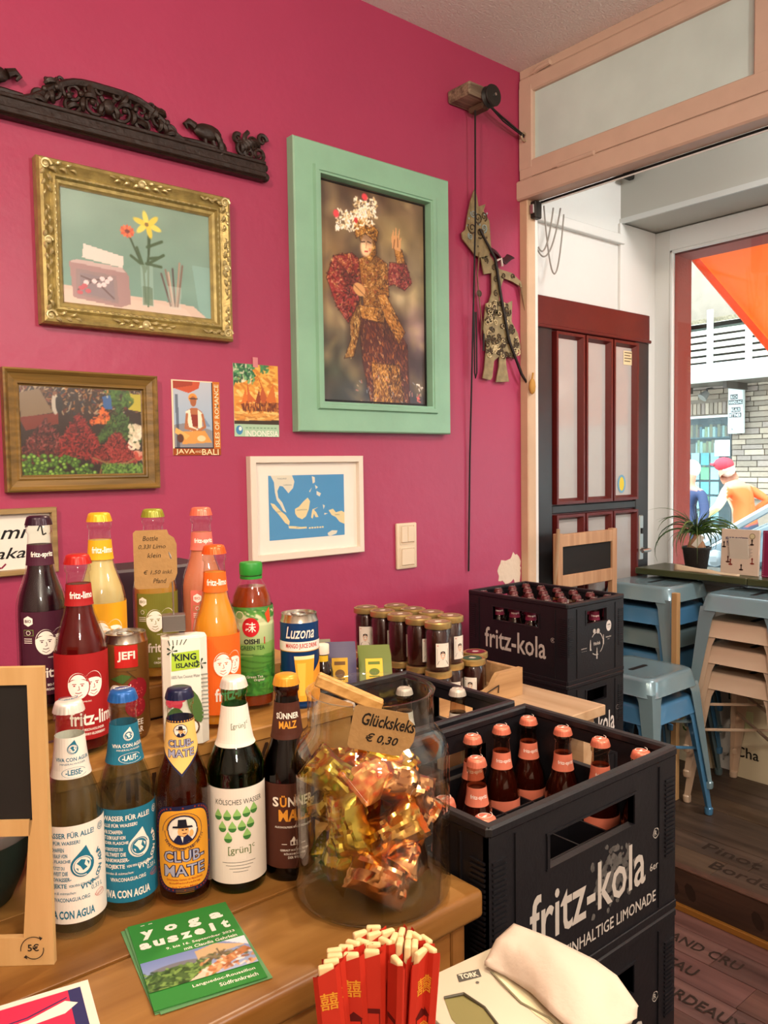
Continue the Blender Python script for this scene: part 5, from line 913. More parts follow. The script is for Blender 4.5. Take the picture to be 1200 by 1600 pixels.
for i, (dx, dy, dr) in enumerate(((-.003, .002, .05), (.002, -.003, .03), (-.001, .001, .02), (0, 0, 0))): G().box(-W2, W2, -H2, H2, .0007*i, .0007*i+.0006, mat('#5c8a5a' if i < 3 else '#2f7a32', .5), M=T(dx, dy, 0, 0, 0, rt+dr)).build('flyer', fy, 0)
GRF = '#2f7a32'; a = Art(); a.rect(-W2, -H2, W2, H2, GRF)
for i, ch in enumerate('yoga'): a.text(ch, -.036+.024*i, .052-(.003 if ch in 'yg' else 0), .0165 if ch in 'yg' else .012, CRW, w=.0135, bold=.05)
for i, ch in enumerate('auszeit'): a.text(ch, -.042+.0138*i, .030+(.002 if ch in 'it' else 0), .016 if ch in 'it' else .0115, CRW, w=.0052 if ch == 'i' else (.008 if ch == 't' else .011), bold=.05)
a.rect(-.04, .068, -.036, .069, CRW).rect(-.032, .068, -.028, .069, CRW)
a.text('9. bis 16. September 2023', .046, .015, .0052, CRW, 'R', w=.070, bold=.01).text('mit Claudia Gehrlein', .046, .007, .0052, CRW, 'R', w=.054, bold=.01).text('Languedoc-Roussillon', .046, -.056, .0056, CRW, 'R', w=.060, bold=.01).text('Südfrankreich', .046, -.065, .0056, CRW, 'R', w=.037, bold=.01)
pr_ = a.build('print', ftop(0, 0, .0028, rt), fy)
c = Cv(110, 54, '#6a78a8', '#98a4c0'); c.ell(.3, .42, .25, .14, '#6a6a72').poly([(0, .5), (.3, .4), (.6, .55), (.6, 1), (0, 1)], '#3f5a2a').dabs(['#2c4a1c', '#5c7a38', '#7a9a4a', '#1f3814'], 160, 0, .6, .42, 1, .05, .03).poly([(.5, .1), (.7, 0), (.98, .3), (.5, .4)], '#b89a74').poly([(.78, 0), (1, 0), (1, .35)], '#c8c8d0').dabs(['#5a4a34', '#3f4a2c', '#7a6a4a'], 60, .5, 1, .35, .6, .06, .03).line([(.7, .2), (.72, .6)], .012, '#4a3a2c').poly([(.45, .8), (.95, .35), (1, .5), (.55, 1)], '#a8683c').poly([(.35, 1), (.5, .78), (.58, .9), (.55, 1)], '#c9b8a0').dabs(['#c88458', '#8a4a24', '#d8a070', '#e0d0c0'], 50, .5, 1, .5, .95, .05, .03)
c.build('photo', ftop(0, 0, .0034, rt), -W2+.0005, -.048, W2-.0005, .001, fy, vcol(.45))
mc = thing('menu_card', 'pink card with navy border at the lower left corner of the counter', 'card', (.155, -1.296, .9853)); cr_ = math.atan2(-1.249+1.231, .251-.178)
G().box(-.085, .085, -.065, .065, 0, .0008, mat('#e2d2c4', .5), M=T(0, 0, 0, 0, 0, -.2)).build('card', mc, 0)
a = Art(); a.rect(-.085, -.065, .077, .057, '#2c2a58').rect(-.085, -.065, .066, .057, '#c8284a').poly([(-.085, .025), (.03, .030), (.062, .042), (.072, .034), (.06, .024), (-.085, .012)], '#e8dccc').line([(-.085, .028), (.03, .034), (.064, .046)], .0015, '#2c2a58')
a.rect(-.085, -.02, .03, .012, '#e8dccc'); a.text('SHO?', .002, -.004, .017, '#c8284a', w=.052, bold=.03); a.poly([(.03, -.06), (.045, -.06), (.05, .01), (.036, .012)], '#e8dccc'); a.build('print', ftop(0, 0, .0009, -.2), mc)
# ------------------------------------------------------------ glass jar of fortune cookies
jr = thing('glass_jar', 'large clear glass jar filled with foil wrapped fortune cookies', 'jar', (.560, -1.300, .985))
ROUT = [(0, 0), (.078, 0), (.085, .003), (.0885, .010), (.0885, .160), (.087, .170), (.081, .181), (.0745, .188), (.0715, .194), (.0715, .228), (.0735, .233)]
RIN = [(.0705, .2335), (.0665, .231), (.0665, .193), (.070, .185), (.078, .176), (.0838, .168), (.0850, .160), (.0850, .018), (.082, .014), (.06, .0125), (0, .012)]
JG = thin_glass('#fdfffe', 1.0)
G().lathe(ROUT[2:]+RIN[:8], JG, 56).build('glass', jr, 50); G().lathe([(0, 0), (.078, 0), (.085, .003), (.0882, .0098), (.0848, .0125), (0, .0115)], clear('#f8fbf9', .4, 1.45), 56).build('thick_base', jr, 50)
FO = [mat('#dda552', .2, 1, var=.15, scale=30), mat('#f2c64a', .2, 1, var=.12, scale=25), mat('#e3a068', .2, 1, var=.15, scale=30), mat('#d6b84e', .2, 1, var=.2, scale=25), mat('#d0482a', .3, .6, scale=60, hx2='#e0b060')]
def packet(seed, L=.074, W=.048, H=.017):
    R = random.Random(seed); nx, ny = 18, 11; g = {}; vs = []; fs = []
    cr = [(R.uniform(-1, 1), R.uniform(-1, 1), R.uniform(0, PI), R.uniform(2.5, 6.5)) for _ in range(6)]
    def top(u, v, s):
        e = max(0, 1-abs(u)**6)*max(0, 1-abs(v)**4); h = H*e*(.75+.25*math.cos(2.2*u))
        f = sum(abs(math.sin((u*math.cos(a)+v*math.sin(a)+o)*q))*.0026 for o, _, a, q in cr)*(.3+e)
        return s*(h+.0008)+(f-.003)*(1 if s > 0 else .6)*(1 if e > .05 else .25)
    for s in (1, -1):
        for i in range(nx+1):
            for j in range(ny+1):
                u, v = -1+2*i/nx, -1+2*j/ny; pin = 1-.12*(1-abs(u)**2) if abs(u) < .9 else 1
                x = u*L/2+(.0012*(j % 2) if i in (0, nx) else 0); vs.append((x, v*W/2*pin*(1+.05*math.sin(4*u+seed)), top(u, v, s)))
    n = (nx+1)*(ny+1)
    for i in range(nx):
        for j in range(ny):
            a = i*(ny+1)+j; b = a+ny+1; fs.append((a, b, b+1, a+1)); fs.append((n+a, n+a+1, n+b+1, n+b))
    bd_ = [i*(ny+1) for i in range(nx+1)]+[nx*(ny+1)+j for j in range(1, ny+1)]+[i*(ny+1)+ny for i in range(nx-1, -1, -1)]+[j for j in range(ny-1, 0, -1)]
    for a, b in zip(bd_, bd_[1:]+bd_[:1]): fs.append((a, n+a, n+b, b))
    return vs, fs
CK = [  # x, y, z above the counter, rx, ry, rz, foil, where
 (-.030, -.047, .040, 1.05, .55, .2, 2, 'copper foil fortune cookie with jagged end lying at the bottom front of the jar'),
 (.022, -.035, .034, .35, .3, 1.3, 2, 'crumpled copper foil fortune cookie at the bottom middle of the jar'),
 (-.052, .005, .044, 1.2, .9, 1.9, 3, 'olive gold foil fortune cookie at the bottom left of the jar'),
 (.040, .030, .032, .2, .2, .5, 0, 'bronze foil fortune cookie at the bottom back right of the jar'),
 (-.012, .042, .036, .1, .3, 2.4, 1, 'gold foil fortune cookie at the bottom back of the jar'),
 (.046, -.026, .072, 1.1, -.9, .5, 2, 'copper foil fortune cookie standing on its end at the right of the jar'),
 (-.008, -.046, .086, 1.15, -.5, .0, 0, 'large bronze foil fortune cookie tilted in the middle of the jar'),
 (-.050, -.020, .098, 1.3, 1.3, -.6, 3, 'olive gold foil fortune cookie upright against the left of the jar'),
 (.020, .032, .078, .3, .2, .9, 1, 'gold foil fortune cookie in the middle back of the jar'),
 (-.036, .040, .090, .5, .5, 2.1, 3, 'yellow gold foil fortune cookie at the back left of the jar'),
 (.058, .018, .085, .9, .9, 1.4, 4, 'red printed foil fortune cookie against the right back of the jar'),
 (.028, -.030, .120, 1.0, .5, .3, 2, 'copper foil fortune cookie with striped seal at the upper right of the jar'),
 (-.016, -.012, .130, .7, .2, 1.1, 4, 'red and silver foil fortune cookie near the top middle of the jar'),
 (.040, .010, .140, 1.2, .9, .6, 1, 'bright yellow gold fortune cookie sticking up at the top right of the jar'),
 (-.046, .012, .138, .8, .5, -.4, 3, 'yellow foil fortune cookie at the top left of the jar'),
 (.004, .045, .125, .5, .3, .3, 0, 'bronze foil fortune cookie at the top back of the jar')]
for i, (x, y, z, rx, ry, rz, k, lb) in enumerate(CK):
    o = thing('fortune_cookie', lb, 'fortune cookie', (.560+x*.93, -1.300+y*.93, .985+z), group='fortune cookies in the glass jar', rot=(rx, ry, rz-.67))
    vs, fs = packet(i*7+1); g = G().add(vs, fs, FO[k]); g.build('foil_wrapper', o, 25)
    a = Art(); 
    for q in (-1, 1):
        for j in range(4): a.rect(q*.0318+q*.0014*j-.0003, -.021, q*.0318+q*.0014*j+.0003, .021, '#6b4a20' if k != 4 else '#e8d8c8')
    if k == 4: a.ell(0, 0, .012, .009, '#b8261c', 14).ring(0, 0, .014, .001, '#e8d8c8', 16)
    a.build('seal_print', lambda u, v, e: (u, v, .0030+e), o)
pg = thing('clothespin', 'wooden clothes peg gripping the price tag on the jar rim', 'clothes peg', (.513, -1.354, 1.226), group=None)
pv = (Vector((.513, -1.350, 1.222))-Vector((.467, -1.311, 1.249))).normalized(); qm = pv.to_track_quat('X', 'Z').to_matrix().to_4x4()
for s in (1, -1): G().box(-.058, .016, -.006, .006, .0006 if s > 0 else -.0066, .0066 if s > 0 else -.0006, wood('#d0a05c', '#a87838', 'X', 30, .5), .0015, M=qm @ T(0, 0, 0, PI/2) @ T(0, 0, s*.0008, 0, s*.03, 0)).build('jaw', pg, 20)
G().tube([(-.012+.0035*math.cos(q), -.006+.0009*q/2, .0035*math.sin(q)) for q in [k*.6 for k in range(26)]], .0007, METAL, 6, M=qm @ T(0, 0, 0, PI/2)).build('spring', pg)
xa = Vector((.548-.494, -1.384+1.341, .0)).normalized(); za = Vector((0, 0, 1)); na = xa.cross(za)
tm = Matrix((xa, za, -na if na.y > 0 else na)).transposed().to_4x4(); n_ = tm.col[2].xyz; tm.translation = Vector((.521, -1.369, 1.195)); tm = tm @ T(0, 0, 0, 0, 0, -.20)
jt = thing('price_tag', 'brown kraft tag with handwritten price for the lucky cookies', 'tag', (0, 0, 0)); tgo = price_tag(jt, .068, .046, tm); a = Art()
a.text('Glückskeks', .004, .010, .0135, '#1a130c', w=.056, shear=.2, bold=.02).text('€ 0,30', .0, -.009, .011, '#1a130c', w=.034, shear=.25, bold=.02); a.build('handwriting', fM(tm @ T(0, 0, .0009)), tgo)

# ------------------------------------------------------------ chopsticks and napkins
TIPS = [(0.405,-1.493,0),(0.391,-1.492,25),(0.399,-1.501,25),(0.410,-1.506,30),(0.4185,-1.514,80),(0.4205,-1.5215,80),(0.4245,-1.5265,-50),(0.4275,-1.5345,-50),(0.409,-1.5155,75),(0.400,-1.5145,-40),(0.408,-1.524,80),(0.378,-1.499,-25),(0.385,-1.503,-30),(0.370,-1.500,-10),(0.389,-1.512,-5),(0.4105,-1.531,85),(0.4155,-1.534,85),(0.4215,-1.546,-45),(0.412,-1.545,50),(0.3605,-1.497,5),(0.3565,-1.503,0),(0.367,-1.511,-5),(0.350,-1.507,5),(0.382,-1.519,-5),(0.3425,-1.510,10),(0.390,-1.539,-60)]
cx_, cy_ = .388, -1.517
cup = thing('chopstick_cup', 'round dark cup holding the red paper chopstick packets', 'cup', (cx_, cy_, .89)); G().lathe([(0, 0), (.045, 0), (.05, .004), (.054, .09), (.052, .09), (.048, .006), (0, .005)], mat('#23201e', .4), 32).build('cup_wall', cup, 50); G().lathe([(.052, .088), (.0555, .089), (.0555, .093), (.052, .094)], METAL, 32).build('rim', cup, 50)
RP = mat('#bb2c19', .5); STK = wood('#e3c592', '#d4b27a', 'Z', 20, .6); stm = {}
def ftx(g): return g
slv = G(); 
pr2 = [(-.0106, -.0005), (-.007, -.0036), (.007, -.0036), (.0106, -.0005), (.0106, .0005), (.007, .0036), (-.007, .0036), (-.0106, .0005)]
n8 = 8; vs = []; 
for z_, sl in ((.0, 0), (.12, 0), (.1885, 1)): vs += [(x, y, z_+(x*.35 if sl else 0)-(.004 if sl and y > 0 else 0)) for x, y in pr2]
fs = [(j*8+i, j*8+(i+1) % 8, j*8+8+(i+1) % 8, j*8+8+i) for j in range(2) for i in range(8)]; slv.add(vs, fs, RP)
ST = G()
ST.box(-.0061, .0061, -.0027, .0027, .004, .192, STK, .0016, 3)
LANT = Art(); LANT.text('囍', 0, .165, .014, '#d8902c', bold=.01)
for z_ in (.128, .094, .06): LANT.rect(-.0062, z_-.012, .0062, z_+.012, '#5a120e').rect(-.0052, z_-.010, .0052, z_+.010, '#c8301c').poly([(-.0075, z_+.012), (0, z_+.018), (.0075, z_+.012)], '#5a120e').text('福', 0, z_, .013, '#d8902c', bold=.01).rect(-.004, z_-.0155, .004, z_-.012, '#5a120e')
PAT = Art(); PAT.rect(-.006, .142, .006, .146, '#5a120e').rect(-.006, .02, -.005, .142, '#7a1a12').rect(.005, .02, .006, .142, '#7a1a12').ring(0, .09, .005, .0008, '#5a120e', 16).ring(.001, .115, .0035, .0007, '#5a120e', 14).ring(-.001, .06, .0045, .0007, '#5a120e', 16)
fcam = Vector((cx_, cy_+2)).normalized(); base_r = math.atan2(-.64, .768)
protoL = protoP = None; LANS = (24, 21, 17, 18, 19, 22)
def place(x, y): return 'left' if x < .375 else ('right' if x > .405 else 'middle'), ['back', 'centre', 'front'][0 if y > -1.505 else (1 if y > -1.525 else 2)]
for i, (x, y, deg) in enumerate(TIPS):
    top = Vector((x, y, 1.10 if i < 25 else 1.068)); bot = Vector((cx_+(x-cx_)*.62, cy_+(y-cy_)*.62, .896)); zz = (top-bot).normalized(); r_ = base_r+math.radians(deg)
    xx = Vector((math.cos(r_), math.sin(r_), 0)); xx = (xx-zz*xx.dot(zz)).normalized(); yy = zz.cross(xx); m4 = Matrix((xx, yy, zz)).transposed().to_4x4(); m4.translation = bot
    lan = i in LANS; src = protoL if lan else protoP; side, row = place(x, y); kin = sorted([p[0] for j, p in enumerate(TIPS) if place(p[0], p[1]) == (side, row) and (j in LANS) == lan]); od = ('', 'second ', 'third ', 'fourth ', 'fifth ', 'sixth ')[kin.index(x)]
    lb = 'red chopstick packet with '+('gold lantern' if lan else 'dark border')+' print, '+od+('leftmost of the ' if kin.index(x) == 0 else 'from left of the ')+row+' '+side+' ones'
    if i == 25: lb = 'shortest red chopstick packet standing lowest at the front of the cup'
    if src is None:
        o = thing('chopstick_packet', lb, 'chopsticks', group='chopsticks in '+row+' '+side+' of cup, '+('lantern' if lan else 'border')+' print'); s_ = slv.build('paper_sleeve', o, 40); ST.build('chopstick_pair', o, 40)
        (LANT if lan else PAT).build('gold_print', flat(0, 0, -.0036), s_)
        if lan: protoL = o
        else: protoP = o
    else: o = dup(src, label=lb, group='chopsticks in '+row+' '+side+' of cup, '+('lantern' if lan else 'border')+' print')
    o.rotation_mode = 'XYZ'; o.location = bot; o.rotation_euler = m4.to_euler()
    if i == 25: del o['group']
nd = thing('napkin_dispenser', 'cream paper napkin dispenser box in front of the crates', 'napkin dispenser', (.524, -1.443, .8902), -.10); CRD = mat('#c6baa2', .5)
G().box(-.04, .105, -.15, 0, 0, .078, CRD, .006, 2).build('box', nd); top_ = G().box(-.042, .107, -.152, .002, .0735, .080, CRD, .003, 2).build('top_plate', nd)
a = Art(); a.poly([(-.018, -.034), (.0, -.040), (.004, -.066), (-.004, -.10), (-.01, -.15), (-.035, -.15), (-.03, -.06)], '#7d7444'); a.poly([(.045, -.030), (.052, -.034), (.052, -.06), (.058, -.09), (.052, -.12), (.058, -.15), (.04, -.15), (.036, -.10), (.040, -.06)], '#e0d6ae'); a.build('opening', ftop(0, 0, .0802), nd)
a = Art(); a.poly([(-.012, -.006), (.012, -.0035), (.0135, .008), (-.0105, .0055)], '#4a463e').text('TORK', .0005, .001, .0075, '#d5c8b0', w=.019, bold=.03).ell(.005, -.011, .0018, .0018, '#5a564e', 10); a.build('logo', ftop(.022, -.022, .0803, -.35), nd)
G().tube([(-.018, -.034, .081), (.0, -.041, .082), (.004, -.066, .081), (-.004, -.10, .081), (-.01, -.148, .081)], .0014, mat('#4a4434', .5), 6).tube([(.044, -.030, .081), (.040, -.05, .082), (.036, -.08, .081), (.042, -.11, .081), (.036, -.148, .081)], .0010, mat('#8a8468', .5), 6).build('opening_lip', nd)
NP = mat('#cdbba8', .8, bump=.15, bscale=60)
def sheet(name, A, B, nu, nv, bulge, m, par, thick=.0006):
    A = [Vector(p) for p in A]; B = [Vector(p) for p in B]
    def at(L, t): q = t*(len(L)-1); i = min(int(q), len(L)-2); return L[i].lerp(L[i+1], q-i)
    vs = []; fs = []
    for i in range(nu+1):
        for j in range(nv+1):
            u, v = i/nu, j/nv; p = at(A, u).lerp(at(B, u), v); p = p+Vector((0, 0, bulge*math.sin(PI*v)*math.sin(PI*min(1, u*1.2))+.004*abs(math.sin(7*u+2*v))*math.sin(PI*v)+.0016*math.sin(17*u-5*v)*math.sin(PI*v))); vs.append(p)
    for i in range(nu):
        for j in range(nv): a = i*(nv+1)+j; fs.append((a, a+1, a+nv+2, a+nv+1))
    o = G().add(vs, fs, m).build(name, par, 60); sd = o.modifiers.new('thickness', 'SOLIDIFY'); sd.thickness = thick; return o
nk = tag(sheet('paper_napkin', [(.567, -1.467, .976), (.591, -1.460, .986), (.616, -1.462, .994), (.622, -1.505, .996), (.629, -1.553, .993), (.628, -1.578, .990), (.622, -1.605, .977)], [(.563, -1.47, .975), (.567, -1.494, .974), (.563, -1.529, .977), (.553, -1.56, .979), (.55, -1.59, .977), (.567, -1.606, .976), (.608, -1.612, .976)], 30, 12, .010, NP, None), 'white paper napkin pulled out and draped over the dispenser', 'napkin')

# ------------------------------------------------------------ crates
CBK = mat('#141317', .42, bump=.05, bscale=150); PRT = '#b5ada4'
def crate_mesh(L, W, h):
    g = G(); t = .009
    def wall(M, l, hw, z0, z1):
        g.box(-l/2, -hw, 0, t, .0, h, CBK, M=M).box(hw, l/2, 0, t, 0, h, CBK, M=M).box(-hw, hw, 0, t, 0, z0, CBK, M=M).box(-hw, hw, 0, t, z1, h, CBK, M=M)
        g.box(-l/2-.0005, l/2+.0005, -.003, t+.003, h-.014, h, CBK, .003, M=M).box(-l/2, l/2, -.0025, 0, .0, .012, CBK, .001, M=M)
        g.box(-hw-.006, hw+.006, -.0022, 0, z1, z1+.003, CBK, M=M).box(-hw-.006, hw+.006, -.0022, 0, z0-.003, z0, CBK, M=M).box(-hw-.005, -hw, -.0022, t, z0, z1, CBK, M=M).box(hw, hw+.005, -.0022, t, z0, z1, CBK, M=M)
        for s in (-1, 1):
            g.box(s*(l/2-.045)-.0012, s*(l/2-.045)+.0012, -.0022, 0, .015, h-.02, CBK, M=M)
            for k in range(18): g.box(s*(l/2-.017)-.012, s*(l/2-.017)+.012, -.0025, 0, h*.35+.0065*k, h*.35+.0065*k+.003, CBK, M=M)
    for rz, l, dd, hw, z0, z1 in ((0, L, W/2, .092, h-.084, h-.042), (PI, L, W/2, .092, h-.084, h-.042), (PI/2, W, L/2, .050, h-.072, h-.032), (-PI/2, W, L/2, .050, h-.072, h-.032)):
        wall(T(0, 0, 0, 0, 0, rz) @ T(0, -dd, 0), l, hw, z0, z1)
    g.box(-L/2+.004, L/2-.004, -W/2+.004, W/2-.004, .0, .008, CBK); return g
def dividers(L, W, z1):
    g = G()
    for i in range(1, 6): x = -L/2+L*i/6; g.box(x-.0015, x+.0015, -W/2+.012, W/2-.012, .008, z1, CBK)
    for i in range(1, 4): y = -W/2+W*i/4; g.box(-L/2+.012, L/2-.012, y-.0015, y+.0015, .008, z1, CBK)
    return g
def logo(a, x, z, w, col): a.text('fritz-kola', x, z, .066, col, w=w, bold=.012); return a
_pro = {}
CL, CWD, CH = .40, .285, .242
def crate(label, x, y, z, rz, extra, group=None, fill=True):
    k = 'c'; t = thing('bottle_crate', label, 'crate', (x, y, z), rz, group=group)
    if k not in _pro: _pro[k] = (crate_mesh(CL, CWD, CH).build('crate_body', t, 30), dividers(CL, CWD, .11).build('divider', t, 0))
    else:
        for o in _pro[k]: c_ = o.copy(); COL.objects.link(c_); c_.parent = t
    a = Art(); logo(a, -.004, .098, .25, PRT); a.ring(.147, .128, .0075, .0011, PRT, 20).text('R', .147, .128, .0075, PRT)
    if 'near' in extra: a.text('KOFFEINHALTIGE LIMONADE', .02, .037, .0165, PRT, w=.255, bold=.01).text('6er', .143, .081, .011, PRT)
    l_ = a.build('lettering', flat(0, 0, -CWD/2-.0002), t, .0002)
    if 'near' in extra:     # remains of a paper sticker over the middle of the lettering
        g = G()
        for k_ in range(150):
            px, pz = random.gauss(.045, .022), random.gauss(.105, .02); r_ = random.uniform(.002, .006)
            if abs(px-.045) < .05 and abs(pz-.1) < .045: g.prism([(px+r_*(1+random.uniform(-.4, .4))*math.cos(q), pz+r_*(1+random.uniform(-.4, .4))*math.sin(q)) for q in [2*PI*i/7 for i in range(7)]], .00012+.000001*k_, mat('#5a5652', .8, var=.5, scale=90), T(0, -CWD/2-.0001, 0, PI/2))
        g.build('sticker_residue', t, 0)
    a = Art(); mp = lambda u, v, e: (CL/2+e, u, v)
    if 'ring' in extra:
        for q in range(5): a.ring(0, .105, .034, .003, PRT, 8, .3+q*1.2566, 1.15+q*1.2566, 1.05)
        a.text('fritz-kola', .002, .106, .011, PRT, w=.034, bold=.03).rect(-.003, .058, .003, .082, PRT).ell(0, .086, .002, .008, PRT, 8).rect(-.036, .088, -.030, .11, PRT).ell(-.033, .114, .002, .008, PRT, 8).ell(-.012, .145, .007, .007, PRT, 12).ell(.006, .143, .008, .008, PRT, 12).rect(.030, .098, .036, .118, PRT).ell(.033, .122, .002, .008, PRT, 8)
        a.text('mehrweg', -.062, .098, .005, PRT, w=.028, bold=.03).text('statt einweg', -.062, .090, .003, PRT, w=.026).text('einzweiter', .062, .118, .005, PRT, w=.028, bold=.03).text('umlauf', .062, .111, .003, PRT).ell(.063, .152, .013, .017, '#d8d0c8', 20).text('100%', .063, .155, .005, '#141317', w=.016, bold=.03).text('recycelt', .063, .147, .003, '#141317', w=.016)
    else: logo(a, 0, .095, .19, '#d8d0c8'); a.ring(.11, .128, .0075, .0011, PRT, 16)
    a.build('lettering', mp, t, .0002); return t
ZT = [.813, .571, .329, .087]
NX, NY = .862, -1.2425
c1 = crate('open black bottle crate with white lettering and pink capped bottles, top of the near stack', NX, NY, ZT[0], 0, 'near')
for i, z in enumerate(ZT[1:]): crate('closed in black crate, '+('second', 'third', 'lowest')[i]+' in the stack under the pink capped bottles', NX, NY, z, 0, 'near')
BX_, BY_ = 2.0475, -.349
crate('black crate full of dark red bottles beside the magenta wall, top of the far stack', BX_, BY_, ZT[0], -PI/2, 'ring')
for i, z in enumerate(ZT[1:]): crate('black crate under the dark red bottles, '+('second', 'third', 'lowest')[i]+' of the far stack', BX_, BY_, z, -PI/2, 'kola')
crate('black crate with pale capped bottles behind the near crate', NX-.001, -.935, ZT[0], 0, 'plain'); 
for i, z in enumerate(ZT[1:]): crate('hidden black crate below the pale capped bottles, '+('second', 'third', 'lowest')[i]+' down', NX-.001, -.935, z, 0, 'plain')
for (x, y, w, d), nm in (((NX, NY, .40, .285), 'near'), ((BX_, BY_, .285, .40), 'far'), ((NX, -.935, .40, .285), 'middle')):
    o = thing('pallet', 'low wooden pallet under the '+nm+' crate stack', 'pallet', (x, y, 0)); 
    for k in (-1, 0, 1): G().box(-w/2+.01, w/2-.01, k*d*.36-.04, k*d*.36+.04, .07, .0865, OLD).build('slat', o)
    for k in (-1, 1): G().box(k*w*.38-.02, k*w*.38+.02, -d/2+.01, d/2-.01, .001, .07, OLD).build('runner', o)
# bottles standing in the crates (one template each, then copies)
CG = thin_glass('#d8c8b8', 1.0)
def crate_bottle(label, x, y, z, cap, lab, word, drink, grp):
    t = bottle('crate_bottle', label, x, y, z, FR, CG, drink, .195, cap, 0, grp, captext=('f', '#f0dcd0')); n = wrap(t, 'neck_label', FR, .168, .196, -.052, .052, lab, t['a']); a = Art(); a.text(word, .004, .182, .008, '#efe0d4', w=.028, bold=.02); lettering(n, FR, t['a'], a)
    b = wrap(t, 'body_label', FR, .030, .118, -.035, .05, lab, t['a']); a = Art(); faces(a, .008, .08, .8, '#efe0d4', lab); lettering(b, FR, t['a'], a); return t
PK = '#d4745a'; zc = ZT[0]+.0085
SP = [(.895, -1.136), (.962, -1.136), (1.029, -1.136), (1.029, -1.207), (.829, -1.207), (1.029, -1.278), (1.029, -1.349), (.695, -1.278), (.695, -1.349)]
lbS = ['pink capped bottle leftmost of three in the back row of the near crate', 'pink capped bottle in the middle of three in the back row of the near crate', 'pink capped bottle rightmost in the back row, in the far corner of the near crate', 'pink capped bottle by the right wall, second from the back, in the near crate', 'pink capped bottle standing alone in front of the back row of the near crate', 'pink capped bottle by the right wall, third from the back, in the near crate', 'pink capped bottle in the right front corner of the near crate', 'pink capped bottle by the left wall beside the glass jar in the near crate', 'pink capped bottle in the left front corner of the near crate']
p0 = None; sd = mat('#3a120a', .15)
for (x, y), lb in zip(SP, lbS):
    if p0 is None: p0 = crate_bottle(lb, x, y, zc, PK, PK, 'fritz-spritz', sd, 'pink capped bottles in the near crate'); p0.scale = (.94, .94, .94)
    else: dup(p0, (x, y, zc), label=lb)
p0 = None; k = 0
for j in range(6):
    for i in range(4):
        x = BX_-.2475/2+.018+.0705*i; y = BY_-.40/2+.0335+.0666*j; x = BX_-CWD/2+CWD*(i+.5)/4; y = BY_-CL/2+CL*(j+.5)/6
        lb = 'dark red capped bottle in the far crate, '+('front', 'second', 'third', 'fourth', 'fifth', 'rear')[j]+' row, '+('left end', 'left of centre', 'right of centre', 'right end')[i]
        if p0 is None: p0 = crate_bottle(lb, x, y, zc, '#5c2626', '#6b1430', 'fritz-spritz', mat('#160508', .2), 'dark red capped bottles in the far crate'); p0.scale = (.96, .96, .96)
        else: dup(p0, (x, y, zc), label=lb)
p0 = None
for (x, y), lb in zip(((1.0277, -.9706), (.961, -.8994), (.8277, -.8994)), ('pale capped bottle nearest the right end of the middle crate', 'pale capped bottle at the back of the middle crate', 'pale capped bottle farthest left in the middle crate')):
    if p0 is None: p0 = crate_bottle(lb, x, y, zc, '#b8b0a4', '#c9c2b4', 'fritz-kola', mat('#140a06', .2), 'pale capped bottles in the middle crate')
    else: dup(p0, (x, y, zc), label=lb)
cb = tag(G().box(.955, 1.045, -1.052, -.99, .935, 1.018, mat('#b89c74', .8), .002).box(.955, 1.045, -1.053, -1.0, 1.018, 1.0195, mat('#c9ad84', .8), M=None).build('cardboard_pack'), 'brown cardboard pack standing in the middle crate beside the pale cap', 'pack')

# ------------------------------------------------------------ board, tray, jam jars, sachets
tb = thing('side_table', 'pale wooden board table carrying the jam jars', 'table', (0, 0, 0)); BRD = wood('#c8a884', '#b08c66', 'Y', 8, .4, .04)
for i in range(3): G().box(1.085+.1683*i, 1.085+.1683*(i+1)-.001, -.90, -.10, .876, .90, BRD, .0015).build('board', tb)
for x, y in ((1.12, -.86), (1.55, -.86), (1.12, -.15), (1.55, -.15)): G().box(x-.02, x+.02, y-.02, y+.02, 0, .8755, BRD).build('leg', tb)
lt = thing('back_table', 'dark low table against the wall behind the counter drinks', 'table', (0, 0, 0)); G().box(.42, 1.08, -.785, -.10, .88, .90, mat('#3a2a20', .5)).build('top', lt)
for x, y in ((.45, -.76), (1.05, -.76), (.45, -.13), (1.05, -.13)): G().box(x-.02, x+.02, y-.02, y+.02, 0, .8795, mat('#3a2a20', .5)).build('leg', lt)
ty = thing('wooden_tray', 'rough wooden tray with metal clasp holding the jam jars', 'tray', (1.215, -.70, .9005)); TW = wood('#c2996a', '#9c744a', 'X', 12, .6, .25)
G().box(0, .285, .0, .34, 0, .012, TW).build('floor', ty)
G().prism([(-.01, 0), (.295, 0), (.295, .068), (.21, .068), (.20, .06), (.185, .04), (.165, .033), (.06, .033), (.04, .04), (.02, .066), (-.01, .068)], .014, TW, T(0, 0, 0, PI/2)).build('front', ty); G().prism([(-.01, 0), (.295, 0), (.295, .068), (-.01, .068)], .012, TW, T(0, .354, 0, PI/2)).build('back', ty)
for x in (-.01, .283): G().box(x, x+.012, .0005, .341, .0, .066, TW, .002).build('side', ty)
G().tube([(.205, -.0155, .022), (.205, -.017, .04), (.165, -.017, .03), (.165, -.0155, .02)], .0018, mat('#4a4038', .4, .7), 6).build('clasp', ty)
JGL = thin_glass('#ffffff', .9); JAM = mat('#2a0a06', .22, coat=.6)
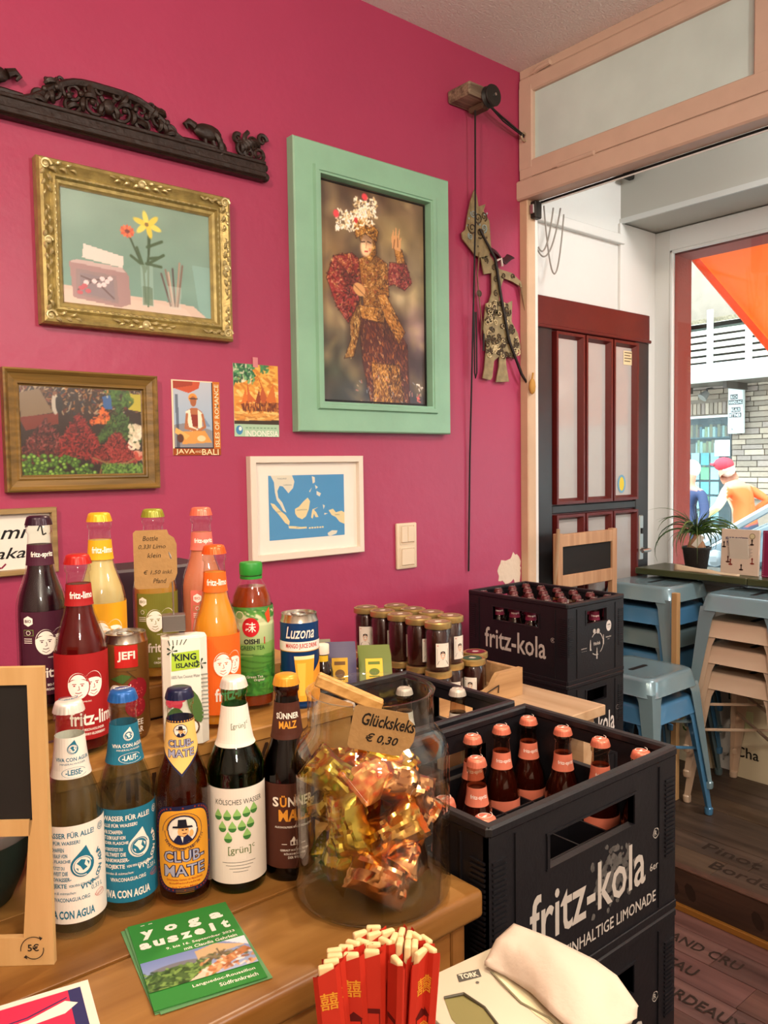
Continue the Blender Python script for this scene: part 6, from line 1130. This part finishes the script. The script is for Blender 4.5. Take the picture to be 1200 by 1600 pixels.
def jam_jar(label, x, y, z, h, lidc, labc, yaw, grp, top='#3a5a3a'):
    r = .0295; t = thing('jam_jar', label, 'jam jar', (x, y, z), cam_ang(x, y)+PI/2+yaw, group=grp)
    pr = [(0, 0), (r-.003, 0), (r, .004), (r, h-.026), (r-.004, h-.016), (r-.004, h-.006), (0, h-.006)]
    G().lathe(pr, JGL, 28).build('glass', t, 50); G().lathe([(0, .004), (r-.0025, .004), (r-.0025, h-.024), (r-.006, h-.016), (0, h-.016)], JAM, 28).build('jam', t, 50)
    l = G().lathe([(r-.004, h-.014), (r+.0014, h-.0145), (r+.0022, h-.012), (r+.0014, h-.002), (r-.002, h), (r-.006, h-.0012), (0, h-.0008)], mat('#cdb072', .3, .8), 32).build('lid', t, 40)
    a = Art(); a.ell(0, 0, r-.006, r-.006, labc, 24).poly([(-.009, -.002), (-.004, .007), (.004, .005), (.010, .001), (.004, -.006), (-.005, -.007)], '#d8c9ba'); a.build('lid_print', ftop(0, 0, h-.0006), l)
    lz0, lz1 = (.012, .066) if h > .1 else (.006, .046)
    a = Art(); a.rect(-.0155, lz0, .0155, lz1, '#dcd3c6'); lb_ = a.build('label', lambda u, v, e: ((r+.0006+e)*math.cos(-PI/2+u/r), (r+.0006+e)*math.sin(-PI/2+u/r), v), t, cut=(.004, 0))
    a = Art(); zc_ = (lz0+lz1)/2-.003; hh = (lz1-lz0)*.34; a.rect(-.0125, zc_-hh, .0125, zc_+hh, top); a.ell(0, zc_+.002, .0055, .008, '#d8b49a', 14).poly([(-.006, zc_+.003), (-.005, zc_+.011), (0, zc_+.0125), (.005, zc_+.011), (.006, zc_+.003), (.004, zc_+.007), (-.004, zc_+.007)], '#1a1614').poly([(-.0125, zc_-hh), (-.009, zc_-.010), (0, zc_-.006), (.009, zc_-.010), (.0125, zc_-hh)], '#2a2a34').rect(-.002, zc_-hh, .002, zc_-.008, '#d8d0c4').rect(-.0035, zc_+.002, -.001, zc_+.0028, '#1a1614').rect(.001, zc_+.002, .0035, zc_+.0028, '#1a1614').rect(-.002, zc_-.0025, .002, zc_-.002, '#8a3a34')
    a.rect(-.0125, lz1-.006, -.010, lz1-.004, '#b03a34').rect(-.009, lz1-.0055, .010, lz1-.0045, '#6a645c').rect(-.0125, lz0+.003, .006, lz0+.004, '#6a645c'); a.build('label_print', lambda u, v, e: ((r+.0008+e)*math.cos(-PI/2+u/r), (r+.0008+e)*math.sin(-PI/2+u/r), v), lb_)
    return t
GRN2 = '#3a5a44'; zl = .9127; hl = .088
row1 = [-.415, -.481, -.547, -.613, -.679]; row2 = [-.448, -.514, -.580, -.646]
kk = 0; nm_ = ('farthest', 'second', 'middle', 'fourth', 'nearest')
pj = jam_jar('short jam jar, farthest of the front row below the tall jars', 1.258, row1[0], zl, hl, 0, '#7a2030', .2, 'short jam jars below', GRN2)
for j, y in enumerate(row1[1:]): dup(pj, (1.258, y, zl), label='short jam jar, '+nm_[j+1]+' of the front row below the tall jars')
for j, y in enumerate(row2): dup(pj, (1.330, y, zl), label='short jam jar hidden in the back row under the tall jars, '+nm_[j])
jam_jar('short jam jar with green topped lid in front on the tray', 1.398, -.652, zl, hl, 0, GRN2, -.2, 'short jam jars in the tray', GRN2); jam_jar('short jam jar with wine red lid and red label at the tray end', 1.452, -.610, zl, hl, 0, '#7a1c34', .1, 'short jam jars in the tray', '#7a1c34'); jam_jar('short jam jar with wine red lid behind the green lidded jar', 1.402, -.560, zl, hl, 0, '#7a1c34', .3, 'short jam jars in the tray', '#7a1c34')
zt = zl+hl+.0005; kk = 0
for j, y in enumerate(row1): jam_jar('tall jam jar of dark jam, '+nm_[j]+' in the front row on top', 1.258, y, zt, .112, 0, '#8a6a54', (-.1, .9, 1.0, .8, .35)[j], 'tall jam jars on top', GRN2)
for j, y in enumerate(row2): jam_jar('tall jam jar of dark jam, '+nm_[j]+' in the row next to the wall side', 1.330, y, zt, .112, 0, '#8a6a54', .8, 'tall jam jars on top', GRN2)
ds = thing('display_riser', 'dark wooden riser with tea sachets and small sauce bottles', 'riser', (0, 0, 0)); G().box(.84, 1.075, -.775, -.53, 1.008, 1.022, mat('#3a2a1c', .5), .002).build('top', ds); G().box(.85, 1.065, -.765, -.54, .9005, 1.008, mat('#2a1e16', .5)).build('box', ds)
def small(label, x, y):
    t = thing('sauce_bottle', label, 'bottle', (x, y, 1.0225), cam_ang(x, y)+PI/2, group='small white capped bottles'); G().lathe([(0, 0), (.017, 0), (.0195, .003), (.0195, .05), (.0165, .062), (.0115, .072), (.0105, .090), (0, .090)], mat('#1a0c08', .15, coat=.5), 24).build('glass', t, 50)
    G().lathe([(0, 0), (.0125, 0), (.0125, .017), (.0115, .0185), (0, .0185)], mat('#e0cfbc', .5), 24).build('cap', t, 40, loc=(0, 0, .084)); a = Art(); a.poly([(-.016, .030), (-.010, .024), (0, .0215), (.010, .024), (.016, .030), (.016, .055), (-.016, .055)], '#d3a828').rect(-.009, .038, .009, .043, '#5a2418').rect(-.007, .031, .007, .034, '#8a3c1c').text('SOJA', 0, .047, .004, '#3a1c10')
    a.build('label', cyl(rad_at([(.0195, 0), (.0195, .05), (.0165, .062)]), -PI/2, .0005), t)
    a = Art(); a.rect(-.011, .067, .011, .082, '#d3a828'); a.build('neck_label', cyl(rad_at([(.0115, .065), (.0115, .072), (.0105, .09)]), -PI/2, .0006), t, cut=(.003, 0))
for (x, y), lb in zip(((.895, -.735), (.893, -.670), (.862, -.715)), ('small dark sauce bottle with white cap, nearest of three behind the blue can', 'small dark sauce bottle with white cap, rearmost of three behind the blue can', 'small dark sauce bottle with white cap half hidden by the blue can')): small(lb, x, y)
def sachets(n, x, y, z, w, h, cols, rz, lean, labs, grp, dy=.010):
    for i in range(n):
        o = thing('tea_sachet', labs[i], 'tea sachet', (x-dy*i*math.sin(rz), y+dy*i*math.cos(rz), z), group=grp, rot=(-lean, 0, rz)); m = mat(cols[0], .35); h = h*1.045 if i else h
        vs = []; fs = []; nx, nz = 6, 6
        for s in (-1, 1):
            for a_ in range(nx+1):
                for b_ in range(nz+1): u, v = -1+2*a_/nx, -1+2*b_/nz; vs.append((u*w/2, s*(.0024*(1-u**4)*(1-v**4)+.0003), (v+1)*h/2))
        n_ = (nx+1)*(nz+1)
        for a_ in range(nx):
            for b_ in range(nz): q = a_*(nz+1)+b_; fs += [(q, q+nz+1, q+nz+2, q+1), (n_+q, n_+q+1, n_+q+nz+2, n_+q+nz+1)]
        G().add(vs, fs, m).build('packet', o, 40); a = Art(); a.rect(-w*.30, h*.18, w*.22, h*.86, cols[1]).rect(-w*.22, h*.66, w*.14, h*.76, cols[2]).ell(-w*.04, h*.42, w*.16, h*.12, cols[2], 14).rect(-w*.2, h*.25, w*.12, h*.29, cols[2]); a.build('label', flat(0, 0, -.0028), o)
LB = lambda s, n: [s+', '+q for q in ('front of its row', 'second in its row', 'third in its row', 'fourth in its row', 'last in its row')[:n]]
sachets(5, .950, -.720, 1.0225, .062, .072, ('#30234c', '#c79a2c', '#6a4a24'), -.62, .28, LB('violet tea sachet with yellow label beside the sauce bottles', 5), 'violet tea sachets')
sachets(5, 1.020, -.745, 1.0225, .068, .066, ('#5f6a2c', '#d0aa34', '#5a6a24'), -.62, .62, LB('olive green tea sachet leaning behind the jar rim', 5), 'olive tea sachets')
sachets(3, .945, -.640, 1.0225, .060, .076, ('#6f6a4c', '#8f8a64', '#55522f'), -.62, .2, LB('grey green tea sachet at the back behind the violet ones', 3), 'grey green tea sachets')
sachets(2, .915, -.765, 1.0225, .040, .030, ('#c79a1c', '#d8b034', '#3a5a1c'), -.62, 1.1, LB('yellow tea sachet lying flat in front of the sauce bottles', 2), 'yellow tea sachets', .012)

# ------------------------------------------------------------ bay furniture
ab = thing('chalkboard_easel', 'pale wooden easel with empty black board between crates and red door', 'easel', (2.645, -.075, .14)); EW = wood('#c49a74', '#a87c58', 'Z', 12, .55, .05); zt = 1.060
for s in (-1, 1): G().box(s*.178-.016, s*.178+.016, -.014, .010, 0, zt, EW, .002).build('leg', ab)
G().box(-.162, .162, -.013, .009, zt-.052, zt-.004, EW, .002).build('top_rail', ab); G().box(-.162, .162, -.013, .009, .848, .898, EW, .002).build('middle_rail', ab); G().box(-.162, .162, -.013, .009, .30, .35, EW, .002).build('lower_rail', ab); G().box(-.162, .162, -.004, .003, .898, zt-.052, CHALK).build('blackboard', ab)
G().box(-.15, .15, .012, .03, .01, .7, EW, .002).build('rear_leg', ab)
SB = mat('#7d979f', .25, .25, coat=.4); SB2 = mat('#4a7fa6', .3, .2, coat=.3); SG = mat('#6a8084', .3, .3, coat=.3); SC = mat('#c7ad93', .4, .1, coat=.2)
def stool_parts(m, h, w=.30, sp=.045):
    seat = G(); n = 6
    def rr(r, c, z): 
        out = []
        for k in range(4):
            cx, cy = ((1, 1), (-1, 1), (-1, -1), (1, -1))[k]
            for i in range(n): a = PI/2*k+PI/2*i/(n-1); out.append((cx*(r-c)+c*math.cos(a), cy*(r-c)+c*math.sin(a), z))
        return out
    R = w/2; L = [rr(R+.012, .042, h-.062), rr(R+.010, .042, h-.060), rr(R, .042, h-.012), rr(R-.004, .040, h-.004), rr(R-.012, .036, h), rr(R-.03, .03, h-.003)]; q = 4*n; vs = sum(L, []); fs = [(j*q+i, j*q+(i+1) % q, (j+1)*q+(i+1) % q, (j+1)*q+i) for j in range(len(L)-1) for i in range(q)]
    hole = [(-.05, -.011), (.05, -.011), (.056, 0), (.05, .011), (-.05, .011), (-.056, 0)]; fs.append(tuple(range((len(L)-1)*q, len(L)*q)))
    seat.add(vs, fs, m); slot = G().prism(hole, .0006, mat('#0c0d0e', .8), T(0, 0, h-.0031)); legs = []
    for sx, sy in ((1, 1), (-1, 1), (-1, -1), (1, -1)):
        g = G(); xt, yt = sx*(R+.004), sy*(R+.004); xb, yb = sx*(R+sp), sy*(R+sp); wt, wb = .055, .022
        def sec(x, y, z, w_): return [(x, y, z), (x-sx*w_, y, z), (x-sx*w_, y-sy*.003, z), (x-sx*.004, y-sy*.004, z), (x-sx*.003, y-sy*w_, z), (x, y-sy*w_, z)]
        S_ = [sec(xt, yt, h-.05, wt*1.25), sec(xt+(xb-xt)*.12, yt+(yb-yt)*.12, h*.82, wt), sec(xb, yb, .0, wb)]; vv = sum(S_, []); g.add(vv, [(j*6+i, j*6+(i+1) % 6, j*6+6+(i+1) % 6, j*6+6+i) for j in range(2) for i in range(6)]+[tuple(range(6)), tuple(range(17, 11, -1))], m)
        legs.append((g, G().lathe([(0, -.001), (.014, -.001), (.016, .004), (.016, .022), (.012, .026), (0, .026)], m if m is not SC else m, 10, c=(xb-sx*.010, yb-sy*.010, .001))))
    br = G()
    for pts in ([(-R-.01, -R-.01, h*.55), (R+.01, R+.01, h*.55)], [(-R-.01, R+.01, h*.55), (R+.01, -R-.01, h*.55)]): br.tube(pts, .006, m, 6)
    return seat, slot, legs, br
_st = {}
def stool(label, x, y, z, m, h, rz=0, grp=None):
    k = (m.name, h)
    if k in _st: return dup(_st[k], (x, y, z), rz, label, grp)
    t = thing('metal_stool', label, 'stool', (x, y, z), rz, group=grp); seat, slot, legs, br = stool_parts(m, h); s_ = seat.build('seat', t, 40); slot.build('grip_slot', s_, 0)
    for l, f in legs: lo = l.build('leg', t, 30); f.build('foot_cap', lo, 40)
    br.build('cross_brace', t); _st[k] = t; return t
AX, AY = 2.635, -.318
stool('blue metal stool, lower one of the two nearest the crates', AX, AY, .142, SB2, .46); stool('grey blue metal stool with gripping slot on top of the pair nearest the crates', AX, AY, .242, SB, .46)
BXs, BYs = 3.03, -.150
for i, (m, lb) in enumerate(((SG, 'lowest grey green metal stool of the rear stack by the door'), (SB2, 'second blue metal stool from below in the rear stack by the door'), (SG, 'dark grey green metal stool third from below in the rear stack'), (SB2, 'blue metal stool directly under the top seat of the rear stack'), (SB, 'grey blue metal stool topping the rear stack by the red door'))): stool(lb, BXs, BYs, .142+.092*i-.0, m, .46)
CX, CY = 3.05, -.575
for i, (m, lb) in enumerate(((SC, 'lowest cream metal stool of the tall stack by the window'), (SC, 'second cream metal stool from below in the tall window stack'), (SC, 'cream metal stool directly under the grey blue seat of the window stack'), (SB, 'grey blue metal stool on top of the cream stools by the window'))): stool(lb, CX, CY, .142+.1*i, m, .52)
wt = thing('window_counter', 'dark green window counter board holding the plant and book stands', 'table', (0, 0, 0)); GT = mat('#3f4428', .35, var=.15, scale=9)
for y0, y1 in ((-.52, -.03), (-1.25, -.522)): G().box(3.06, 3.295, y0, y1, .985, 1.012, GT, .003).build('board', wt)
for y in (-.06, -1.2): G().box(3.24, 3.29, y-.02, y+.0, .14, .985, mat('#b8a58a', .6)).build('support', wt)
pt = thing('potted_palm', 'ponytail palm with thin arching leaves in a black pot on the window counter', 'plant', (3.165, -.255, 1.0125))
G().lathe([(0, 0), (.040, 0), (.043, .004), (.055, .085), (.058, .088), (.058, .098), (.054, .098), (.052, .088), (0, .082)], mat('#26211e', .5, bump=.3, bscale=60), 28).build('pot', pt, 50); G().lathe([(0, .082), (.034, .083), (.038, .095), (.030, .118), (.016, .135), (.010, .15), (0, .155)], mat('#9c7456', .8, bump=.4, bscale=40), 18, rf=lambda a, z: 1+.08*math.sin(3*a)).build('bulb', pt, 50)
LF = [mat(c, .45) for c in ('#2f4a1e', '#3f5c26', '#26401c', '#4f6a2e')]
for i in range(95):
    a = random.uniform(0, 2*PI); ln = random.uniform(.10, .34) if i > 30 else random.uniform(.06, .17); up = random.uniform(.5, 1.4) if i > 30 else random.uniform(1.0, 1.5); dr = random.uniform(1.6, 3.4) if i > 30 else random.uniform(.2, 1.2); pts = []; r_ = []; x = y = 0; z = .14+random.uniform(-.01, .02); n = 11
    for k in range(n):
        pts.append((x*math.cos(a), min(x*math.sin(a), .27), max(z, .01))); r_.append(max(.0005, 0.0044*(1-(k/(n-1))**2.5))); th = up-dr*k/(n-1); x += ln/n*math.cos(th); z += ln/n*math.sin(th)
    pts = [(min(px, .112), py, pz) for px, py, pz in pts]
    G().tube(pts, r_, LF[i % 4], 5, flat=.35).build('leaf', pt, 60)
G().box(-.012, .012, -.001, .001, -.03, .03, mat('#e6dfd2', .6), M=T(-.04, -.03, .125, .5, .5, -.8)).build('care_tag', pt)
tag(sheet('paper_wrap', [(3.09, -.20, 1.04), (3.10, -.28, 1.030), (3.10, -.38, 1.022), (3.10, -.48, 1.018)], [(3.085, -.20, 1.0135), (3.085, -.28, 1.0135), (3.085, -.38, 1.0135), (3.085, -.48, 1.0135)], 14, 6, .004, mat('#c9b294', .8), None, .001), 'crumpled beige paper lying in front of the palm pot', 'paper')
def stand_book(label, y0, y1, z1, col, rz, fn, nm):
    t = thing(nm, label, 'sign', (3.13, (y0+y1)/2, 1.0125), rz); w = y0-y1; h = z1-1.0125
    m = T(0, 0, 0, 0, 0, -PI/2)     # local x runs to the viewer's right (-Y), face towards -X
    G().box(-w/2, w/2, .0, .012, 0, h, mat(col, .5), .0015, M=m @ T(0, 0, 0, -.06)).build('board', t); G().box(-w/4, w/4, .014, .018, 0, h*.8, mat('#cfc4b4', .6), M=m @ T(0, .0, 0, .16)).build('back_rest', t)
    a = Art(); fn(a, w, h); a.build('print', lambda u, v, e: tuple(m @ T(0, 0, 0, -.06) @ Vector((u, -e*2-.0004, v))), t); return t
def b1(a, w, h):
    a.text('KULTURGÜTER', -.012, h*.80, .013, '#2a2f5a', w=w*.60, bold=.04).text('KÖLN', -w*.24, h*.715, .013, '#2a2f5a', w=w*.22, bold=.04).rect(-w*.36, h*.66, w*.33, h*.668, '#55555a').rect(-w*.36, h*.635, w*.1, h*.643, '#55555a').ell(w*.32, h*.86, .012, .012, '#8a7c5a', 18).ell(w*.32, h*.86, .009, .009, '#c9bb94', 16)
    for i in range(9): a.rect(-w*.32, h*.58-i*h*.024, w*.34-(i % 3)*.004, h*.585-i*h*.024+.0006, '#8a8480')
    for x, z, s, k in ((-.42, .60, 1, '#2a1a18'), (.32, .68, .9, '#2a1a18'), (-.3, .27, 1.1, '#4a1c18'), (-.23, .22, 1, '#7a2c20'), (.34, .27, 1, '#7a2c20'), (.06, .12, 1, '#2a1a18')): a.ell(w*x, h*z, .009*s, .0035, k, 10).rect(w*x-.002, h*z, w*x+.0022, h*z+.016*s, k).ell(w*x, h*z+.018*s, .0035, .0045, k, 10)
def b2(a, w, h):
    a.text('KULTUR', 0, h*.83, .007, '#b88aa0').ell(-.005, h*.57, .026, .030, '#3f4a3c', 24).ell(-.005, h*.57, .012, .017, '#d8c0ac', 16).poly([(-.018, h*.58), (-.016, h*.66), (-.004, h*.68), (.008, h*.66), (.009, h*.58), (.005, h*.625), (-.013, h*.625)], '#1c1614').poly([(-.028, h*.43), (-.014, h*.48), (.006, h*.48), (.018, h*.43)], '#20242a').rect(-.012, h*.575, -.007, h*.58, '#1c1614').rect(-.003, h*.575, .003, h*.58, '#1c1614')
    for i in range(6): a.rect(-w*.32, h*.36-i*h*.04, w*.30-(i % 2)*.01, h*.363-i*h*.04+.0006, '#b88aa0')
    for i in range(24): a.ell(-w*.46, h*(.04+.039*i), .0012, .0012, '#d8b8c8', 6); a.ell(-w*.46+w*.92*i/23, h*.965, .0012, .0012, '#d8b8c8', 6); a.ell(-w*.46+w*.92*i/23, h*.03, .0012, .0012, '#d8b8c8', 6)
stand_book('cream information board with small figures standing by the window', -.378, -.532, 1.195, '#cdb8a4', 0, b1, 'info_board'); stand_book('magenta information board with portrait medallion at the right edge', -.545, -.70, 1.195, '#7a1440', 0, b2, 'info_board')
tag(G().box(2.835, 2.86, -.36, -.335, .142, .96, mat('#b08a5c', .6), .002).build('upright_plank'), 'narrow upright wooden plank between the two rear stool stacks', 'plank')
BAG = mat('#cbbd9c', .8, bump=.2, bscale=20)
def bag(label, x, y, w, h, texts, rz):
    t = thing('paper_bag', label, 'bag', (x, y, .142), rz); vs = []; g = G(); g.lathe([(0, 0), (1, 0), (1.0, .05), (.97, h*.6), (.95, h), (.90, h), (.92, h*.6), (.9, .02)], BAG, 28, M=Matrix.Diagonal((w/2, .022, 1, 1)), rf=lambda a, z: .92/max(abs(math.cos(a)), abs(math.sin(a)))**.8).build('sack', t, 50)
    a = Art()
    for s_, u, v, hh, k in texts: a.text(s_, u, v, hh, k, bold=.01)
    a.rect(-.05, h*.52, .015, h*.72, '#cfd8a8'); a.build('print', flat(0, 0, -.0225), t)
bag('cream bag with black lettering standing under the window counter, right', 3.272, -.45, .20, .40, (('Cha', -.01, .11, .045, '#1c1a16'), ('LEN', -.05, .34, .035, '#2a4a24')), -PI/2); bag('cream bag with green lettering half hidden behind the stool legs', 3.272, -.20, .20, .30, (('ON', .0, .16, .05, '#2f5a24'),), -PI/2)
